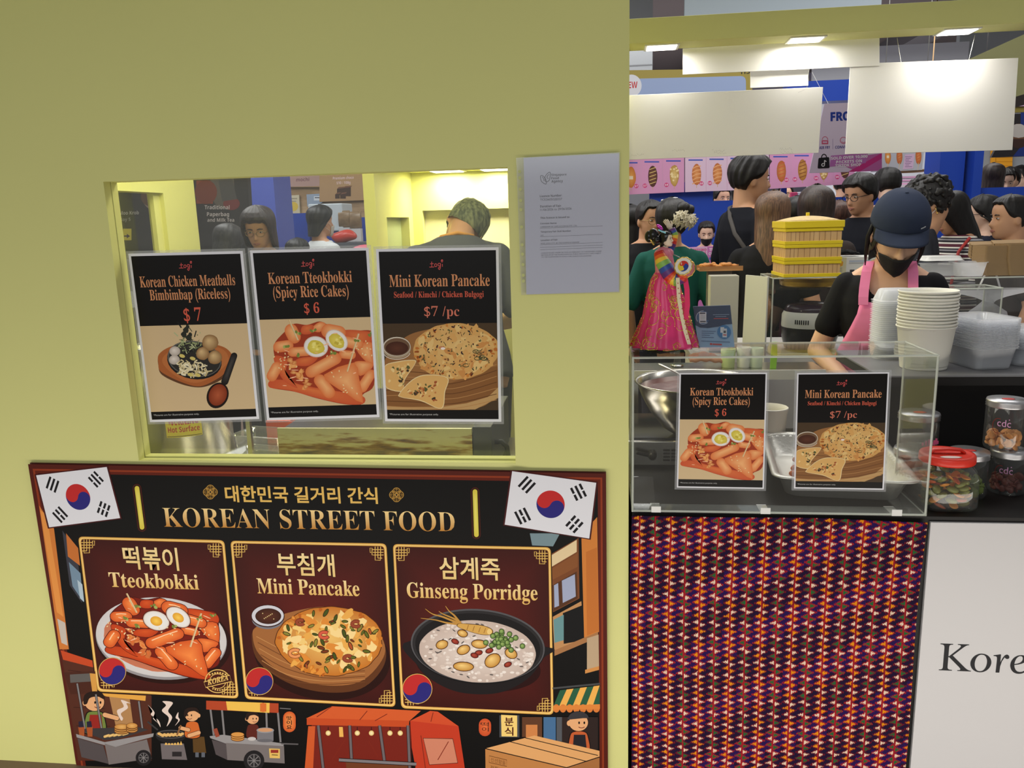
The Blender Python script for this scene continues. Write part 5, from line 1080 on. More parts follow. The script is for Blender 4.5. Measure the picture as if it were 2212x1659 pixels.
def pickle_jar():
    loc = (.787, .083, CZ); r = empty('pickle_jar', loc, 0, 'big clear jar of mixed pickles with a red screw lid', 'jar')
    b = MB(); n = 48; rs = []
    for z, k, e in ((.001, .050, .55), (.004, .057, .5), (.012, .0605, .45), (.075, .0605, .45), (.094, .057, .6), (.106, .051, .9), (.110, .050, 1.0), (.118, .050, 1.0)):
        ring = []
        for i in range(n):
            t = 2 * PI * i / n; c_, s_ = math.cos(t), math.sin(t); x, y = k * math.copysign(abs(c_) ** e, c_), k * math.copysign(abs(s_) ** e, s_); ring.append((x * .90 + y * .35 if False else x, y, z))
        rs.append(ring)
    b.rings(rs, True, False); b.build('jar', GLS, r, True)
    REDL = mat('red_plastic', (222, 52, 36), .35)
    b = MB(); b.lathe([(.0555, .108), (.0590, .1085), (.0600, .112), (.0595, .124), (.0575, .1275), (.050, .1275), (.047, .1255), (.002, .1255)], n=48); ld = b.build('lid', REDL, r, True)
    b = MB(); b.tube([(-.038, .004, .126), (-.030, .004, .1335), (0, .004, .136), (.030, .004, .1335), (.038, .004, .126)], [.009] * 5, 10, flat=.45); b.build('lid_grip', REDL, ld, True)
    b = MB(); b.ell((-.004, -.030, .1259), (.024, .010, .0008), 20, 4); b.build('lid_sticker', mat('white_sticker', (226, 206, 200), .5), ld, True)
    q = random.Random(12); kinds = []
    for nm, lb, m, sz in (('pickled_carrot', 'orange carrot piece among the pickles in the red-lidded jar', mat('carrot', (214, 138, 50), .35, noise_amt=.15, noise_scale=60), (.0145, .0105, .0035)), ('pickled_cucumber', 'olive cucumber chunk among the pickles in the red-lidded jar', mat('cucumber', (120, 122, 54), .35, noise_amt=.3, noise_scale=70), (.0135, .0085, .0065)), ('pickled_pepper', 'reddish pepper strip among the pickles in the red-lidded jar', mat('pepper', (190, 88, 44), .35, noise_amt=.2, noise_scale=60), (.0145, .0055, .0035))):
        b = MB(); b.ell((0, 0, 0), sz, 12, 8)
        if nm == 'pickled_carrot': b.v = [(x, y + 60 * x * x * .25, z + 40 * x * x * .3) for x, y, z in b.v]
        o = b.build(nm, m, None, True); tag(o, lb, 'pickle', 'pickle pieces in the red-lidded jar: ' + nm.split('_')[1]); kinds.append(o)
    first = [True] * 3
    for i in range(78):
        k = (0, 1, 1, 1, 0, 1, 2)[i % 7]; lay = i // 13; t = q.uniform(0, 6.28); rr = (.043 if i % 13 < 9 else .022) * q.uniform(.92, 1.04); o = kinds[k] if first[k] else kinds[k].copy()
        if not first[k]: C.objects.link(o)
        first[k] = False
        t = (i % 13) / 9.0 * 2 * PI + lay * .4 + q.uniform(-.1, .1) if i % 13 < 9 else q.uniform(0, 6.28)
        o.location = (loc[0] + rr * math.cos(t), loc[1] + rr * math.sin(t), CZ + .012 + lay * .0125 + q.uniform(-.002, .003)); o.rotation_euler = (q.uniform(-.5, .5), q.uniform(-.5, .5), q.uniform(0, 6.28))
pickle_jar()
# ---- raised shelf and its stacks
SZ = 1.02
r = empty('raised_shelf', (1.30, .56, CZ), 0, 'black raised shelf with a grey top behind the jars', 'shelf')
b = MB(); b.box((-.585, -.205, SZ - CZ - .004), (.50, .21, SZ - CZ)); b.build('grey_top', mat('grey_top', (120, 120, 124), .45), r)
b = MB(); b.box((-.585, -.2, SZ - CZ - .028), (.50, .20, SZ - CZ - .0045)); b.box((-.60 + .02, -.10, .001), (.50, -.09, SZ - CZ - .028)); b.build('carcass', BLKL, r)
WCUP = mat('paper_white', (232, 230, 220), .55)
def cup_stack():
    c = (.866, .47); rt, rb, hh = .0735, .0585, .118
    b = MB(); b.lathe([(rb - .004, .004), (rb, .0), (rb + .0004, .002), (rt - .002, hh - .006), (rt + .0005, hh - .005), (rt + .0022, hh - .0025), (rt + .0012, hh), (rt - .001, hh - .0005), (rb - .002, .008), (.002, .0075)], n=56, cap0=True, cap1=True)
    proto = b.build('paper_cup', WCUP, None, True); n = 12
    for i in range(n):
        o = proto if i == 0 else proto.copy()
        if i: C.objects.link(o)
        o.location = (c[0] + .0012 * math.sin(i * 2.1), c[1] + .0010 * math.cos(i * 1.7), SZ + .0005 + i * .0086); o.rotation_euler = (0, 0, i)
        tag(o, 'topmost open white paper cup of the tall cup stack' if i == n - 1 else 'bottom white paper cup of the tall stack, its whole wall showing' if i == 0 else 'white paper cup nested inside the tall cup stack', 'cup', 'paper cups in the tall stack')
cup_stack()
CLR = glass('clear_pp', (.96, .97, .98), .05, .4, .12, .6, (248, 249, 252), True)
def rr_ring(w, d, z, rad, n=6):
    o = []
    for cx, cy, a in ((w - rad, d - rad, 0), (-w + rad, d - rad, PI / 2), (-w + rad, -d + rad, PI), (w - rad, -d + rad, 1.5 * PI)):
        for k in range(n): t = a + PI / 2 * k / (n - 1); o.append((cx + rad * math.cos(t), cy + rad * math.sin(t), z))
    return o
def tub_mesh(W, D, H, tap, rad=.02, rim=.004):
    b = MB(); b.rings([rr_ring(W - tap, D - tap, 0, rad * .7), rr_ring(W - tap * .9, D - tap * .9, .002, rad * .8), rr_ring(W - .003, D - .003, H - .003, rad), rr_ring(W + rim - .003, D + rim - .003, H - .002, rad), rr_ring(W + rim - .003, D + rim - .003, H, rad), rr_ring(W - .002, D - .002, H, rad)], True, False); return b
def stack(name, mesh, m, xy, z0, n, dz, rz, lt, lb, lm, cat, grp, flip=False):
    o0 = mesh.build(name, m, None, True)
    for i in range(n):
        o = o0 if i == 0 else o0.copy()
        if i: C.objects.link(o)
        o.location = (xy[0] + .0008 * math.sin(i * 2.3), xy[1] + .0008 * math.cos(i * 3.1), z0 + .0005 + i * dz); o.rotation_euler = (PI if flip else 0, 0, rz)
        tag(o, lt if i == n - 1 else lb if i == 0 else lm, cat, grp)
stack('takeout_tub', tub_mesh(.062, .082, .058, .014), CLR, (1.020, .50), SZ, 22, .0038, .18, 'topmost clear rectangular tub of the stack right of the paper cups', 'bottom clear rectangular tub of the stack right of the paper cups', 'clear rectangular tub nested in the stack right of the paper cups', 'food tub', 'clear tubs right of the cups')
stack('takeout_bowl', tub_mesh(.060, .060, .050, .016, .055), CLR, (1.150, .52), SZ, 14, .0042, 0, 'topmost clear round tub at the right edge of the shelf', 'bottom clear round tub at the right edge of the shelf', 'clear round tub nested in the stack at the shelf right edge', 'food tub', 'clear round tubs at the right edge')
lm = MB(); lm.rings([rr_ring(.060, .055, .0, .03), rr_ring(.056, .051, .001, .03), rr_ring(.054, .049, .004, .028), rr_ring(.044, .040, .030, .024), rr_ring(.040, .036, .033, .022)], False, True)
stack('dome_lid', lm, CLR, (.842, .645), SZ, 30, .0058, 0, 'topmost clear dome lid of the stack behind the paper cups', 'bottom clear dome lid of the stack behind the paper cups', 'clear dome lid nested in the stack behind the paper cups', 'lid', 'dome lids behind the cups')
# ------------------------------------------------------------------ people
SKIN = mat('skin', (222, 176, 146), .5, noise_amt=.04, noise_scale=14)
SKINW = mat('skin_warm', (206, 156, 122), .5, noise_amt=.04, noise_scale=14)
SKINP = mat('skin_pale', (230, 192, 168), .5, noise_amt=.03, noise_scale=14)
def hairmat(n, a, b): return grain('hair_' + n, a, b, 22.0, (8, 8, .5), .5)
HBLK = hairmat('black', (10, 9, 9), (24, 20, 20)); HBRN = hairmat('brown', (70, 48, 36), (118, 86, 62)); HDRK = hairmat('dark_brown', (28, 19, 17), (56, 40, 34)); HCHE = hairmat('chestnut', (58, 36, 30), (96, 64, 52)); HGRY = hairmat('greying', (34, 32, 32), (64, 60, 58))
TBLK = cloth('black', (24, 24, 27)); TNVY = cloth('navy', (26, 30, 46)); TGRN = cloth('green', (26, 84, 74)); TGRY = cloth('grey', (84, 86, 92)); TWHT = cloth('white', (206, 208, 210)); TBRN = cloth('brown_grey', (62, 54, 52)); TLGR = cloth('light_grey', (136, 138, 142))
JEAN = cloth('trousers', (38, 40, 52)); EYEW = mat('eye_white', (214, 208, 202), .3); EYED = mat('eye_dark', (30, 20, 16), .2); LIP = mat('lips', (178, 118, 104), .5); SPEC = mat('glasses_frame', (34, 28, 28), .3); GOLDF = mat('glasses_gold', (176, 150, 104), .3, .7)
HS = [(0.0, .020, -.074, -.020), (.012, .038, -.086, -.005), (.03, .050, -.091, .02), (.05, .058, -.092, .045), (.08, .067, -.090, .070), (.11, .071, -.087, .086), (.14, .0745, -.089, .094), (.17, .073, -.086, .092), (.195, .064, -.074, .082), (.215, .046, -.050, .060), (.226, .025, -.022, .034), (.23, .004, .0, .008)]
def head_sec(z):
    z = max(0, min(.23, z))
    for a, b in zip(HS, HS[1:]):
        if z <= b[0]:
            t = (z - a[0]) / (b[0] - a[0]); return [a[i] + (b[i] - a[i]) * t for i in (1, 2, 3)]
    return list(HS[-1][1:])
def head_pt(t, z, g=0.0):
    """point on the skull at height z (0 chin, .23 crown); t=0 face, +-pi back; g pushes outwards"""
    w, f, b = head_sec(z); cx = math.sin(t); cy = -math.cos(t)
    e = .82
    x = w * math.copysign(abs(cx) ** e, cx); y = (-f if False else (abs(f) if cy < 0 else b)) * math.copysign(abs(cy) ** e, cy)
    if f > -.0001: y = b * cy
    n = Vector((x / max(w, .01), y / max(abs(f), .02), (z - .12) / .11)); n.normalize()
    return Vector((x, y, z)) + n * g
def add_head(b, M):
    rs = []
    for k in range(25):
        z = .23 * k / 24.0
        ring = []
        for i in range(40):
            t = 2 * PI * i / 40
            p = head_pt(t, z)
            for s_ in (-1, 1):
                d = (p - Vector((s_ * .031, -.086, .118))); p.y += .0085 * math.exp(-(d.x ** 2 / .0004 + d.z ** 2 / .00016 + d.y ** 2 / .001))
                d = (p - Vector((s_ * .042, -.078, .088))); p.y -= .004 * math.exp(-d.length_squared / .0006)
            d = p - Vector((0, -.09, .136)); p.y -= .003 * math.exp(-(d.x ** 2 / .002 + d.z ** 2 / .0001))
            d = p - Vector((0, -.09, .05)); p.y -= .007 * math.exp(-(d.x ** 2 / .0006 + d.z ** 2 / .0002 + d.y ** 2 / .002))
            d = p - Vector((0, -.09, .012)); p.y -= .004 * math.exp(-(d.x ** 2 / .0005 + d.z ** 2 / .0002 + d.y ** 2 / .002))
            ring.append(tuple(M @ p))
        rs.append(ring)
    b.rings(rs)
    q = lambda p: M @ Vector(p); k = M.to_scale()[0]; RM = M.to_3x3().normalized()
    b.cone(q((0, -.088, .118)), .007 * k, q((0, -.104, .082)), .0115 * k, 10); b.ell(q((-.011, -.094, .078)), (.008 * k, .009 * k, .007 * k), 8, 6); b.ell(q((.011, -.094, .078)), (.008 * k, .009 * k, .007 * k), 8, 6)
    for s_ in (-1, 1):
        b.ell(q((s_ * .076, .006, .098)), (.010 * k, .018 * k, .031 * k), 10, 8, RM @ Matrix.Rotation(.2 * s_, 3, 'Z'))
def add_hand(b, w, d, side, up=Vector((0, 0, 1)), s=1.0, curl=.5):
    """w wrist, d direction of the hand, up = back of the hand"""
    d = Vector(d).normalized(); up = Vector(up); sd = d.cross(up).normalized(); up = sd.cross(d).normalized()
    w = Vector(w); m = Matrix((sd, d, up)).transposed()
    b.ell(w + d * .045 * s, (.038 * s, .052 * s, .016 * s), 14, 10, m); b.cone(w - d * .02 * s, .026 * s, w + d * .03 * s, .026 * s, 10)
    for k, L in zip((-1.5, -.5, .5, 1.5), (.062, .074, .070, .054)):
        p0 = w + d * .085 * s + sd * (.0185 * k * s); a = .25 + curl * .55
        p1 = p0 + (d * math.cos(a * .6) - up * math.sin(a * .6)) * L * .5 * s; p2 = p1 + (d * math.cos(a * 1.6) - up * math.sin(a * 1.6)) * L * .5 * s
        b.cone(p0, .0095 * s, p1, .0088 * s, 8); b.cone(p1, .0088 * s, p2, .0078 * s, 8)
    p0 = w + d * .025 * s - sd * side * .030 * s; p1 = p0 + (d * .7 - sd * side * .6 - up * .3).normalized() * .04 * s; p2 = p1 + (d - sd * side * .1 - up * .4).normalized() * .03 * s
    b.cone(p0, .0125 * s, p1, .0105 * s, 8); b.cone(p1, .0105 * s, p2, .009 * s, 8)
TORSO = [(.80, .150, .105, .01), (.86, .168, .115, .01), (.95, .160, .112, .005), (1.05, .142, .102, 0), (1.15, .146, .104, -.004), (1.24, .160, .110, -.006), (1.31, .168, .106, 0), (1.37, .150, .088, .006), (1.415, .105, .066, .012), (1.445, .062, .054, .012)]
def add_torso(b, g, z0, z1, build, lean=None, bust=0.0):
    rs = []
    zs = sorted(set([z0, z1] + [t[0] for t in TORSO if z0 < t[0] < z1]))
    for z in zs:
        for a, c in zip(TORSO, TORSO[1:]):
            if a[0] <= z <= c[0]:
                t = (z - a[0]) / (c[0] - a[0]); w, d, y = [a[i] + (c[i] - a[i]) * t for i in (1, 2, 3)]; break
        w = w * build + g; d = d * build + g; ring = []
        for i in range(28):
            t = 2 * PI * i / 28; cx, cy = math.cos(t), math.sin(t)
            p = Vector((w * math.copysign(abs(cx) ** .85, cx), y + d * math.copysign(abs(cy) ** .85, cy), z))
            if bust and cy < 0: p.y -= bust * math.exp(-((z - 1.22) / .07) ** 2) * max(0, -cy) * (.6 + .4 * abs(math.sin(2 * t)))
            ring.append(tuple(lean @ p if lean else p))
        rs.append(ring)
    b.rings(rs)

def hair_shell(parent, m, M, style, name='hair'):
    """a crown-to-tip sheet wrapped round the skull. style: fringe (z of the hairline), side, back (how far below the crown hair hangs, metres), vol, part, curl, wave"""
    st = dict(fringe=.185, ear=.10, side=.12, back=.16, vol=.012, wave=.0, curl=0.0, open=1.0, seed=1, thick=.012, part=0.0); st.update(style)
    q = random.Random(st['seed']); NA, NT = 56, 22; V = []; F = []
    A = PI
    for i in range(NA):
        t = -PI + 2 * PI * i / NA
        af = abs(t)
        # end height along this meridian
        face = .62 * st['open']; side = 1.05 * st['open']
        if af < face: zend = st['fringe'] + .0025 * math.sin(9 * t + st['seed']); hang = 0
        elif af < side + .35:
            k = (af - face) / (side + .35 - face); k = k * k * (3 - 2 * k); zend = st['fringe'] * (1 - k) + st['ear'] * k; hang = st['side'] * k
        else:
            k = min(1, (af - side - .35) / .8); zend = st['ear'] * (1 - k) + st.get('nape', .045) * k; hang = st['side'] * (1 - k) + st['back'] * k
        tot = (.235 - zend) + hang
        for j in range(NT + 1):
            s_ = tot * j / NT; z = .2345 - s_
            if hang < .004: z = max(z, zend + 1e-5)
            jit = .0022 * math.sin(i * 2.3 + st['seed'] * 3 + 2 * math.sin(i * .9)) + st['wave'] * math.sin(s_ * 60 + i * 1.7)
            if st['curl']: jit += st['curl'] * noise.noise(Vector((i * .55, j * .75, st['seed'])))
            if z >= max(zend, .1) or hang < .004:
                p = head_pt(t, min(z, .2299), ((st['vol'] + .005) * (1 if hang > .02 else min(1, (NT - j + .3) / 4.5)) + jit * min(1, j / 4, (NT - j) / 3)))
            else:
                base = head_pt(t, max(zend, .1), st['vol'] + .006); dn = max(zend, .1) - z
                tuck = min(1, dn / .14)
                fall = st.get('flare', 0.0)
                p = Vector((base.x * (1 - .10 * tuck + fall * dn), base.y * (1 - .12 * tuck + fall * dn) + (.02 * tuck if base.y > 0 else .03 * tuck), z))
                p += Vector((jit * .8, jit * .5, 0))
            V.append(tuple(M @ p))
    for i in range(NA):
        k = (i + 1) % NA
        for j in range(NT): F.append((i * (NT + 1) + j, i * (NT + 1) + j + 1, k * (NT + 1) + j + 1, k * (NT + 1) + j))
    b = MB(); b.add(V, F); b_ = b.build(name, m, parent, smooth=True)
    s2 = b_.modifiers.new('s', 'SOLIDIFY'); s2.thickness = st['thick']; s2.offset = -1
    if st.get('curls'):
        cb = MB(); k = 0
        while k < st['curls']:
            v = Vector(q.choice(V)); lv = M.inverted() @ v
            if lv.z < .105 and lv.y < .02 or lv.z < .05 or lv.y < -.075 and lv.z < .18: continue
            k += 1; rr = q.uniform(.010, .019); cb.ell(v + Vector((q.uniform(-.006, .006), q.uniform(-.006, .006), q.uniform(-.004, .008))), (rr, rr * q.uniform(.6, 1), rr * q.uniform(.6, 1)), 10, 7, Euler((q.uniform(0, 3), q.uniform(0, 3), 0)).to_matrix())
        cm = fuse(cb, .005, 2); cm.name = 'curls'; link('curls', cm, m, b_)
    sb = b_.modifiers.new('u', 'SUBSURF'); sb.levels = 1; sb.render_levels = 1
    return b_

def person(name, label, loc, yaw=0, h=1.70, build=1.0, skin=None, shirt=None, trousers=None, sleeve=.62, hair=None, hairm=None, head=(0, 0, 0), arms=(None, None), glasses=None, mask=None, lean=0.0, voxel=.008, neckz=1.435, group=None, bust=.012, face=True, extra=None, hands=True, shirt_len=.84, neck_fwd=0.0, lower=True, eyes=True, hs=1.0, scoop=None):
    """stands at loc, yaw 0 looks toward -y. head = (pitch down, turn, tilt) in degrees; arms: (shoulder-elbow, wrist) points per side in body metres at 1.70 m"""
    skin = skin or SKIN; s = h / 1.70
    r = empty(name, loc, R(yaw), label, 'person', group); r.scale = (s, s, s)
    Lm = Matrix.Translation((0, .02, .95)) @ Matrix.Rotation(R(lean), 4, 'X') @ Matrix.Translation((0, -.02, -.95)) if lean else Matrix.Identity(4)
    # head frame: chin origin sits in front of the neck top
    piv = Lm @ Vector((0, .012 - neck_fwd, 1.46))
    HM = Matrix.Translation(piv) @ Matrix.Rotation(R(head[1]), 4, 'Z') @ Matrix.Rotation(R(head[2]), 4, 'Y') @ Matrix.Rotation(R(head[0]), 4, 'X') @ Matrix.Translation((0, -.012, .008)) @ Matrix.Scale(hs, 4)
    b = MB(); add_torso(b, 0, .80, 1.445, build, Lm, bust); add_head(b, HM)
    b.cone(Lm @ Vector((0, .022, 1.38)), .062 * build ** .5, HM @ Vector((0, .028, .055)), .052 * build ** .5, 16)
    dflt = lambda sd: ((sd * .225, .03, 1.10), (sd * .225, -.06, .86))
    joints = []
    for sd, a in zip((-1, 1), arms):
        e, w = a if a else dflt(sd)
        sh = Lm @ Vector((sd * .156 * build, .008, 1.358)); e, w = (Lm @ Vector(e), Lm @ Vector(w)) if a is None else (Vector(e), Vector(w))
        b.cone(Lm @ Vector((sd * .045, .02, 1.415)), .044, sh.lerp(Lm @ Vector((0, .01, 1.37)), .12), .046 * build, 14)
        b.cone(sh, .050 * build, e, .040 * build, 14); b.cone(e, .040 * build, w, .027 * build, 14); joints.append((sh, e, w))
        d = (w - e).normalized()
        if hands: add_hand(b, w, d, sd, up=Vector((sd * .6, -.2, .6)) if a else Vector((sd, 0, .1)))
    if lower:
        for sd in (-1, 1):
            b.cone((sd * .085, .01, .84), .090 * build, (sd * .095, -.005, .47), .058 * build, 14); b.cone((sd * .095, -.005, .47), .056 * build, (sd * .10, .02, .09), .036, 14)
            b.cone((sd * .10, .03, .045), .038, (sd * .115, -.12, .032), .030, 12)
    me = fuse(b, voxel, 3); me.name = 'body'; link('body', me, skin, r)
    # shirt
    if shirt is not None:
        b = MB(); add_torso(b, .014, shirt_len, neckz, build, Lm, bust)
        for sd, (sh, e, w) in zip((-1, 1), joints):
            if not scoop: b.cone(Lm @ Vector((sd * .055, .018, 1.40)), .046, sh.lerp(Lm @ Vector((0, .01, 1.37)), .12), .056 * build, 14)
            if sleeve <= 1.0: p1 = sh.lerp(e, sleeve); b.cone(sh, .057 * build, p1, .059 * build, 16)
            else:
                b.cone(sh, .057 * build, e, .054 * build, 16); b.cone(e, .054 * build, e.lerp(w, sleeve - 1.0), .042 * build, 16)
        me = fuse(b, max(voxel, .008), 4); me.name = 'shirt'
        if scoop:
            bm = bmesh.new(); bm.from_mesh(me); Li = Lm.inverted()
            bmesh.ops.delete(bm, geom=[f for f in bm.faces if scoop(Li @ f.calc_center_median())], context='FACES'); bv = [v for v in bm.verts if v.is_boundary]; [bmesh.ops.smooth_vert(bm, verts=bv, factor=.5, use_axis_x=True, use_axis_y=True, use_axis_z=True) for _ in range(6)]; bm.to_mesh(me); bm.free()
        link('shirt', me, shirt, r)
    if lower:
        b = MB(); b.ell((0, .012, .90), (.168 * build + .014, .125 * build + .010, .11), 20, 10)
        for sd in (-1, 1): b.cone((sd * .085, .01, .84), .102 * build, (sd * .095, -.002, .47), .074 * build, 14); b.cone((sd * .095, -.002, .47), .074 * build, (sd * .10, .02, .11), .060, 14)
        me = fuse(b, .012, 3); me.name = 'trousers'; link('trousers', me, trousers or JEAN, r)
        for sd in (-1, 1):
            b = MB(); b.cone((sd * .10, .035, .045), .044, (sd * .117, -.135, .036), .035, 12); b.build('shoe', mat('shoe', (40, 38, 40), .5), r, smooth=True)
    if hair is not None: hair_shell(r, hairm or HBLK, HM, hair)
    if face:
        q = lambda p: HM @ Vector(p)
        for sd in (-1, 1):
            if eyes:
                b = MB(); b.ell(q((sd * .031, -.0805, .117)), (.0125, .007, .0042), 12, 8, HM.to_3x3()); o = b.build('eye', EYEW, r, True)
                b = MB(); b.ell(q((sd * .031, -.0850, .1172)), (.0056, .004, .0044), 10, 8, HM.to_3x3()); b.build('iris', EYED, o, True)
            b = MB(); b.tube([q((sd * x, y, z)) for x, y, z in ((.013, -.0885, .134), (.028, -.0895, .1385), (.046, -.080, .135))], [.0028, .0034, .0018], 6); b.build('eyebrow', EYED, r, True)
        if mask is None:
            b = MB(); b.tube([q(p) for p in ((-.022, -.0935, .050), (-.008, -.0995, .053), (0, -.0995, .0515), (.008, -.0995, .053), (.022, -.0935, .050))], [.002, .0042, .0038, .0042, .002], 8); b.tube([q(p) for p in ((-.020, -.0935, .048), (0, -.0995, .0445), (.020, -.0935, .048))], [.002, .0052, .002], 8); b.build('lips', LIP, r, True)
    if glasses is not None:
        q = lambda p: HM @ Vector(p); b = MB()
        for sd in (-1, 1):
            b.tube([q((sd * .033 + .024 * math.cos(t), -.1005 + .008 * abs(sd * .033 + .024 * math.cos(t)) / .05, .113 + .019 * math.sin(t))) for t in [2 * PI * k / 18 for k in range(18)]], .0019, 6, closed=True)
            b.tube([q((sd * .056, -.094, .118)), q((sd * .074, -.05, .117)), q((sd * .0815, .01, .112))], .0020, 6)
        b.tube([q((-.009, -.1035, .116)), q((0, -.106, .118)), q((.009, -.1035, .116))], .0018, 6)
        b.build('glasses', glasses, r, True)
    if mask is not None:
        V = []; F = []; NX, NZ = 20, 10
        for j in range(NZ + 1):
            for i in range(NX + 1):
                t = -1.02 + 2.04 * i / NX; k = j / NZ
                z = -.004 + (.094 - .018 * abs(t)) * k + .012 * abs(t) * (1 - k)
                p = head_pt(t, z, .0035 + .020 * math.exp(-(t / .36) ** 2) * (.25 + k))
                if z < .03: p.y -= .004
                V.append(tuple(HM @ p))
        for j in range(NZ):
            for i in range(NX): a = j * (NX + 1) + i; F.append((a, a + 1, a + NX + 2, a + NX + 1))
        b = MB(); b.add(V, F); mo = b.build('face_mask', mask, r, True, solid=.0022)
        b = MB()
        for sd in (-1, 1):
            for z0, z1 in ((.075, .115), (.02, .072)): b.tube([HM @ head_pt(sd * 1.0, z0, .005), HM @ head_pt(sd * 1.25, (z0 + z1) / 2, .006), HM @ Vector((sd * .083, .016, z1))], .0015, 6)
        b.build('ear_loop', mask, mo)
    if extra: extra(r, HM, Lm, joints)
    return r
def stand(px, ytop, Y, h=None):
    """foot position and height of someone whose crown shows at (px, ytop)"""
    p = at(px, ytop, Y); return (p.x, Y, 0.0), p.z
# ------------------------------------------------------------------ the seller
def seller_extra(r, HM, Lm, joints):
    CAPM = cloth('cap_navy', (44, 52, 72)); q = lambda p: HM @ Vector(p)
    # cap crown
    b = MB(); rs = []
    for k in range(12):
        z = .150 + (.2585 - .150) * k / 11.0; ring = []
        for i in range(36):
            t = 2 * PI * i / 36; f = (k / 11.0)
            w = math.sqrt(max(0.0, 1 - f ** 2.3))
            ring.append(tuple(q((.0885 * w * math.sin(t), -.104 * w * math.cos(t) + .004, z + .012 * math.cos(t) * (1 - f)))))
        rs.append(ring)
    b.rings(rs, False, True); cp = b.build('cap', CAPM, r, True, solid=.003)
    b = MB(); V = []; NX, NY = 20, 6                                   # brim
    for j in range(NY + 1):
        for i in range(NX + 1):
            u = -1 + 2 * i / NX; t = u * 1.12; k = j / NY
            x = .087 * math.sin(t) * (1 + .04 * k); y = -.102 * math.cos(t) - .058 * k * math.sqrt(max(0.02, 1 - abs(u) ** 2.4)); z = .160 + .012 * math.cos(t) - .012 * k - .022 * u * u * k - .008 * u * u
            V.append(tuple(q((x, y, z))))
    b.add(V, [(j * (NX + 1) + i, j * (NX + 1) + i + 1, (j + 1) * (NX + 1) + i + 1, (j + 1) * (NX + 1) + i) for j in range(NY) for i in range(NX)])
    b.build('brim', CAPM, cp, True, solid=.004)
    b = MB(); b.ell(q((0, .003, .2575)), (.007, .007, .004), 10, 6); b.build('button', CAPM, cp, True)
    b = MB()
    for k in range(9): b.box((-.0019, -.0006, -.0026), (.0019 if k % 3 else .0026, .0006, .0026)) if False else None
    for k in range(8):
        t = .50 + k * .026; p = q((.0902 * math.sin(t), -.1055 * math.cos(t) + .004, .184)); b.ell(p, (.0014, .0012, .0026), 6, 4, HM.to_3x3())
    b.build('cap_logo', mat('logo_grey', (176, 178, 184), .4), cp)
    # apron: bib, straps, buckle
    PINK = cloth('pink', (244, 138, 182)); b = MB(); V = []; NX, NZ = 14, 16
    for j in range(NZ + 1):
        z = .62 + (1.325 - .62) * j / NZ; hw = .19 if z < 1.06 else .19 - (.19 - .092) * min(1, (z - 1.06) / .24)
        for i in range(NX + 1):
            u = -1 + 2 * i / NX; x = hw * u
            for a, c in zip(TORSO, TORSO[1:]):
                if a[0] <= max(z, .80) <= c[0]: tt = (max(z, .80) - a[0]) / (c[0] - a[0]); w, d, y = [a[i2] + (c[i2] - a[i2]) * tt for i2 in (1, 2, 3)]; break
            yy = y - (d + .030) * math.sqrt(max(.05, 1 - min(.95, (x / (w + .05)) ** 2))) - .010 * math.exp(-((z - 1.22) / .08) ** 2)
            V.append(tuple(Lm @ Vector((x, yy + .003 * math.sin(9 * x * 6 + z * 9), z))))
    b.add(V, [(j * (NX + 1) + i, j * (NX + 1) + i + 1, (j + 1) * (NX + 1) + i + 1, (j + 1) * (NX + 1) + i) for j in range(NZ) for i in range(NX)])
    ap = b.build('apron', PINK, r, True, solid=.003)
    for sd in (-1, 1):
        x = sd * .080; P = [Lm @ Vector(p) for p in ((x, -.140, 1.318), (x * 1.02, -.128, 1.345), (x * 1.02, -.105, 1.375), (x * .98, -.060, 1.425), (x * .9, 0, 1.452), (x * .6, .06, 1.43))]
        b = MB(); rs = []
        for k, p in enumerate(P):
            nrm = Vector((0, -1, .3 + k * .3)).normalized(); rs.append([tuple(p + Vector((-.017, 0, 0)) - nrm * .002), tuple(p + Vector((.017, 0, 0)) - nrm * .002), tuple(p + Vector((.017, 0, 0)) + nrm * .002), tuple(p + Vector((-.017, 0, 0)) + nrm * .002)])
        b.rings(rs); st = b.build('strap', PINK, ap, fix=True)
    c = Lm @ Vector((.084, -.146, 1.335)); b = MB(); b.tube([c + Vector((.024 * x, -.006, .010 * z)) for x, z in ((-1, -1), (1, -1), (1, 1), (-1, 1))], .0026, 6, closed=True); b.build('buckle', mat('buckle_steel', (150, 148, 150), .3, .9), ap)
    # hair strands beside the face
    for sd in (-1, 1):
        b = MB(); b.tube([q(p) for p in ((sd * .080, -.008, .16), (sd * .088, -.004, .10), (sd * .086, -.006, .03), (sd * .080, -.004, -.02))], [.008, .010, .007, .002], 8, flat=.6); b.build('side_hair', HBLK, r, True)
sp = at(1946, 560, 1.04)
person('person', 'seller in navy cap, black mask and pink apron over black tee, looking down', (sp.x - .026, 1.06, 0), -19, 1.505, .93, SKIN, TBLK, JEAN, .60, dict(fringe=.17, ear=.10, side=.05, back=.10, vol=.001, thick=.004), HBLK, (33, 12, 1), (((-.245, -.04, 1.09), (-.09, -.32, 1.00)), ((.245, -.05, 1.10), (.10, -.32, 1.00))), mask=mat('black_mask', (20, 20, 22), .8), lean=8, voxel=.005, extra=seller_extra, neck_fwd=.015, neckz=1.405, shirt_len=.80, eyes=False, hs=1.10, scoop=lambda p: p.y < .02 and p.z > 1.330 + 10 * p.x ** 2 - max(0, .03 - abs(p.x) * 1.2))
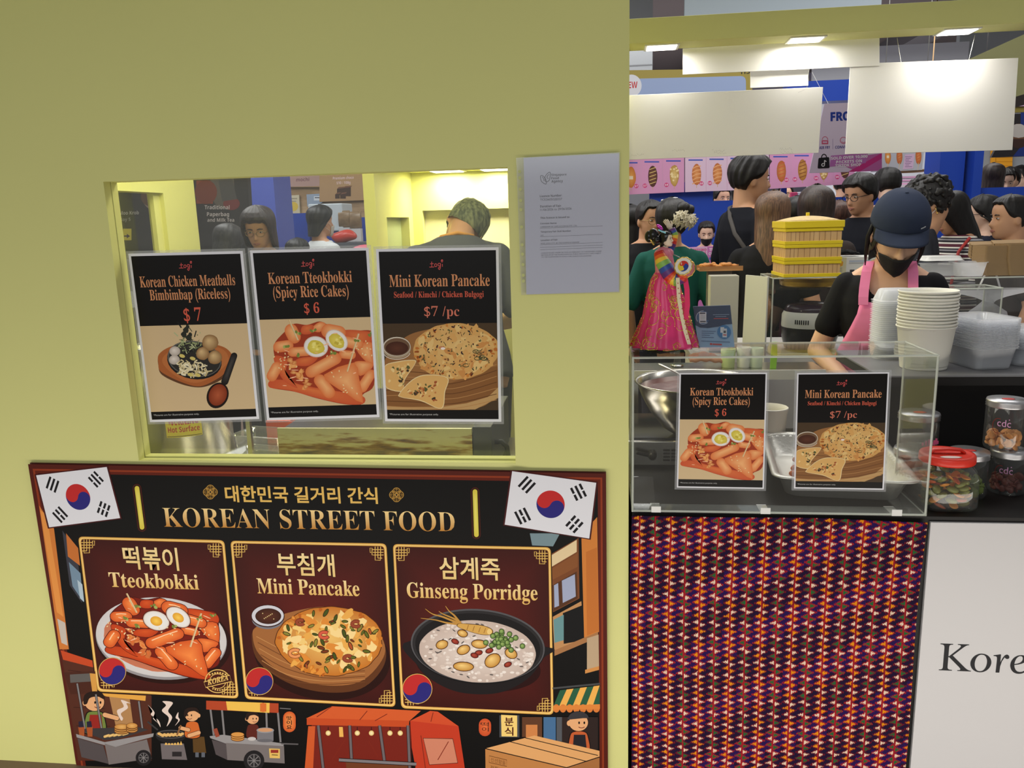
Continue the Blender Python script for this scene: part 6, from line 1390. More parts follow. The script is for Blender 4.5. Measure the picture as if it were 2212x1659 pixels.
# ------------------------------------------------------------------ the hanbok doll on the case
def doll():
    base = Vector((.140, .105, 1.137)); r = empty('hanbok_doll', base, 0, 'doll in a pink hanbok holding a drum, standing on the clear case', 'doll')
    D = lambda px, py, dy=0.0: at(px, py, base.y + dy) - base
    SK = mat('porcelain', (232, 214, 190), .35); GLD = mat('gold_foil', (226, 190, 96), .25, .85)
    b = MB(); b.hexa([(-.080, .045, .0005), (-.018, -.070, .0005), (.086, .035, .0005), (.024, .09, .0005)], (0, 0, .007)); b.build('base', mat('doll_base', (24, 22, 24), .4), r, bevel=.001)
    prof = [(586, 1439, .024, .022), (601, 1436, .031, .028), (628, 1435, .038, .034), (655, 1438, .047, .041), (683, 1439, .053, .047), (710, 1437, .063, .055), (737, 1436, .074, .064), (753, 1436, .080, .068)]
    def sk(t, k):
        k *= len(prof) - 1; i = min(int(k), len(prof) - 2); f = k - i; a, c = prof[i], prof[i + 1]; y, x, rx, ry = [a[j] + (c[j] - a[j]) * f for j in range(4)]
        o = D(x, y); w = 1 + (.02 + .05 * k / 7) * math.sin(11 * t + 1.2 * math.sin(2 * t)) + .02 * math.sin(23 * t)
        return Vector((o.x + rx * w * math.cos(t), ry * w * math.sin(t), max(o.z - .004 * k / 7 * (1 - math.sin(t)) * .0, .0085)))
    b = MB(); b.rings([[tuple(sk(2 * PI * i / 96, j / 20)) for i in range(96)] for j in range(21)], True, True); b.build('skirt', mat('pink_satin', (226, 52, 120), .34, noise_amt=.25, noise_scale=18, spec=.6), r, True)
    b = MB(); q = random.Random(8)
    for i in range(110):
        t0 = q.uniform(PI * .98, PI * 2.02) if i < 84 else q.uniform(0, PI); k0 = q.uniform(.10, .97); s_ = q.uniform(.008, .017); sg = q.choice((-1, 1)); ph = q.uniform(0, 6.28); P = []
        for j in range(25):
            u = j / 24; a = ph + sg * u * 7.2; rr = s_ * (1 - .82 * u); rx = .03 + .045 * k0
            p = sk(t0 + rr * math.cos(a) / rx, min(1, max(.03, k0 + rr * math.sin(a) / .165))); n = Vector((math.cos(t0), math.sin(t0), .25)); P.append(p + n * .0004)
        b.tube(P, [.0003 + .0006 * math.sin(PI * min(1, .15 + j / 24)) for j in range(25)], 5)
    b.build('gold_swirls', GLD, r, True)
    RB = [S(206, 46, 36), S(232, 104, 40), S(240, 200, 60), S(130, 176, 80), S(44, 74, 156), S(96, 46, 120)]
    def stripes(name, pts, rad, n0=0, sub=3, nseg=14, flat=1.0):
        P = []; Rr = []
        m = len(pts)
        for i in range(m - 1):
            for k in range(sub * 2): f = k / (sub * 2); P.append(Vector(pts[i]).lerp(Vector(pts[i + 1]), f)); Rr.append(rad[i] + (rad[i + 1] - rad[i]) * f)
        P.append(Vector(pts[-1])); Rr.append(rad[-1])
        b = MB()
        for i in range(len(P) - 1):
            b.col = RB[(n0 + i // 2) % 6]; bb = MB(); bb.tube(P, Rr, nseg, flat=flat); n = nseg; v = bb.v[i * n:(i + 2) * n]
            b.add(v, [(k, (k + 1) % n, n + (k + 1) % n, n + k) for k in range(n)] + ([tuple(range(n))[::-1]] if i == 0 else []) + ([tuple(range(n, 2 * n))] if i == len(P) - 2 else []))
        return b.build(name, vmat('rainbow_silk', .4, .5), r, True)
    b = MB(); b.cone(D(1438, 588), .024, D(1433, 552), .021, 16); b.cone(D(1424, 549), .012, D(1444, 547), .012, 12); b.build('bodice', mat('pink_brocade', (226, 130, 150), .4, noise_amt=.3, noise_scale=120), r, True)
    stripes('sleeve', [D(1423, 545, -.012), D(1431, 566, -.020), D(1447, 594, -.026), D(1460, 604, -.030), D(1472, 599, -.036), D(1479, 586, -.040)], [.012, .0165, .0175, .0160, .0145, .0105])
    stripes('sleeve', [D(1442, 545, .014), D(1451, 526, .016), D(1456, 508, .018), D(1450, 494, .018)], [.012, .011, .010, .009], 3)
    for a, d, nm in ((D(1478, 586, -.040), Vector((-.1, -.5, .8)), 1), (D(1449, 494, .018), Vector((-.5, -.2, .8)), -1)):
        b = MB(); add_hand(b, a, d, nm, Vector((0, -1, .2)), .17, .7); b.build('hand', SK, r, True)
    # head
    HM = Matrix.Translation(D(1440, 533)) @ Matrix.Rotation(R(62), 4, 'Z') @ Matrix.Rotation(R(-4), 4, 'X') @ Matrix.Scale(.150, 4)
    b = MB(); add_head(b, HM); b.build('head', SK, r, True); b = MB(); b.cone(D(1437, 536), .0075, D(1435, 550), .010, 12); b.build('neck', SK, r, True)
    qq = lambda p: HM @ Vector(p)
    for sd in (-1, 1):
        b = MB(); b.ell(qq((sd * .031, -.0835, .117)), (.0022, .0010, .0008), 8, 6, HM.to_3x3().normalized()); b.build('eye', EYED, r, True); b = MB(); b.tube([qq((sd * x, y, z)) for x, y, z in ((.013, -.090, .134), (.03, -.090, .140), (.046, -.082, .136))], .0004, 5); b.build('eyebrow', EYED, r, True)
    b = MB(); b.tube([qq((x, -.0965, .052)) for x in (-.018, 0, .018)], [.0004, .0011, .0004], 6); b.build('lips', mat('doll_lips', (190, 60, 70), .4), r, True)
    HG = mat('doll_hair', (16, 15, 16), .22)
    hair_shell(r, HG, HM, dict(fringe=.175, ear=.09, side=.01, back=.05, vol=.012, thick=.02, open=1.05), 'hair')
    b = MB(); b.ell(D(1411, 508), (.013, .012, .0155), 14, 10); b.ell(D(1402, 511), (.010, .010, .0135), 14, 10); b.ell(D(1418, 517), (.011, .014, .010), 14, 10); b.build('hair_bun', HG, r, True)
    b = MB(); b.ell(D(1425, 491, -.010), (.010, .005, .0045), 12, 6, Matrix.Rotation(.7, 3, 'Y')); b.build('headpiece', mat('iridescent_pink', (206, 70, 190), .2, .7), r, True)
    b = MB()
    for i in range(7): b.ell(D(1423 + i * 2.3, 497 + i * 1.0, -.017 + .001 * i), (.0022, .0022, .0022), 8, 6)
    b.build('headband', mat('iridescent_cyan', (150, 214, 226), .18, .7), r, True)
    b = MB(); b.cone(D(1405, 518, -.016), .0014, D(1412, 528, -.016), .0022, 6); b.build('hair_pin', GLD, r, True)
    # drum
    c0, ax = D(1476, 575, -.052), Vector((.35, .80, -.30)).normalized(); c1 = c0 + ax * .022; u = Vector((1, 0, 0)) - ax * ax.x; u.normalize(); w = u.cross(ax).normalized()
    w = w if w.z > 0 else -w; F = lambda x, y, n=0.0: tuple(c0 + u * x + w * y - ax * n); rad = .0205
    b = MB(); b.rings([[tuple(c + u * (rad * k * math.cos(t)) + w * (rad * k * math.sin(t))) for t in [2 * PI * i / 32 for i in range(32)]] for c, k in ((c0, 1), (c0.lerp(c1, .2), .93), (c0.lerp(c1, .8), .93), (c1, 1))]); dr = b.build('drum', mat('drum_side', (206, 120, 130), .5), r, True)
    b = MB(); b.col = S(232, 228, 220); b.add([F(rad * .97 * math.cos(t), rad * .97 * math.sin(t), .0004) for t in [2 * PI * i / 32 for i in range(32)]], [tuple(range(32))])
    for k, col in enumerate((S(206, 50, 44), S(44, 66, 150), S(230, 200, 60))):
        a0 = PI * .75 - k * 2 * PI / 3 - .3; P = [(0, 0)]; L = .0125
        P += [(L * .5 * math.cos(a0 + .9 * math.sin(PI * f)) * f * 2, L * .5 * math.sin(a0 + .9 * math.sin(PI * f)) * f * 2) for f in (.25, .5, .75)]
        P += [(L * math.cos(a0 - 2 * PI / 3 * f), L * math.sin(a0 - 2 * PI / 3 * f)) for f in [i / 10 for i in range(11)]]
        a1 = a0 - 2 * PI / 3; P += [(L * .5 * math.cos(a1 + .9 * math.sin(PI * f)) * f * 2, L * .5 * math.sin(a1 + .9 * math.sin(PI * f)) * f * 2) for f in (.75, .5, .25)]
        b.col = col; b.add([F(x, y, .0007) for x, y in P], [tuple(range(len(P)))])
    b.build('drum_head', vmat('matt_print', .6, .3), dr)
    for c in (c0, c1):
        b = MB(); b.tube([c + u * (rad * math.cos(t) * (1 + .03 * math.sin(12 * t))) + w * (rad * math.sin(t) * (1 + .03 * math.sin(12 * t))) for t in [2 * PI * i / 48 for i in range(48)]], .0014, 6, closed=True); b.build('gold_rim', GLD, dr, True)
    b = MB(); b.cone(D(1455, 550, -.03), .0012, D(1468, 556, -.05), .0012, 6); b.build('drumstick', mat('stick_steel', (150, 150, 156), .3, .6), r, True)
    def ribbon(name, pts, wd, m):
        b = MB(); rs = []
        for p in pts: rs.append([tuple(p + Vector((-wd, 0, 0))), tuple(p + Vector((wd, 0, 0))), tuple(p + Vector((wd, .0012, 0))), tuple(p + Vector((-wd, .0012, 0)))])
        b.rings(rs); return b.build(name, m, r, fix=True)
    rb = ribbon('sash', [D(1464, 600, -.050), D(1466, 640, -.052), D(1472, 680, -.058), D(1480, 715, -.066), D(1489, 744, -.074)], .0042, mat('cream_ribbon', (226, 212, 176), .5))
    b = MB()
    for i in range(12): y = 612 + i * 11; b.ell(D(1464.5 + max(0, (y - 620)) * .19, y, -.0515 - max(0, y - 650) * .00025 - .001), (.0011, .0006, .0015), 8, 5)
    b.build('sash_dots', mat('sash_red', (170, 60, 60), .5), rb, True)
    ribbon('ribbon', [D(1479, 596, -.036), D(1484, 625, -.034), D(1485, 660, -.036), D(1481, 690, -.040)], .0058, mat('rose_ribbon', (226, 40, 100), .45))
doll()

# ------------------------------------------------------------------ back counter of the stall with steamers, cooker, boxes
BCZ = .88
r = empty('back_counter', (1.55, 1.75, 0), 0, 'white back counter behind the seller, mostly hidden', 'counter')
b = MB(); b.box((-1.2, -.27, BCZ - .03), (1.9, .24, BCZ)); b.build('worktop', WPAN, r); b = MB(); b.box((-1.18, -.25, 0), (1.88, .22, BCZ - .031)); b.build('carcass', WPAN, r)
KT = at(1730, 599, 1.5).z
acrylic_case('display_case', at(1669, 600, 1.5).x, 1.12, 1.50, 1.76, BCZ, KT, 'clear acrylic case on the back counter with bamboo-style steamers on top', .005)
acrylic_case('display_case', 1.135, 2.05, 1.50, 1.80, BCZ, KT - .012, 'long clear acrylic case behind the seller right shoulder, under the kraft boxes', .005)
p = at(2066, 625, 1.30); acrylic_case('display_case', 1.13, 1.46, 1.34, 1.485, BCZ - .0, at(2100, 622, 1.34).z, 'smaller clear acrylic box in front of the long one, by the tubs', .005)
p0, p1 = at(1611, 594, 1.47), at(1658, 607, 1.40); r = empty('white_board', (p0.x, 1.44, BCZ), 0, 'tall white board leaning by the clear back case, left of the steamers', 'board'); o = Vector(r.location)
b = MB(); b.hexa([Vector((p0.x, 1.47, p0.z)) - o, Vector((p1.x, 1.40, p0.z - .004)) - o, Vector((p1.x - .005, 1.40, .60)) - o, Vector((p0.x - .012, 1.47, .60)) - o], (.007, .007, 0)); b.build('board', mat('foam_board', (214, 214, 204), .55), r)
# steamers
def steamers():
    c = Vector((at(1742, 596, 1.58).x, 1.605, KT)); W, D, H = .107, .098, .064
    WD = grain('steamer_wood', (200, 160, 110), (216, 180, 132), 3, (6, 6, 1), .5); YP = mat('yellow_plastic', (226, 200, 40), .32); rz = .035
    def tier(z, label, first=[]):
        r = empty('steamer_tier', (c.x, c.y, z), rz, label, 'steamer', 'stacked steamer boxes')
        b = MB(); b.box((-W, -D, .009), (W, D, H - .006)); wd = b.build('wooden_wall', WD, r)
        b = MB(); q = random.Random(int(z * 1000)); x = -W
        while x < W - .012:
            x += q.uniform(.012, .026); x = min(x, W)
            if x < W - .004: b.box((x - .0006, -D - .0005, .012), (x + .0006, -D + .0015, H - .009))
        y = -D + .02
        while y < D: b.box((-W - .0005, y - .0006, .012), (-W + .0015, y + .0006, H - .009)); y += q.uniform(.016, .03)
        b.build('slat_gap', mat('slat_gap', (120, 80, 46), .7), wd)
        for z0, z1, g in ((0.0005, .014, .005), (H - .013, H, .004)):
            b = MB(); o_ = [(-W - g, -D - g), (W + g, -D - g), (W + g, D + g), (-W - g, D + g)]; b.hexa([(x, y, z0) for x, y in o_], (0, 0, z1 - z0)); b.build('yellow_band', YP, r, bevel=.0015)
    tier(c.z, 'bottom wooden steamer box with yellow bands, resting on the clear case'); tier(c.z + H, 'middle wooden steamer box with yellow bands'); tier(c.z + 2 * H, 'top wooden steamer box with yellow bands, just under the lid')
    z = c.z + 3 * H; r = empty('steamer_cover', (c.x, c.y, z), rz, 'domed woven lid with yellow rim on the steamer stack', 'lid'); w, d = W + .008, D + .008
    b = MB(); b.hexa([(-w, -d, .0005), (w, -d, .0005), (w, d, .0005), (-w, d, .0005)], (0, 0, .027)); b.build('rim', YP, r, bevel=.002)
    b = MB(); rs = []
    for k in range(8): f = 1 - k / 7.6; rs.append(rr_ring((w - .004) * f, (d - .004) * f, .027 + .020 * (1 - f ** 2), .03 * f + .001))
    b.rings(rs, True, True); b.build('dome', mat('woven_cane', (214, 184, 128), .6, noise_amt=.2, noise_scale=60, bump=.5, bump_scale=120), r, True)
    b = MB(); b.box((-.006, -.006, .044), (.006, .006, .060)); b.build('knob', YP, r, bevel=.001)
steamers()
# rice cooker inside the back case
p = at(1750, 700, 1.63); r = empty('rice_cooker', (p.x, 1.635, BCZ), 0, 'white rice cooker with dark purple lid in the clear case beneath the steamers', 'cooker')
b = MB(); b.lathe([(.085, .006), (.100, .012), (.112, .06), (.113, .10)], n=40, cap0=True); b.build('black_base', mat('cooker_black', (30, 28, 32), .3), r, True)
b = MB(); b.lathe([(.113, .10), (.1145, .103), (.113, .150), (.105, .165)], n=40); b.build('white_body', mat('cooker_white', (238, 238, 234), .3), r, True)
b = MB(); b.lathe([(.105, .165), (.103, .174), (.092, .190), (.05, .200), (.002, .202)], n=40); b.build('lid', mat('cooker_lid', (58, 44, 60), .2), r, True)
b = MB()
for i in range(7): a = -.75 + i * .075; b.box((.1145 * math.sin(a) - .002, -.1145 * math.cos(a) - .0015, .118), (.1145 * math.sin(a) + .002, -.1145 * math.cos(a) + .0015, .136))
b.build('vent_slots', mat('cooker_black', (30, 28, 32), .3), r)
r = empty('brass_tray', (at(1745, 615, 1.70).x, 1.66, KT - .048), 0, 'shallow brass-coloured tray hanging just under the back case top', 'tray')
b = MB(); b.lathe([(.002, .002), (.115, .002), (.122, .008), (.125, .034), (.129, .036), (.127, .038), (.121, .010), (.113, .005), (.002, .005)], n=40); b.build('tray', mat('brass', (190, 150, 50), .28, .9), r, True)
b = MB(); b.box((-.20, -.09, -.008), (.20, .09, -.0005)); b.build('glass_shelf', ACR, r)
# carton, cling items, containers and kraft boxes on the cases
p = at(1838, 597, 1.64); r = empty('carton', (p.x + .01, 1.66, KT), 0, 'white and cream carton with an orange flower, right of the steamers', 'carton')
b = MB(); b.box((-.10, -.07, .0005), (.16, .075, .070)); b.build('box', mat('carton_white', (222, 222, 218), .5), r, bevel=.001)
A = Art(lambda u, v: (u, v), -.0702, up=lambda x, y: (0, 1)); A.rect((-.10, .001), (-.045, .0695), S(210, 206, 172)); A.disc((-.068, .045), .011, S(226, 166, 60), wob=.15, n=18)
for i in range(4): A.rect((-.035, .055 - i * .004), (.06 - i * .01, .0565 - i * .004), S(120, 150, 200) if i < 2 else S(140, 140, 150), keep=i > 0)
for i in range(5): A.rect((-.092, .012 + i * .004), (-.06, .0135 + i * .004), S(150, 150, 130), keep=i > 0)
A.rect((-.03, .008), (-.012, .020), S(60, 60, 66)); A.build('print', vmat('matt_print', .6, .3), r)
b = MB(); V = [(-.06 + .12 * i / 12, -.03 + .06 * j / 6, .006 + .016 * math.sin(PI * i / 12) * math.sin(PI * (j + .5) / 7) + .003 * math.sin(i * 2 + j)) for j in range(7) for i in range(13)]; b.add(V, [(j * 13 + i, j * 13 + i + 1, j * 13 + i + 14, j * 13 + i + 13) for j in range(6) for i in range(12)])
o = b.build('black_cloth', TBLK if 'TBLK' in globals() else BLKL, None, True, solid=.006); o.location = (p.x - .03, 1.66, KT + .0745); tag(o, 'crumpled black cloth lying on the white carton', 'cloth')
p = at(2020, 556, 1.62); o = tub_mesh(.075, .055, .018, .012).build('container_lid', mat('opaque_white_plastic', (226, 226, 226), .4), None, True); o.location = (p.x + .02, 1.62, p.z - .014); o.rotation_euler = (PI, 0, 0); o.location.z += .020; tag(o, 'white plastic lid on top of the tub beside the seller shoulder', 'lid')
zl = o.location.z - .0185
o = tub_mesh(.068, .052, zl - KT, .012).build('storage_tub', CLR, None, True); o.location = (p.x + .02, 1.62, KT - .0115); tag(o, 'clear tub under the white lid beside the seller shoulder', 'tub')
p = at(2066, 590, 1.56); o = tub_mesh(.060, .05, .055, .014).build('storage_tub', CLR, None, True); o.location = (p.x + .045, 1.57, KT - .0115); tag(o, 'open translucent tub left of the kraft boxes', 'tub')
KR = mat('kraft_card', (160, 132, 96), .75, noise_amt=.06, noise_scale=30)
def kraft(cx, cy, n, wd, lab, grp, tall):
    b = MB(); t = .0016; w, d, h = wd / 2, .062, tall
    b.rings([rr_ring(w * .72, d * .8, 0, .006), rr_ring(w, d, h, .008), rr_ring(w - t, d - t, h, .008), rr_ring(w * .72 - t, d * .8 - t, t, .006)], True, True)
    b.hexa([(-w, d, h - .001), (w, d, h - .001), (w, d + .028, h + .012), (-w, d + .028, h + .012)], (0, .0016, -.0006))
    o0 = b.build('kraft_box', KR, None)
    for i in range(n):
        o = o0 if i == 0 else o0.copy()
        if i: C.objects.link(o)
        o.location = (cx + .0006 * math.sin(i * 2.2), cy, KT - .0115 + i * .0042); tag(o, lab[0] if i == n - 1 else lab[1], 'takeaway box', grp)
kraft(at(2150, 590, 1.58).x, 1.60, 14, .125, ('topmost brown kraft box of the left nested stack on the case', 'brown kraft box nested in the left stack on the case'), 'kraft boxes in the left stack', .062)
kraft(at(2202, 590, 1.58).x, 1.59, 14, .145, ('topmost brown kraft box of the middle nested stack on the case', 'brown kraft box nested in the middle stack on the case'), 'kraft boxes in the middle stack', .066)
kraft(at(2268, 590, 1.58).x, 1.61, 14, .14, ('topmost brown kraft box of the right nested stack at the frame edge', 'brown kraft box nested in the right stack at the frame edge'), 'kraft boxes in the right stack', .060)
# steel pot lid and white bag seen right of the tubs
r = empty('steel_pan', (1.66, 1.30, BCZ), 0, 'round steel pan with lid behind the clear tubs at right', 'pan')
b = MB(); b.lathe([(.12, 0), (.14, .01), (.145, .05), (.150, .052), (.14, .058), (.08, .074), (.002, .080)], n=40, cap0=True); b.build('pan', STEEL, r, True); b = MB(); b.cone((0, 0, .078), .006, (0, 0, .095), .016, 12); b.build('knob', BLKL, r, True)
b = MB(); b.box((1.1, 1.20, 0), (3.0, 1.475, BCZ)); o = b.build('side_table', WPAN, None); tag(o, 'low white table behind the seller carrying the steel pan', 'table')
o['label'] = 'low white table behind the seller carrying the steel pan'
# tray and boxes left of the steamers, between the two women
p = at(1555, 584, 1.72); r = empty('wooden_tray', (p.x, 1.74, p.z), 0, 'wooden tray of fried snacks between the green shirt and black shirt women', 'tray')
b = MB(); b.box((-.09, -.06, 0), (.09, .06, .008)); b.box((-.09, -.06, .008), (.09, -.054, .02)); b.box((-.09, .054, .008), (.09, .06, .02)); b.build('tray', grain('tray_wood', (150, 100, 58), (190, 140, 90), 6), r)
b = MB(); q = random.Random(6)
for i in range(16): b.ell((q.uniform(-.07, .07), q.uniform(-.04, .04), .016 + q.uniform(0, .01)), (.02, .011, .008), 8, 5, Matrix.Rotation(q.uniform(0, 3), 3, 'Z'))
b.build('snacks', SNK, r, True)['kind'] = 'stuff'
b = MB(); b.box((-.05, -.03, BCZ - p.z), (.05, .03, -.0005)); b.build('stand', mat('stand_grey', (96, 92, 92), .5), r)
p = at(1562, 640, 1.60); b = MB(); b.box((p.x - .055, 1.58, BCZ + .0005), (p.x + .06, 1.66, at(1560, 596, 1.58).z)); o = b.build('white_box', mat('box_offwhite', (178, 176, 168), .5), None, bevel=.002); tag(o, 'plain off-white box below the wooden snack tray', 'box')

# ------------------------------------------------------------------ inside the serving window
GZ = at(600, 966, .20).z
r = empty('griddle_table', (-.7, .35, 0), 0, 'steel worktable carrying the griddle and stock pot inside the window', 'table')
TZ = at(800, 985, .30).z - .05
b = MB(); b.box((-.62, -.27, TZ - .03), (.72, .33, TZ)); b.build('tabletop', STEEL, r)
for x in (-.58, .68):
    for y in (-.24, .30): b = MB(); b.box((x - .02, y - .02, 0), (x + .02, y + .02, TZ - .03)); b.build('leg', STEEL, r)
gx0, gx1 = at(600, 950, .22).x, at(1020, 950, .22).x; gz = at(800, 925, .22).z
r = empty('griddle', ((gx0 + gx1) / 2, .40, TZ), 0, 'stained steel griddle with black handle inside the window', 'griddle'); w = (gx1 - gx0) / 2; H = gz - TZ
RUST = mat('burnt_steel', (186, 176, 128), .32, .75)
nt = RUST.node_tree; bs = nt.nodes['Principled BSDF']; tc = nt.nodes.new('ShaderNodeTexCoord'); mp = nt.nodes.new('ShaderNodeMapping'); mp.inputs['Scale'].default_value = (9, 9, 60); n1 = nt.nodes.new('ShaderNodeTexNoise'); n1.inputs['Scale'].default_value = 1.6; n1.inputs['Detail'].default_value = 8
sx = nt.nodes.new('ShaderNodeSeparateXYZ'); nt.links.new(tc.outputs['Object'], sx.inputs[0]); mrz = nt.nodes.new('ShaderNodeMapRange'); mrz.inputs['From Min'].default_value = H - .07; mrz.inputs['From Max'].default_value = H - .005; mrz.inputs['To Min'].default_value = .24; mrz.inputs['To Max'].default_value = -.12; nt.links.new(sx.outputs['Z'], mrz.inputs['Value'])
ad = nt.nodes.new('ShaderNodeMath'); nt.links.new(tc.outputs['Object'], mp.inputs[0]); nt.links.new(mp.outputs[0], n1.inputs['Vector']); nt.links.new(n1.outputs['Fac'], ad.inputs[0]); nt.links.new(mrz.outputs[0], ad.inputs[1])
rp = nt.nodes.new('ShaderNodeValToRGB'); e = rp.color_ramp.elements; e[0].position = .52; e[0].color = S(200, 192, 150); e[1].position = .82; e[1].color = S(74, 50, 22); m_ = e.new(.66); m_.color = S(150, 116, 50); nt.links.new(ad.outputs[0], rp.inputs[0]); nt.links.new(rp.outputs[0], bs.inputs['Base Color'])
b = MB(); b.box((-w, -.18, H - .075), (w, -.172, H)); b.build('front_splash', RUST, r, bevel=.0015); b = MB(); b.box((-w, -.178, .012), (w, .20, H - .079)); b.build('housing', mat('warm_steel', (196, 190, 160), .3, .85), r)
b = MB(); b.box((-w, .19, H - .02), (w, .20, H + .03)); b.box((-w, -.17, H - .07), (w, .19, H - .012)); b.build('plate', mat('griddle_plate', (112, 108, 96), .3, .9, noise_amt=.3, noise_scale=12), r)
b = MB(); b.box((w + .001, -.178, .012), (w + .052, .20, H + .004)); sd = b.build('side_panel', mat('dark_steel', (58, 58, 62), .4, .6), r, bevel=.002)
b = MB()
for i in range(12): b.hexa([(w + .006 + i * .0036, -.1795, .03), (w + .0075 + i * .0036, -.1795, .03), (w + .0115 + i * .0036, -.1795, .06), (w + .010 + i * .0036, -.1795, .06)], (0, .002, 0))
b.build('vents', BLKL, sd)
b = MB(); b.tube([(w + .052, -.12, .035), (w + .075, -.12, .04), (w + .088, -.12, .06), (w + .085, -.12, .085), (w + .07, -.12, .10), (w + .052, -.12, .098)], .007, 10); b.build('handle', BLKL, r, True)
px0 = at(412, 970, .36); r = empty('stock_pot', (px0.x, .36, TZ), 0, 'big steel stock pot with yellow warning label at window left', 'pot'); PR = .125
b = MB(); b.lathe([(PR - .01, 0), (PR, .008), (PR, .36), (PR + .006, .365), (PR, .37), (PR - .006, .364), (PR - .006, .02), (.002, .015)], n=56, cap0=True); b.build('pot', STEEL, r, True)
lz0, lz1 = at(408, 945, .24).z - TZ, at(408, 870, .24).z - TZ
A = Art(lambda u, v: (u, v), 0, up=lambda x, y: (0, 1)); [A.rect((-.048 + i * .008, lz0), (-.040 + i * .008, lz1), S(236, 214, 60), keep=i > 0) for i in range(12)]; A.line([(-.046 + i * .0046, lz0 + .003) for i in range(21)], .0018, S(90, 80, 30)); hh = lz1 - lz0
zz = lambda py: at(408, py, .24).z - TZ
A.text('WARNING', (-.040, zz(918)), (.040, zz(918)), .022, S(200, 40, 30), 'bold', offset=.02); A.text('Hot Surface', (-.042, zz(934)), (.042, zz(934)), .0165, S(200, 40, 30), 'bold')
me = bpy.data.meshes.new('warning_label'); me.from_pydata([(math.sin(x / PR + .42) * (PR + .0006 - y * 3), -math.cos(x / PR + .42) * (PR + .0006 - y * 3), z) for x, y, z in A.v], [], A.fa); ca = me.color_attributes.new('Col', 'FLOAT_COLOR', 'CORNER'); arr = []
for c_ in A.c:
    for q_ in c_: arr += [q_[0], q_[1], q_[2], 1.0]
ca.data.foreach_set('color', arr); link('warning_label', me, vmat('matt_print', .6, .3), r)
def clear_pan(px, py, Y, w, d, h, label, rz):
    o = tub_mesh(w, d, h, .010, .014, .010).build('food_pan', glass('clear_pan', (.95, .95, .92), .10, .6, .05, .10), None, True); p = at(px, py, Y); o.location = (p.x, Y, TZ); o.rotation_euler = (0, 0, rz); tag(o, label, 'food pan')
clear_pan(560, 960, .30, .085, .055, .062, 'empty clear food pan between the stock pot and the griddle, front one', -.25); clear_pan(575, 945, .46, .085, .055, .075, 'empty clear food pan standing behind the front clear pan', -.2)
b = MB(); p = at(612, 916, .62); b.box((p.x - .05, .60, TZ), (p.x + .03, .66, at(612, 906, .62).z)); o = b.build('orange_box', mat('orange_box', (226, 88, 40), .5), None); tag(o, 'orange box just behind the left end of the griddle', 'box')
b = MB(); p = at(540, 950, .24); b.box((p.x - .006, .235, TZ), (p.x + .006, .247, at(535, 700, .24).z)); o = b.build('steel_post', STEEL, None); tag(o, 'thin bright steel upright between the first two window posters', 'post')
# kitchen side shelf at the window's right end
xs = at(1092, 800, .60).x
r = empty('side_shelf', (-.10, .95, 0), 0, 'steel shelf unit with boxes just inside the window right edge', 'shelf')
for z in (.95, 1.06, 1.16): b = MB(); b.box((-.16, -.2, z), (.12, .2, z + .012)); b.build('shelf', STEEL, r)
for x in (-.155, .11):
    for y in (-.19, .19): b = MB(); b.box((x - .01, y - .01, 0), (x + .01, y + .01, 1.45)); b.build('upright', STEEL, r)
b = MB(); b.box((-.16, .19, .3), (.12, .196, 1.5)); b.build('back_panel', mat('dark_steel', (58, 58, 62), .4, .6), r)
for z, nm, lb, c_, sz in ((1.172, 'yellow_box', 'yellow box on the steel shelf at the window right edge', (214, 200, 50), (.05, .045)), (1.072, 'bread_pack', 'tan bread pack on the middle steel shelf by the window edge', (206, 150, 86), (.055, .028)), (.962, 'meat_tray', 'pale pink meat tray on the lowest steel shelf by the window edge', (206, 160, 150), (.055, .036))):
    b = MB(); b.box((-.16 + .02, .80, z + .0005), (-.16 + .02 + sz[0] * 2, .9, z + sz[1])); o = b.build(nm, mat(nm, c_, .5), None, bevel=.006); tag(o, lb, 'food pack')
b = MB(); b.lathe([(.022, 0), (.028, .07), (.03, .072), (.0, .073)], n=20, cap0=True); o = b.build('paper_cup', WCUP, None, True); o.location = (-.215, .85, 1.1725); tag(o, 'white cup on the top steel shelf beside the yellow box', 'cup')
# ------------------------------------------------------------------ stalls across the aisle
BLUE = mat('blue_panel', (28, 66, 168), .45, spec=.4); HALLG = mat('hall_grey', (128, 132, 136), .6); DKB = mat('dark_ceiling', (92, 84, 84), .8, noise_amt=.1, noise_scale=1); MUST = mat('mustard', (156, 140, 62), .5)
BPR = vmat('stall_print', .45, .3)
def slab(name, q, Y, th, m, label=None, cat=None, kind=None, zmin=None, Y2=None):
    """upright board cut to the outline read from the photograph; Y2: depth at its lower edge when it leans"""
    P = [at(*p, Y if (Y2 is None or i < 2) else Y2) for i, p in enumerate(q)]
    b = MB(); b.hexa(P, (0, th, 0)); o = b.build(name, m, None)
    if label: tag(o, label, cat)
    if kind: o['kind'] = kind
    return o
def xz(px0, py0, px1, py1, Y): a, c = at(px0, py0, Y), at(px1, py1, Y); return a.x, a.z, c.x, c.z
def print_on(name, Y, parent=None, off=(0, 0, 0), step=.00004):
    return Art(lambda px, py: ((lambda p: (p.x, p.z))(at(px, py, Y))), Y, None, step)
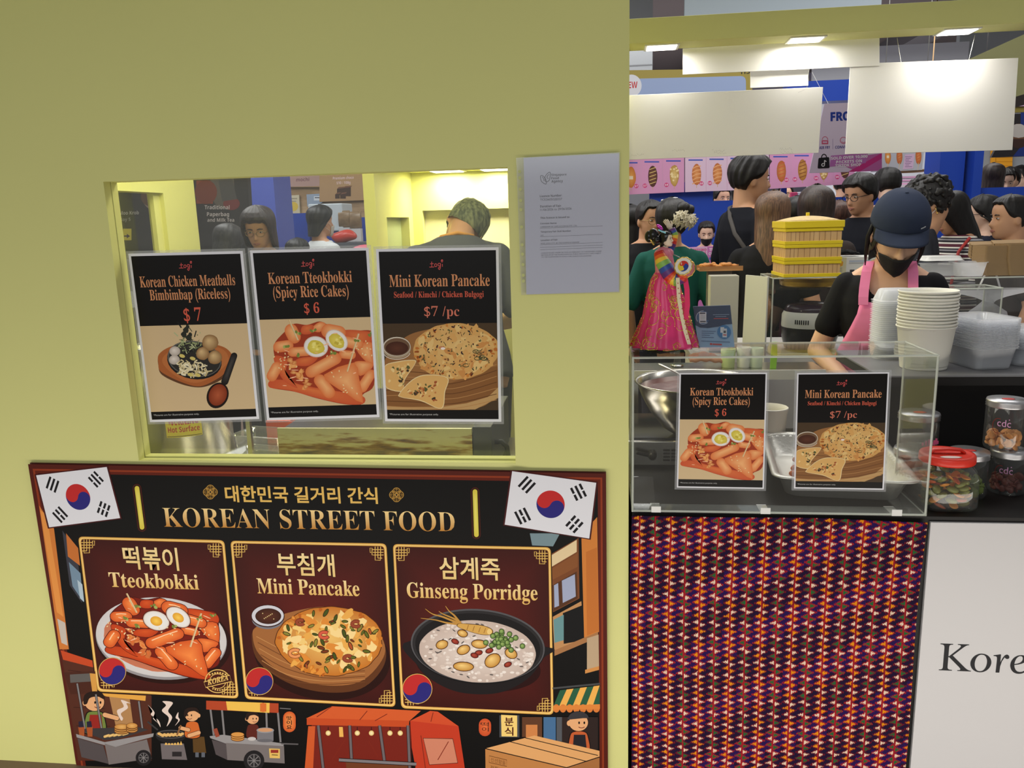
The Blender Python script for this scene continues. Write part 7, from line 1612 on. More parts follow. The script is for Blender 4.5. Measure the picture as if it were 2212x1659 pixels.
# hall beyond
b = MB(); b.box((-12, 6.2, 4.3), (14, 17, 4.4)); structure(b.build('ceiling_hall', DKB))
b = MB(); b.box((-12, 16.5, 0), (14, 16.7, 4.4)); structure(b.build('wall_hall', mat('lilac_wall', (136, 134, 154), .7)))
b = MB()
for i in range(7): b.box((-8 + i * 3.2, 6.2, 4.05), (-7.6 + i * 3.2, 16.5, 4.3))
structure(b.build('beam_hall', mat('duct_grey', (96, 94, 98), .7)))
x0, _, x1, _ = xz(1300, 200, 1409, 200, 7.2); b = MB(); b.box((x0, 7.2, 0), (x1, 7.8, 4.3)); structure(b.build('column_hall', HALLG))
for k, z in enumerate((2.1, 3.0, 3.9)): b = MB(); b.box((x0 - .002, 7.196, z), (x1 + .002, 7.199, z + .012)); structure(b.build('trim_hall', mat('joint_grey', (96, 98, 102), .7)))
# big pale sheet high up behind the beam
x0, z0, x1, z1 = xz(1478, 60, 1907, -40, 6.4); b = MB(); b.box((x0, 6.4, z0 - .1), (x1, 6.45, z1 + .6)); tag(b.build('hanging_banner', mat('pale_blue_sheet', (176, 190, 198), .6)), 'big pale blue-grey banner hanging high above the yellow beam', 'banner')
# side beam upper right, its weak lighting put into a darker olive colour
pa, pb = atz(2230, 66, 2.42), atz(2090, 129, 2.42); b = MB(); d = Vector((.25, 0, 0)); b.hexa([pa, pa + d, pb + d, pb], (0, 0, -.34)); structure(b.build('beam_side', mat('olive_dimmed', (118, 118, 70), .6)))
# corn dog stall
SY = 5.9
xL, xR = at(1403, 430, SY).x, at(2075, 430, SY).x; zc = at(1700, 429, SY).z
# blue front panel below the opening, left upright, header
b = MB(); b.box((xL, SY, 0), (at(1540, 430, SY).x, SY + .06, at(1440, 395, SY).z)); structure(b.build('wall_stall_left', BLUE))
b = MB(); b.box((at(1540, 430, SY).x, SY, 0), (at(2030, 430, SY).x, SY + .06, zc)); structure(b.build('wall_stall', BLUE))
for i, (a, c) in enumerate(((2022, 2075), (2084, 2103))):
    b = MB(); b.box((at(a, 400, SY).x, SY - .05 - .1 * i, 0), (at(c, 400, SY).x, SY + .3, 2.55)); structure(b.build('column_stall', BLUE))
b = MB(); b.box((at(1690, 380, SY).x, SY + .02, zc), (at(1702, 380, SY).x, SY + .06, 2.2)); structure(b.build('column_stall', BLUE))
x0, z0, x1, z1 = xz(1700, 222, 1900, 168, SY); b = MB(); b.box((x0, SY, z0), (x1 + .6, SY + .2, z1)); structure(b.build('beam_stall', BLUE))
b = MB(); b.box((at(2103, 406, SY - .1).x, SY - .1, 0), (at(2320, 400, SY).x, SY - .04, at(2150, 405, SY - .1).z)); structure(b.build('wall_stall_right', BLUE))
# header sign
hs = slab('stall_sign', [(1340, 152), (1625, 148), (1625, 215), (1340, 220)], SY - .17, .08, MUST, 'mustard stall header with a pale blue rounded panel and a NEW badge', 'sign')
A = print_on('p', SY - .1705); A.text('H3', (1601, 160), (1620, 159), 9.5, S(40, 40, 44), 'bold')
A.poly(rrect([(1372, 170), (1611, 164), (1612, 215), (1372, 220)], 12), S(150, 168, 206)); A.disc((1364, 185), (22, 24), S(214, 216, 224)); A.text('NEW', (1347, 191), (1377, 190), 14, S(190, 40, 44), 'bold')
A.build('sign_print', BPR, hs)
# three corn dog menu panels
PKA, PKB = S(212, 152, 190), S(218, 190, 212)
def corndog(A, x, y, w, h, kind, rot=0.0):
    c0, c1 = {'plain': (S(176, 100, 52), S(216, 146, 88)), 'choc': (S(84, 52, 44), S(120, 80, 62)), 'cheese': (S(182, 140, 70), S(226, 198, 130)), 'spiral': (S(190, 108, 60), S(226, 156, 96)), 'nori': (S(66, 62, 64), S(104, 96, 98)), 'zig': (S(168, 114, 52), S(206, 156, 84)), 'pull': (S(196, 116, 50), S(232, 170, 90))}[kind]
    A.line([(x, y + h * .4), (x, y + h * .62)], 1.2, S(206, 176, 130)); A.disc((x, y), (w / 2, h / 2), c0, c1, rot, 24, wob=.05 if kind in ('cheese', 'pull') else .02, seed=int(x))
    if kind in ('choc', 'zig', 'plain'):
        for i in range(5): yy = y - h * .36 + i * h * .17; A.line([(x - w * .36, yy + 2), (x + w * .36, yy - 3)], 1.4, S(226, 196, 120) if kind == 'choc' else S(120, 60, 34) if kind == 'zig' else S(206, 90, 60), keep=i > 0)
    if kind == 'spiral':
        for i in range(5): yy = y - h * .36 + i * h * .18; A.line([(x - w * .46, yy + 4), (x, yy - 1), (x + w * .46, yy - 2)], 2.2, S(232, 172, 120), keep=i > 0)
    if kind == 'cheese':
        q = random.Random(int(x))
        for i in range(16): A.disc((x + q.uniform(-.4, .4) * w, y + q.uniform(-.42, .42) * h), 2.2, S(236, 214, 160), n=7, keep=i > 0)
    if kind == 'pull': A.rect((x - w * .2, y - h * .06), (x + w * .2, y + h * .1), S(236, 222, 190))
def panel(q, label, base, dogs):
    Y = SY - .06; r = slab('corndog_menu', q, Y, .02, mat('menu_pink', (212, 152, 190), .5), label, 'menu board'); A = print_on('p', Y - .0005)
    lt, rt, rb, lb = q; n = len(dogs); U = lambda u, v: tuple((lt[i] * (1 - u) + rt[i] * u) * (1 - v) + (lb[i] * (1 - u) + rb[i] * u) * v for i in (0, 1))
    for k, (kind, price) in enumerate(dogs):
        A.poly([U((k + .0) / n, 0), U((k + 1) / n, 0), U((k + 1) / n, 1), U(k / n, 1)], base[k % len(base)])
    for k, (kind, price) in enumerate(dogs):
        if k: a, c = U(k / n, 0), U(k / n, 1); A.line([a, c], .7, S(206, 160, 190))
        x, y = U((k + .5) / n, .66); top = U((k + .5) / n, .0); tw = (rt[0] - lt[0]) / n
        yt = U((k + .5) / n, .35)[1]; A.text('CORNDOG', (x - tw * .40, yt - 5), (x + tw * .40, yt - 6), 6.5, S(196, 60, 120) if base[0] == PKB else S(214, 206, 216), 'bold', offset=.02)
        A.rect((x - tw * .34, yt + 1), (x + tw * .34, yt + 4), S(70, 90, 180)); corndog(A, x + 2, y, 20, 46, kind)
        px_, py_ = U((k + .18) / n, .84) if k else U((k + .78) / n, .84); A.disc((px_, py_), (4.6, 4.6), S(206, 60, 120)); A.text('$' + price, (px_ - 3.4, py_ + 2), (px_ + 3.4, py_ + 2), 4.2, S(240, 220, 232), 'bold')
    A.build('menu_print', BPR, r)
panel([(1338, 312), (1478, 306), (1478, 415), (1338, 421)], 'deep pink corn dog menu panel nearest the yellow wall', [PKA], [('pull', '7'), ('choc', '7'), ('cheese', '8')])
panel([(1480, 306), (1661, 299), (1661, 408), (1480, 415)], 'pale pink corn dog menu panel partly behind the tall man', [PKB], [('spiral', '8'), ('spiral', '8'), ('zig', '8'), ('nori', '8')])
panel([(1663, 299), (1846, 291), (1846, 397), (1663, 408)], 'deep pink corn dog menu panel under the pale tilted banner', [PKA], [('plain', '8'), ('zig', '8'), ('cheese', '8'), ('choc', '8')])
# tilted frozen banner
YA, YB = 5.30, 5.62
q = [(1781, 224), (1905, 219), (1905, 369), (1748, 374)]
r = slab('frozen_banner', q, YA, .02, mat('banner_lilac', (226, 214, 236), .5), 'pale lilac tilted banner reading FROZ, with shop bag logo and packets sold line', 'banner', Y2=YB)
za, zb = at(1781, 224, YA).z, at(1748, 374, YB).z
def on_tilt(px, py):
    d = ray(px, py); n = Vector((0, za - zb, -(YA - YB))); p0 = Vector((0, YA, za)); return CAM + d * ((p0 - CAM).dot(n) / d.dot(n))
A = Art(lambda px, py: (px, py), 0, None, 1)
A.text('FROZEN', (1794, 261), (1880, 257), 19, S(44, 70, 160), 'bold', offset=.03)
A.text('AIR FRY', (1770, 322), (1793, 321), 6, S(70, 70, 150), 'bold'); A.text('CONVENIENT', (1804, 321), (1850, 319), 6, S(70, 70, 150), 'bold'); A.line([(1799, 300), (1799, 322)], .6, S(150, 130, 180))
A.arc((1782, 302), (6, 7), PI, 2 * PI, 1.1, S(206, 70, 110)); A.rect((1775, 303), (1789, 311), S(206, 70, 110)); A.rect((1777, 305), (1787, 309), S(214, 180, 208)); A.arc((1822, 303), (7, 7), 0, 2 * PI, 1.1, S(206, 70, 110)); A.arc((1822, 304), (4, 4), .3, 2.8, .9, S(206, 70, 110))
A.poly([(1795, 345), (1905, 331), (1905, 368), (1852, 371)], S(196, 110, 176)); A.poly([(1832, 371), (1905, 330), (1905, 342), (1858, 370)], S(206, 60, 140)); A.poly([(1795, 336), (1875, 330), (1870, 352), (1792, 360)], S(188, 116, 188))
A.poly(rrect([(1768, 341), (1791, 339), (1792, 363), (1766, 364)], 3), S(34, 34, 40)); A.arc((1780, 341), (5.5, 8), PI, 2 * PI, 2, S(34, 34, 40)); A.line([(1781, 346), (1781, 356)], 1.8, S(236, 236, 240)); A.arc((1778, 356), (3, 3), 0, 5.2, 1.7, S(236, 236, 240)); A.line([(1781, 346), (1785, 349)], 1.8, S(236, 236, 240))
A.text('SOLD OVER 10,000', (1795, 345), (1874, 340), 6.2, S(240, 236, 244), 'bold', offset=.02); A.text('PACKETS ON', (1806, 353), (1862, 350), 6.2, S(240, 236, 244), 'bold', offset=.02); A.text('TIKTOK SHOP', (1804, 361), (1860, 358), 6.2, S(240, 236, 244), 'bold', offset=.02)
nrm = Vector((0, za - zb, -(YA - YB))).normalized(); nrm = -nrm if nrm.y > 0 else nrm
me = bpy.data.meshes.new('banner_print'); me.from_pydata([tuple(on_tilt(x, z) + nrm * (.001 + -y * .00003)) for x, y, z in A.v], [], A.fa); ca = me.color_attributes.new('Col', 'FLOAT_COLOR', 'CORNER'); arr = []
for c_ in A.c:
    for q_ in c_: arr += [q_[0], q_[1], q_[2], 1.0]
ca.data.foreach_set('color', arr); link('banner_print', me, BPR, r)
# neighbouring banner with corn dogs on grey
r = slab('stick_food_banner', [(1895, 318), (1997, 314), (1992, 367), (1882, 372)], 5.7, .02, mat('banner_grey', (178, 180, 190), .5), 'grey banner with two hanging corn dogs and a pink price card', 'banner'); A = print_on('p', 5.6995)
for x, k in ((1918, 'pull'), (1943, 'plain'), (1984, 'plain')): corndog(A, x, 338, 13, 34, k); A.line([(x, 352), (x - 2, 368)], 1.2, S(206, 190, 170))
A.poly([(1955, 334), (1976, 332), (1972, 364), (1950, 366)], S(206, 176, 206))
for i in range(7): A.rect((1955 + (i % 2), 338 + i * 3.6), (1970 - (i % 3) * 3, 339.2 + i * 3.6), S(130, 100, 140), keep=i > 0)
A.build('banner_print', BPR, r)
# pale shop front right of it with an oval lamp ring, poster and shelf
x0, z0, x1, z1 = xz(1850, 440, 2040, 300, 9.0); b = MB(); b.box((x0 - .6, 9.0, 0), (x1 + .2, 9.1, 3.4)); structure(b.build('wall_shop', mat('pale_wall', (196, 200, 208), .6)))
r = slab('ice_poster', [(2003, 345), (2028, 343), (2026, 376), (2001, 378)], 8.975, .02, mat('poster_blue', (110, 150, 196), .5), 'small blue poster of tall drinks on the pale shop front', 'poster'); A = print_on('p', 8.974)
for i in range(4): A.poly([(2005 + i * 6, 350 + i % 2 * 4), (2009 + i * 6, 349), (2009 + i * 6, 368), (2005 + i * 6, 369)], [S(206, 170, 110), S(214, 200, 170), S(150, 120, 90), S(200, 180, 90)][i], keep=i > 0)
A.build('poster_print', BPR, r)
p = at(1962, 370, 7.6); b = MB(); b.tube([(p.x + .17 * math.cos(t), 7.6 + .17 * math.sin(t), p.z) for t in [2 * PI * i / 32 for i in range(32)]], .012, 8, closed=True); o = b.build('ring_rail', mat('bronze', (150, 120, 84), .35, .7), None, True); tag(o, 'bronze ring rail hanging over the pale shop counter', 'rail')
p = at(1950, 405, 7.8); b = MB(); b.box((p.x - .4, 7.8, 0), (p.x + .45, 8.2, p.z + .03)); o = b.build('shop_counter', mat('counter_pale', (206, 196, 204), .5), None); tag(o, 'pale counter with pink trays in the shop behind the crowd', 'counter')
for i in range(3):
    b = MB(); zz = p.z + .031 + i * .035; b.box((p.x + .0 - i * .02, 7.85, zz), (p.x + .22, 8.05, zz + .022)); o = b.build('pink_tray', mat('tray_pink', (196, 150, 180), .5), None); tag(o, ('lowest', 'middle', 'top')[i] + ' pink tray of the three stacked on the pale shop counter', 'tray', 'pink trays')
# right-hand stall: yellow shutter, grey wall, globe lamp, dark sign
x0, z0, x1, z1 = xz(2100, 420, 2240, 250, 9.2); b = MB(); b.box((x0 - .3, 9.2, 0), (x1 + 1.5, 9.3, 3.6)); structure(b.build('wall_stall_back', mat('grey_wall', (150, 156, 160), .6)))
r = slab('shutter_door', [(2142, 322), (2188, 320), (2186, 382), (2140, 384)], 9.15, .03, mat('orange_yellow', (232, 160, 32), .45), 'orange yellow shutter door glimpsed over the right crowd', 'shutter')
A = print_on('p', 9.149)
for i in range(5): A.rect((2151, 340 + i * 9), (2187, 341 + i * 9), S(190, 126, 26), keep=i > 0)
A.rect((2150, 322), (2152, 384), S(200, 134, 28)); A.build('slat_lines', BPR, r)
r = empty('globe_lamp', at(2112, 334, 7.4), 0, 'round white globe lamp glowing above the right stall', 'lamp'); b = MB(); b.ell((0, 0, 0), (.05, .05, .05), 20, 14); b.build('globe', emit('globe_glow', (255, 250, 238), 2.2), r, True); b = MB(); b.cone((0, 0, .05), .004, (0, 0, 2.4), .004, 6, False); b.build('rod', BLKL, r)
r = slab('food_sign', [(2188, 246), (2260, 243), (2260, 336), (2142, 340)], 6.4, .04, mat('sign_dark', (40, 36, 38), .5), 'dark sign with a rice bowl, cut off at the right frame edge', 'sign'); A = print_on('p', 6.3995)
A.poly([(2205, 243), (2260, 241), (2260, 336), (2188, 338), (2204, 318)], S(40, 60, 130)); A.disc((2200, 293), (22, 26), S(120, 84, 60)); A.disc((2200, 283), (20, 15), S(206, 200, 190), wob=.1); A.disc((2200, 300), (22, 20), S(70, 50, 44), a0=0, a1=PI)
A.build('sign_print', BPR, r)
r = slab('flower_sign', [(2180, 118), (2280, 112), (2280, 228), (2180, 230)], 6.4, .04, mat('sign_pink', (206, 176, 200), .5), 'pink sign with grey twigs above the dark bowl sign', 'sign'); A = print_on('p', 6.3995)
A.rect((2180, 112), (2280, 140), S(214, 218, 228)); q = random.Random(3)
for i in range(9): x, y = 2204 + q.uniform(-6, 10), 168 + q.uniform(-10, 14); A.line([(x, y), (x + q.uniform(4, 22), y + q.uniform(-22, 14))], 1.4, S(90, 60, 84) if i % 2 else S(200, 70, 80), keep=i > 0)
A.build('sign_print', BPR, r)
slab('mustard_strip', [(2180, 230), (2280, 226), (2280, 240), (2180, 243)], 6.42, .05, MUST, 'mustard strip between the pink sign and the dark bowl sign', 'trim board')
# counter goods behind the blue wall, seen in the slot under the menus
zt = at(1760, 428, 6.6).z - .10
b = MB(); b.box((at(1640, 430, 6.3).x, 6.3, 0), (at(1850, 425, 6.3).x, 6.62, zt)); o = b.build('stall_table', WPAN, None); tag(o, 'pale worktable behind the blue counter of the corn dog stall', 'table')
for px, c_, lb, w in ((1714, (206, 70, 110), 'pink packet on the corn dog stall table', .06), (1775, (176, 146, 110), 'brown paper bag on the corn dog stall table', .11), (1789, (196, 198, 206), 'white box beside the brown paper bag in the corn dog stall', .06), (1727, (214, 216, 220), 'white tub beside the pink packet in the corn dog stall', .05)):
    p = at(px, 430, 6.45); b = MB(); b.box((p.x - w / 2, 6.42, zt + .0005), (p.x + w / 2, 6.5, zt + .16)); o = b.build('packet', mat('packet%d' % px, c_, .5), None, bevel=.008); tag(o, lb, 'packet')
# pink carton stand with corn dog names in front of the masked girl
r = slab('corndog_stand', [(1488, 535), (1548, 532), (1540, 905), (1480, 905)], 5.0, .08, mat('stand_pink', (196, 116, 180), .5), 'pink card stand printed with corn dog names before the masked girl', 'stand'); A = print_on('p', 4.9995)
A.poly([(1488, 535), (1528, 533), (1528, 640), (1486, 640)], S(216, 176, 206)); A.text('MENTAIKO', (1491, 543), (1526, 542), 5.2, S(196, 60, 120), 'bold', offset=.02); A.text('CORNDOG', (1495, 550), (1525, 549), 5.4, S(196, 60, 120), 'bold', offset=.02); A.text('TRUFFLE', (1532, 542), (1566, 541), 6, S(236, 216, 232), 'bold', offset=.02); A.text('CORNDOG', (1531, 551), (1566, 550), 6, S(236, 216, 232), 'bold', offset=.02)
A.disc((1524, 559), (4.4, 4.4), S(60, 60, 150)); A.text('$8', (1521, 561), (1527, 561), 4, S(230, 230, 240), 'bold'); A.rect((1532, 556), (1548, 561), S(90, 110, 190)); A.text('$7', (1505, 562), (1514, 562), 4, S(60, 60, 150), 'bold')
A.build('stand_print', BPR, r)
# ------------------------------------------------------------------ stalls seen through the serving window
def lslab(name, q, Y, th, m, label, cat): return slab(name, q, Y, th, m, label, cat)
r = lslab('drink_board', [(404, 330), (531, 326), (545, 560), (425, 560)], 3.5, .05, mat('board_dark', (54, 50, 52), .45), 'dark menu board reading Traditional Paperbag Milk Tea, seen through the window', 'menu board'); A = print_on('p', 3.4995)
A.rect((424, 390), (460, 440), S(140, 70, 50)); A.disc((480, 400), (26, 50), S(100, 92, 84)); A.disc((445, 415), (24, 26), S(120, 60, 46)); A.disc((500, 440), (18, 14), S(120, 56, 56)); A.poly([(470, 380), (500, 378), (512, 430), (480, 435)], S(84, 80, 78))
for t, x0, x1, y, cp in (('Traditional', 442, 496, 452, 9), ('Paperbag', 447, 495, 467, 9), ('and Milk Tea', 448, 506, 479, 8)): A.text(t, (x0, y), (x1, y), cp, S(196, 186, 184), 'bold')
A.build('board_print', BPR, r)
r = lslab('drink_board', [(225, 400), (375, 404), (368, 560), (230, 560)], 3.2, .05, mat('board_dark', (54, 50, 52), .45), 'dark menu board glimpsed through the kitchen side opening', 'menu board'); A = print_on('p', 3.1995)
A.arc((340, 415), (34, 40), .6, 2.6, 4, S(150, 130, 120)); A.disc((330, 425), (26, 22), S(100, 76, 60)); A.text('Moo Krob', (258, 464), (300, 463), 8, S(176, 170, 166), 'bold'); A.text('Nan', (334, 463), (356, 463), 8, S(176, 170, 166), 'bold'); A.text('Soy 5', (260, 478), (282, 477), 7, S(150, 146, 144), 'bold')
A.rect((266, 494), (284, 519), S(206, 190, 84)); A.line([(268, 510), (276, 510)], 3, S(60, 40, 90)); A.poly([(274, 505), (281, 510), (274, 515)], S(60, 40, 90)); A.build('board_print', BPR, r)
b = MB(); b.box((at(519, 480, 4.4).x, 4.4, 0), (at(598, 480, 4.4).x, 4.75, 3.0)); structure(b.build('column_left', mat('blue_violet', (84, 100, 190), .5)))
x0, z0, x1, z1 = xz(560, 560, 830, 300, 6.2); b = MB(); b.box((x0 - .6, 6.2, 0), (x1 + .6, 6.25, 3.2)); structure(b.build('wall_wood', grain('shop_wood', (150, 120, 88), (190, 160, 124), 3, (1, 1, 8), .5)))
for q_, c_, nm, lb in (([(596, 420), (617, 418), (619, 461), (598, 462)], (170, 60, 56), 'red_poster', 'dark red poster on the wood wall, left of the small notice'), ([(617, 423), (646, 421), (648, 462), (620, 464)], (206, 196, 170), 'wall_calendar', 'cream notice with a yellow picture on the wood wall'), ([(662, 420), (698, 418), (698, 436), (676, 450), (664, 446)], (150, 166, 190), 'blue_notice', 'grey blue notice on the wood wall beside the banner')):
    r = lslab(nm, q_, 6.17, .02, mat('p_' + nm, c_, .5), lb, 'poster'); A = print_on('p', 6.1695)
    if nm == 'wall_calendar': A.disc((634, 446), (10, 10), S(220, 190, 80)); A.rect((621, 428), (642, 430), S(150, 140, 120)); A.rect((622, 434), (640, 435.5), S(150, 140, 120))
    if nm == 'blue_notice': A.rect((678, 424), (694, 433), S(214, 220, 230)); A.rect((680, 426), (690, 428), S(60, 60, 80))
    if nm == 'red_poster': A.rect((600, 440), (614, 450), S(140, 46, 44))
    A.build('poster_print', BPR, r)
r = lslab('sweet_banner', [(602, 380), (795, 372), (797, 432), (690, 436), (690, 404), (602, 404)], 6.165, .03, mat('banner_tan', (176, 140, 100), .5), 'tan banner with chocolate cubes and prices, seen through the window', 'banner'); A = print_on('p', 6.1645)
A.text('$10 / 100g', (727, 398), (757, 397), 6, S(230, 200, 200), 'bold'); A.text('Premium choco', (719, 388), (764, 386), 6, S(230, 200, 200), 'bold'); A.poly([(602, 381), (690, 377), (690, 402), (602, 404)], S(176, 144, 138)); A.text('mochi', (640, 392), (668, 391), 8, S(120, 80, 90), 'bold')
for x, y, w, h in ((728, 408, 16, 14), (742, 406, 16, 18), (724, 420, 10, 9), (735, 420, 12, 9)): A.poly([(x, y), (x + w, y - 2), (x + w, y + h), (x, y + h)], S(70, 46, 38)); A.poly([(x, y), (x + 4, y - 4), (x + w + 3, y - 5), (x + w, y - 2)], S(120, 80, 60))
A.build('banner_print', BPR, r)
x0, z0, x1, z1 = xz(596, 560, 665, 460, 5.6); b = MB(); b.box((x0, 5.6, 0), (x1, 5.7, z1)); b.box((x1, 5.72, 0), (at(812, 500, 5.6).x, 5.8, at(760, 470, 5.7).z)); o = b.build('blue_counter', BLUE, None); tag(o, 'blue shop counter seen through the serving window', 'counter')
x0, z0, x1, z1 = xz(686, 500, 742, 440, 5.5); b = MB(); b.box((x0, 5.3, z0), (x1 + .05, 5.6, z1)); o = b.build('chiller_box', mat('chiller_white', (206, 216, 224), .4), None, bevel=.01); tag(o, 'white chiller box on the blue counter, behind the man in white', 'chiller'); b = MB(); b.box((x0 + .02, 5.32, 0), (x1, 5.58, z0 - .001)); b.build('stand', BLUE, o)
o.children[0].matrix_parent_inverse = Matrix.Identity(4)
for px, py, lb in ((744, 472, 'left snack bag with orange filling on the far counter'), (768, 474, 'right snack bag with orange filling on the far counter')):
    p = at(px, py, 5.31); b = MB(); b.rings([rr_ring(.052 * a, .028 * c, z, .004) for a, c, z in ((1, .1, 0), (1, .7, .02), (.96, 1, .07), (1, .6, .12), (1.02, .1, .15))]); o = b.build('snack_bag', mat('bag_snack', (136, 112, 84), .25, noise_amt=.6, noise_scale=22), None, True); o.location = (p.x, 5.31, p.z - .08); tag(o, lb, 'snack bag', 'snack bags on the far counter')
x0, z0, x1, z1 = xz(690, 540, 812, 495, 4.9); zt2 = at(750, 524, 4.9).z; b = MB(); b.box((x0 - .2, 4.85, zt2 - .04), (x1 + .3, 5.27, zt2)); b.box((x0 - .18, 4.9, 0), (x1 + .28, 5.25, zt2 - .04)); o = b.build('grey_table', mat('table_grey', (96, 98, 106), .5), None); tag(o, 'grey table with a red carrier bag, behind the man in white', 'table')
p = at(743, 524, 5.0); b = MB(); b.ell((0, 0, .05), (.11, .07, .055), 20, 12); b.v = [(x * (1 + .1 * math.sin(17 * z + 9 * x)), y, z + .01 * math.sin(30 * x)) for x, y, z in b.v]; o = b.build('carrier_bag', mat('bag_red', (206, 64, 50), .3), None, True); o.location = (p.x, 5.0, zt2); tag(o, 'slumped red carrier bag on the grey table', 'bag')
p = at(788, 532, 3.0); b = MB(); b.ell((0, 0, 0), (.10, .06, .05), 16, 10); o = b.build('pink_bowl', mat('bowl_pink', (226, 80, 110), .4), None, True); o.location = (p.x, 3.0, p.z - .04); tag(o, 'pink plastic bowl just above the middle window poster', 'bowl'); b = MB(); b.box((-.2, -.1, -p.z + .045), (.2, .1, -.05)); b.build('stand', WPAN, o)

def support(name, pts, m, parent, r_=.012):
    b = MB()
    for p, e in pts: b.tube([p, e], r_, 8)
    return b.build(name, m, parent, True)
FB = {o['label']: o for o in C.objects if o.parent is None and 'label' in o}
def lab(t): return next(o for k, o in FB.items() if t in k)
p, q_ = at(1790, 226, YA), at(1900, 221, YA)
for e in (p, q_): support('wire', [(e, Vector((e.x, SY, e.z + .35)))], mat('steel_wire', (170, 170, 165), .35, .8), lab('pale lilac tilted'), .0016)
for px in (1902, 1990):
    e = at(px, 320, 5.71); support('wire', [(e, e + Vector((0, 0, 2.2)))], mat('steel_wire', (170, 170, 165), .35, .8), lab('grey banner with two'), .003)
e = at(1962, 370, 7.6); support('hanger', [(e + Vector((.17, 0, 0)), e + Vector((.17, 0, 2.0))), ], mat('bronze', (150, 120, 84), .35, .7), lab('bronze ring'), .006)
for t, a, c in (('Traditional', 440, 530), ('kitchen side', 250, 360)):
    for px in (a, c):
        e = at(px, 556, 3.53 if t[0] == 'T' else 3.23); support('post', [(e, Vector((e.x, e.y, 0)))], mat('dark_steel', (58, 58, 62), .4, .6), lab(t), .015)
for px in (1343, 1350):
    e = at(px, 214, SY - .13); support('post', [(e, Vector((e.x, e.y, 0)))], MUST, lab('mustard stall header'), .02)
for t, x in (('left snack', 0), ('right snack', 0)):
    o = lab(t); b = MB(); b.box((-.05, -.03, -o.location.z), (.05, .03, -.001)); b.build('stand', WPAN, o)

r = lab('wide blank white board'); A = print_on('p', 2.1195); q = random.Random(5)
for x, y in ((1378, 334), (1466, 325), (1552, 325), (1556, 331), (1698, 322), (1700, 329)):
    for i in range(7): A.line([(x - 14 + i * 4, y + q.uniform(-2, 2)), (x - 11 + i * 4, y + q.uniform(-3, 3))], .6, S(186, 184, 180), keep=i > 0)
A.line([(1724, 200), (1738, 194)], .8, S(200, 198, 194)); o = A.build('pencil_marks', vmat('matt_print', .6, .3), r); o.matrix_parent_inverse = Matrix.Translation(-r.location)
p = at(2138, 660, 2.12); r = empty('carrier_bag', (p.x, 2.14, p.z - .10), 0, 'white translucent carrier bag hanging behind the smaller clear box at right', 'bag')
b = MB(); b.rings([[((.085 + .02 * k) * (1 - .09 * k * k) * math.cos(t) * (1 + .06 * math.sin(5 * t + k)), .05 * math.sin(t) * (1 + .1 * math.sin(4 * t)), .035 * k) for t in [2 * PI * i / 32 for i in range(32)]] for k in range(6)], True, False); b.build('bag', glass('bag_film', (.95, .95, .96), .04, .3, .2, .6, (232, 232, 236), True), r, True)
for sd in (-1, 1): b = MB(); b.tube([(sd * .05, 0, .17), (sd * .025, 0, .24), (0, 0, .29)], .008, 8, flat=.4); b.build('handle', mat('bag_white', (226, 226, 230), .5), r, True)
# ------------------------------------------------------------------ the crowd
SHORT = dict(fringe=.182, ear=.115, side=.0, back=.0, nape=.05, vol=.016, wave=.002, thick=.014)
LONG = dict(fringe=.185, ear=.09, side=.22, back=.30, vol=.012, wave=.0012, thick=.016)
BOB = dict(fringe=.18, ear=.09, side=.10, back=.13, vol=.018, wave=.001, thick=.018, flare=.08)
TIED = dict(fringe=.188, ear=.115, side=.0, back=.0, nape=.055, vol=.008, wave=.0006, thick=.010)
CURLY = dict(fringe=.17, ear=.11, side=.0, back=.0, nape=.04, vol=.020, curl=.006, thick=.02, curls=260)
def bun(px_, HM, p, rad, m=None):
    b = MB(); b.ell(HM @ Vector(p), (rad, rad, rad * .9), 16, 12); b.v = [tuple(Vector(v) + .006 * Vector((noise.noise(Vector(v) * 40), noise.noise(Vector(v) * 40 + Vector((5, 0, 0))), 0))) for v in b.v]; return b.build('hair_bun', m or HBLK, px_, True)
def by(px, ytop, Y, **k):
    p, h = stand(px, ytop, Y); return person('person', k.pop('label'), p, k.pop('yaw', 0), max(1.30, min(1.9, k.pop('h', h + .005))), **k)
def strap(pts, m, w=.012):
    def f(r, HM, Lm, J):
        b = MB(); b.tube([Vector(p) for p in pts], w, 8, flat=.3, up=(-.5, .8, .3)); b.build('bag_strap', m, r, True)
    return f
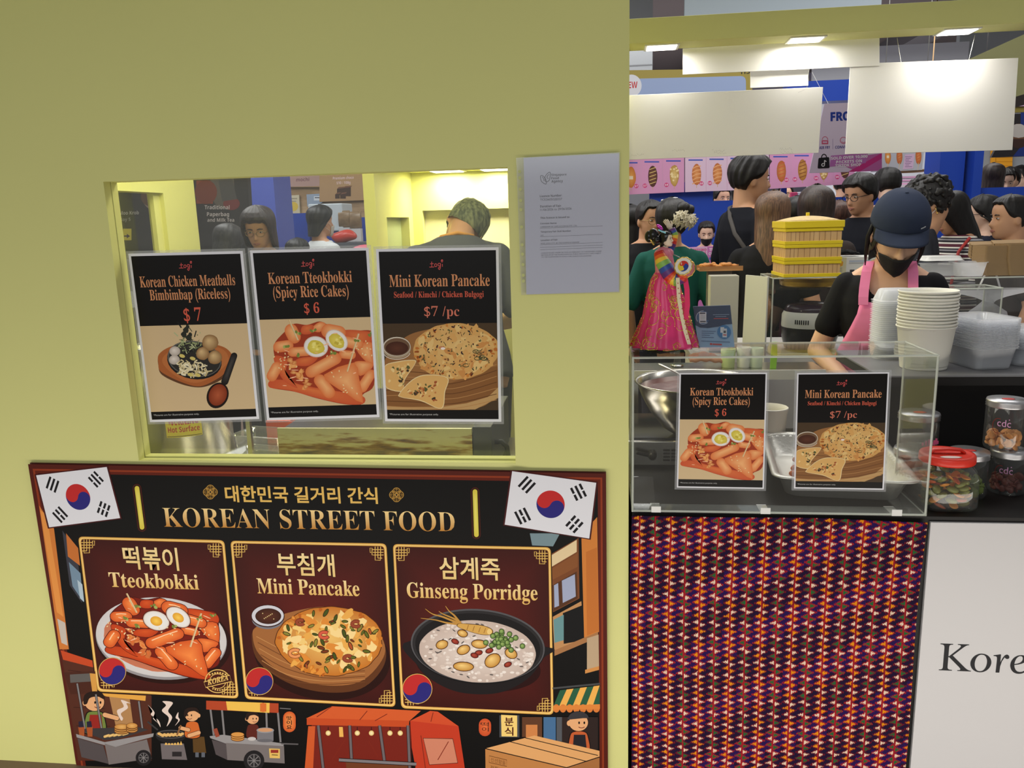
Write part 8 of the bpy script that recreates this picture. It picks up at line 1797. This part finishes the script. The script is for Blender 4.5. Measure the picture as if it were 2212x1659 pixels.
# green shirt, back view
def x_green(r, HM, Lm, J):
    bun(r, HM, (-.090, .075, .175), .034); bun(r, HM, (-.060, .090, .190), .036)
    TUL = mat('tulle', (206, 198, 176), .7, noise_amt=.12, noise_scale=40)
    for c, R_ in (((-.050, .105, .118), .046), ((-.098, .080, .105), .036)):
        b = MB(); q = random.Random(5); c = Vector(c)
        for i in range(18):
            t = i * 2.4; rr = R_ * (.35 + .6 * (i / 18)); a = c + Vector((-.2 * rr + rr * math.cos(t) * .9, .012 + .012 * (1 - i / 18), rr * math.sin(t)))
            n = (a - c + Vector((0, .03, 0))).normalized(); u = n.orthogonal().normalized(); w = n.cross(u); V = []
            for j in range(4):
                for k in range(9): ph = -1.3 + 2.6 * k / 8; f = j / 3; V.append(tuple(HM @ (a + (u * math.cos(ph) + w * math.sin(ph)) * (.022 * f) + n * (.010 * f * f + .003 * math.sin(k * 2.6) * f))))
            b.add(V, [(j * 9 + k, j * 9 + k + 1, j * 9 + k + 10, j * 9 + k + 9) for j in range(3) for k in range(8)])
        b.build('scrunchie', TUL, r, True, solid=.0012)
    b = MB(); b.tube([HM @ Vector(p) for p in ((.01, .02, .2445), (-.03, .035, .243))], .004, 6); b.tube([HM @ Vector(p) for p in ((.05, -.01, .2365), (.06, .02, .232))], .004, 6); b.build('hair_clip', mat('silver_clip', (206, 206, 210), .2, .9), r, True)
by(1452, 440, 2.45, label='person in a green tee seen from behind, hair pinned with a cream scrunchie', yaw=176, build=.98, skin=SKINW, shirt=TGRN, sleeve=.85, hair=dict(TIED, vol=.018, nape=.03), arms=(((-.25, .02, 1.08), (-.22, -.12, .86)), ((.25, .02, 1.08), (.22, -.12, .86))), face=False, extra=x_green, h=1.525, neckz=1.44)
by(1402, 435, 2.95, label='person in black with gold glasses facing the camera, left of the green tee', yaw=14, skin=SKINW, shirt=TBLK, sleeve=1.7, hair=TIED, glasses=GOLDF, head=(6, 10, 0), build=1.08)
by(1362, 446, 3.50, label='person with long black hair and black top, right against the yellow wall edge', yaw=165, shirt=TBLK, sleeve=1.7, hair=LONG, face=False)
def x_girl(r, HM, Lm, J):
    b = MB()
    for sd in (-1, 1): b.hexa([(sd * .03, -.13, 1.40), (sd * .19, -.06, 1.42), (sd * .20, -.10, 1.22), (sd * .02, -.17, 1.22)], (0, .012, .004))
    b.build('paper_collar', mat('pink_paper', (226, 186, 200), .6, noise_amt=.1, noise_scale=30), r)
by(1526, 479, 5.35, label='person in a black face mask and pale pink top behind the pink stand', yaw=-4, skin=SKINP, shirt=cloth('pale_pink', (226, 196, 206)), hair=dict(TIED, vol=.012), mask=mat('black_mask', (20, 20, 22), .8), head=(14, 0, 0), extra=x_girl)
by(1618, 360, 2.85, label='tall person in a black tee with a cross-body strap, face turned away right', yaw=112, skin=SKINW, shirt=TNVY if False else cloth('ink', (22, 24, 32)), sleeve=.80, hair=dict(SHORT, vol=.022, seed=4, fringe=.18, wave=.005), build=1.08, head=(4, -14, 0), extra=strap([(.10, .02, 1.45), (.06, .075, 1.44), (-.02, .118, 1.385), (-.09, .128, 1.30), (-.155, .085, 1.20), (-.19, .0, 1.10)], mat('strap_grey', (70, 66, 64), .7)), h=1.755)
by(1668, 434, 2.18, label='person with straight light brown hair and black tee, seen from behind', yaw=168, skin=SKINW, shirt=TBLK, sleeve=.62, hair=dict(LONG, back=.34, side=.24, vol=.010), hairm=HBRN, arms=(((-.23, .02, 1.10), (-.20, -.05, .86)), ((.25, .02, 1.10), (.24, -.04, .86))), face=False, mask=mat('white_mask', (222, 222, 224), .7), h=1.545, build=.98, head=(4, -14, 0))
by(1722, 430, 2.98, label='person with short black hair glimpsed between the brown-haired pair', yaw=150, shirt=TBLK, hair=dict(SHORT, back=.10), face=False)
by(1764, 431, 2.45, label='person with very dark brown shoulder hair behind the steamer stack', yaw=170, shirt=TBRN, hair=dict(LONG, vol=.020, back=.34, side=.26, thick=.02), hairm=HDRK, face=False, h=1.565)
def x_trim(r, HM, Lm, J):
    b = MB(); b.tube([(-.14, .115, 1.30), (-.10, .10, 1.40), (0, .085, 1.435), (.10, .10, 1.40), (.14, .115, 1.30)], .007, 8); b.build('white_trim', TWHT, r, True)
by(1812, 438, 3.98, label='person with a chestnut bob and navy top with white trim', yaw=165, shirt=cloth('deep_blue', (44, 56, 104)), hair=dict(BOB, back=.10, side=.09), hairm=HCHE, face=False, extra=x_trim)
def x_hijab(r, HM, Lm, J):
    b = MB(); rs = []
    for k in range(14):
        z = .245 - k * .03; ring = []
        for i in range(30):
            t = 2 * PI * i / 30; kk = max(z, .10); p = head_pt(t, min(kk, .2299), .014 + max(0, .1 - z) * .25)
            p.z = z
            if math.cos(t) > .55 and .0 < z < .185: p.y += .035
            ring.append(tuple(HM @ p))
        rs.append(ring)
    b.rings(rs, True, False); b.build('headscarf', cloth('scarf_grey', (134, 128, 132)), r, True, solid=.004)
by(1846, 441, 4.5, label='person in a grey headscarf and light top behind the man with glasses', yaw=-70, skin=SKINW, shirt=cloth('pale_grey', (188, 188, 194)), sleeve=1.8, extra=x_hijab)
by(1868, 377, 3.40, label='person in black tee and thin glasses glancing down to the left', yaw=-52, skin=SKINW, shirt=cloth('ink', (22, 24, 32)), sleeve=.75, hair=dict(SHORT, vol=.018, seed=2, fringe=.175), glasses=SPEC, head=(14, -4, 0), build=1.04)
by(1921, 364, 4.6, label='person with pinned-up black hair and a bare nape, dark low-backed top', yaw=176, skin=SKINP, shirt=TNVY, sleeve=.5, hair=dict(TIED, vol=.016, back=.0), face=False, neckz=1.36, head=(14, 0, 0))
def x_curl(r, HM, Lm, J):
    b = MB(); b.tube([HM @ Vector(p) for p in ((.083, .014, .085), (.084, .012, .055))], .0022, 6); b.ell(HM @ Vector((.084, .012, .050)), (.005, .005, .005), 8, 6); b.build('earring', mat('gold_bright', (226, 190, 110), .2, .9), r, True)
by(1992, 386, 2.50, label='person with big curly black hair and glasses, hidden behind the seller', yaw=-105, skin=SKINW, shirt=cloth('slate', (58, 60, 68)), sleeve=1.7, hair=CURLY, glasses=SPEC, mask=mat('white_mask', (222, 222, 224), .7), head=(22, 0, 0), extra=x_curl, neck_fwd=-.085, build=.88)
# striped top
STR = bpy.data.materials.new('striped_knit'); STR.use_nodes = True; nt = STR.node_tree; bs = nt.nodes['Principled BSDF']; bs.inputs['Roughness'].default_value = .9
tc = nt.nodes.new('ShaderNodeTexCoord'); sx = nt.nodes.new('ShaderNodeSeparateXYZ'); mu = nt.nodes.new('ShaderNodeMath'); mu.operation = 'MULTIPLY'; mu.inputs[1].default_value = 1 / .062; fr = nt.nodes.new('ShaderNodeMath'); fr.operation = 'FRACT'; rp = nt.nodes.new('ShaderNodeValToRGB'); rp.color_ramp.interpolation = 'CONSTANT'
nt.links.new(tc.outputs['Object'], sx.inputs[0]); nt.links.new(sx.outputs['Z'], mu.inputs[0]); nt.links.new(mu.outputs[0], fr.inputs[0]); nt.links.new(fr.outputs[0], rp.inputs[0]); nt.links.new(rp.outputs[0], bs.inputs['Base Color'])
el = rp.color_ramp.elements; el[0].position = 0; el[0].color = S(86, 34, 50); el[1].position = .28; el[1].color = S(226, 222, 212)
for p_, c_ in ((.42, (30, 26, 34)), (.60, (140, 138, 142)), (.74, (40, 34, 44)), (.86, (222, 218, 206))): e_ = el.new(p_); e_.color = S(*c_)
def x_str(r, HM, Lm, J):
    strap([(.13, -.02, 1.42), (.14, -.10, 1.34), (.15, -.135, 1.20), (.14, -.14, 1.06)], mat('strap_red', (176, 44, 40), .5), .009)(r, HM, Lm, J)
    b = MB(); b.box((.06, -.20, .98), (.20, -.14, 1.14)); b.build('red_pouch', mat('pouch_red', (190, 34, 36), .5), r, bevel=.01)
by(2076, 413, 2.98, label='person in a maroon and white striped top, black hair hiding the face', yaw=-72, skin=SKINW, shirt=STR, sleeve=1.5, hair=dict(LONG, fringe=.15, open=.72, side=.20, back=.22, vol=.018, thick=.02), head=(24, -8, 0), arms=(None, ((.24, -.02, 1.12), (.10, -.26, 1.10))), extra=x_str)
by(2132, 425, 3.50, label='person with black-rimmed glasses in profile, navy tee, short black hair', yaw=-112, skin=SKINP, shirt=TNVY, sleeve=.8, hair=dict(SHORT, vol=.016, back=.06), glasses=SPEC, build=1.2, head=(6, 0, 0))
def x_prof(r, HM, Lm, J): bun(r, HM, (.0, .115, .13), .04)
by(2190, 425, 2.46, label='person in profile with hair tied back and brown-grey tee, right edge', yaw=-88, skin=SKINW, shirt=TBRN, sleeve=.7, hair=dict(TIED, vol=.011, fringe=.19), head=(4, 0, 0), extra=x_prof)
# far people over the blue counters
F = dict(voxel=.011)
by(2147, 355, 6.5, label='person with long dark hair and black jacket, back turned, over the right blue counter', yaw=178, shirt=TBLK, sleeve=1.8, hair=dict(LONG, back=.26), hairm=HDRK, face=False, **F)
by(2169, 364, 7.1, label='person holding a phone to the face beside the black-jacketed back', yaw=-8, skin=SKINP, shirt=TGRY, hair=TIED, head=(16, 0, 0), **F)
by(2182, 366, 7.7, label='person in a dark cap half hidden at the far right stall', yaw=-30, shirt=TBRN, hair=dict(SHORT, vol=.024), **F)
by(2208, 349, 8.7, label='person with short hair and glasses over a white shirt, right frame edge', yaw=-70, skin=SKINP, shirt=TWHT, sleeve=.8, hair=dict(SHORT, vol=.02), glasses=SPEC, **F)
by(2080, 357, 8.6, label='person with a grey fringe glimpsed between two blue posts', yaw=-10, shirt=TBLK, hair=dict(SHORT, vol=.02, fringe=.165), hairm=HGRY, **F)
by(1560, 372, 7.0, label='person in black behind the stall slot, left of the tall man', yaw=20, shirt=TBLK, hair=TIED, h=1.72, **F)
by(1600, 372, 7.6, label='person in white behind the stall slot, just left of the tall man', yaw=150, shirt=TWHT, sleeve=1.8, hair=TIED, face=False, h=1.74, **F)
by(1747, 393, 7.0, label='person with long black hair in the slot below the corn dog menus', yaw=75, skin=SKINP, shirt=TBLK, hair=dict(LONG), h=1.66, **F)
by(1822, 345, 7.4, label='person in a light grey tee in the slot, head hidden by the menu', yaw=170, shirt=TLGR, hair=dict(SHORT), face=False, h=1.86, **F)
by(1700, 372, 7.8, label='person in white at the slot, right of the tall man', yaw=-20, shirt=TWHT, sleeve=1.8, hair=TIED, h=1.76, **F)
# people seen through the serving window
by(558, 449, 2.55, label='person with brown bob and round glasses looking down, seen through the window', yaw=-6, skin=SKINW, shirt=TBLK, sleeve=1.6, hair=dict(BOB, vol=.024, back=.10, side=.09, fringe=.17), hairm=HDRK, glasses=GOLDF, head=(18, 14, 0))
by(482, 472, 3.05, label='person with dark hair bending away, left of the bobbed one in the window', yaw=160, shirt=TGRY, sleeve=1.6, hair=dict(LONG, back=.12, side=.10, vol=.02), hairm=HGRY, face=False, head=(14, 0, 0), h=1.47)
by(640, 500, 3.4, label='person in dark brown top just right of the bobbed one', yaw=170, shirt=cloth('dark_brown', (52, 40, 42)), sleeve=1.6, hair=dict(SHORT), face=False, h=1.36)
by(690, 442, 4.0, label='person in a white tee and pale mask, back turned, near the chiller', yaw=142, skin=SKINW, shirt=TWHT, sleeve=.8, hair=dict(SHORT, vol=.016, back=.05), mask=mat('pale_mask', (206, 196, 184), .7), face=False, build=1.05, h=1.585)
def x_cook(r, HM, Lm, J):
    b = MB(); rs = []
    for k in range(12):
        z = .080 + .160 * k / 11; ring = []
        for i in range(32): t = 2 * PI * i / 32; p = head_pt(t, min(z if k < 11 else .2299, .2299), .013 + .003 * math.sin(14 * t)); p.z = z + .045 * math.cos(t) * (1 - k / 11); ring.append(tuple(HM @ p))
        rs.append(ring)
    b.rings(rs, False, True); b.build('head_wrap', grain('wrap_olive', (74, 82, 66), (136, 140, 104), 9, (9, 9, 1), .8), r, True, solid=.003)
    b = MB(); b.tube([Lm @ Vector(p) for p in ((-.075, -.02, 1.425), (-.06, .06, 1.435), (0, .085, 1.44), (.06, .06, 1.435), (.075, -.02, 1.425))], .014, 10, flat=.6); b.build('orange_collar', mat('collar_orange', (214, 150, 70), .7), r, True)
p = at(1012, 500, 1.45)
person('person', 'cook in grey with an orange collar and olive head wrap, bent over, seen from behind', (p.x - .01, 1.30, 0), 196, 1.665, 1.08, SKINW, TGRY, JEAN, .8, None, HBLK, (52, -14, -34), (((-.25, -.10, 1.08), (-.15, -.40, 1.0)), ((.25, -.10, 1.08), (.15, -.40, 1.0))), lean=20, face=False, extra=x_cook, neck_fwd=.05)
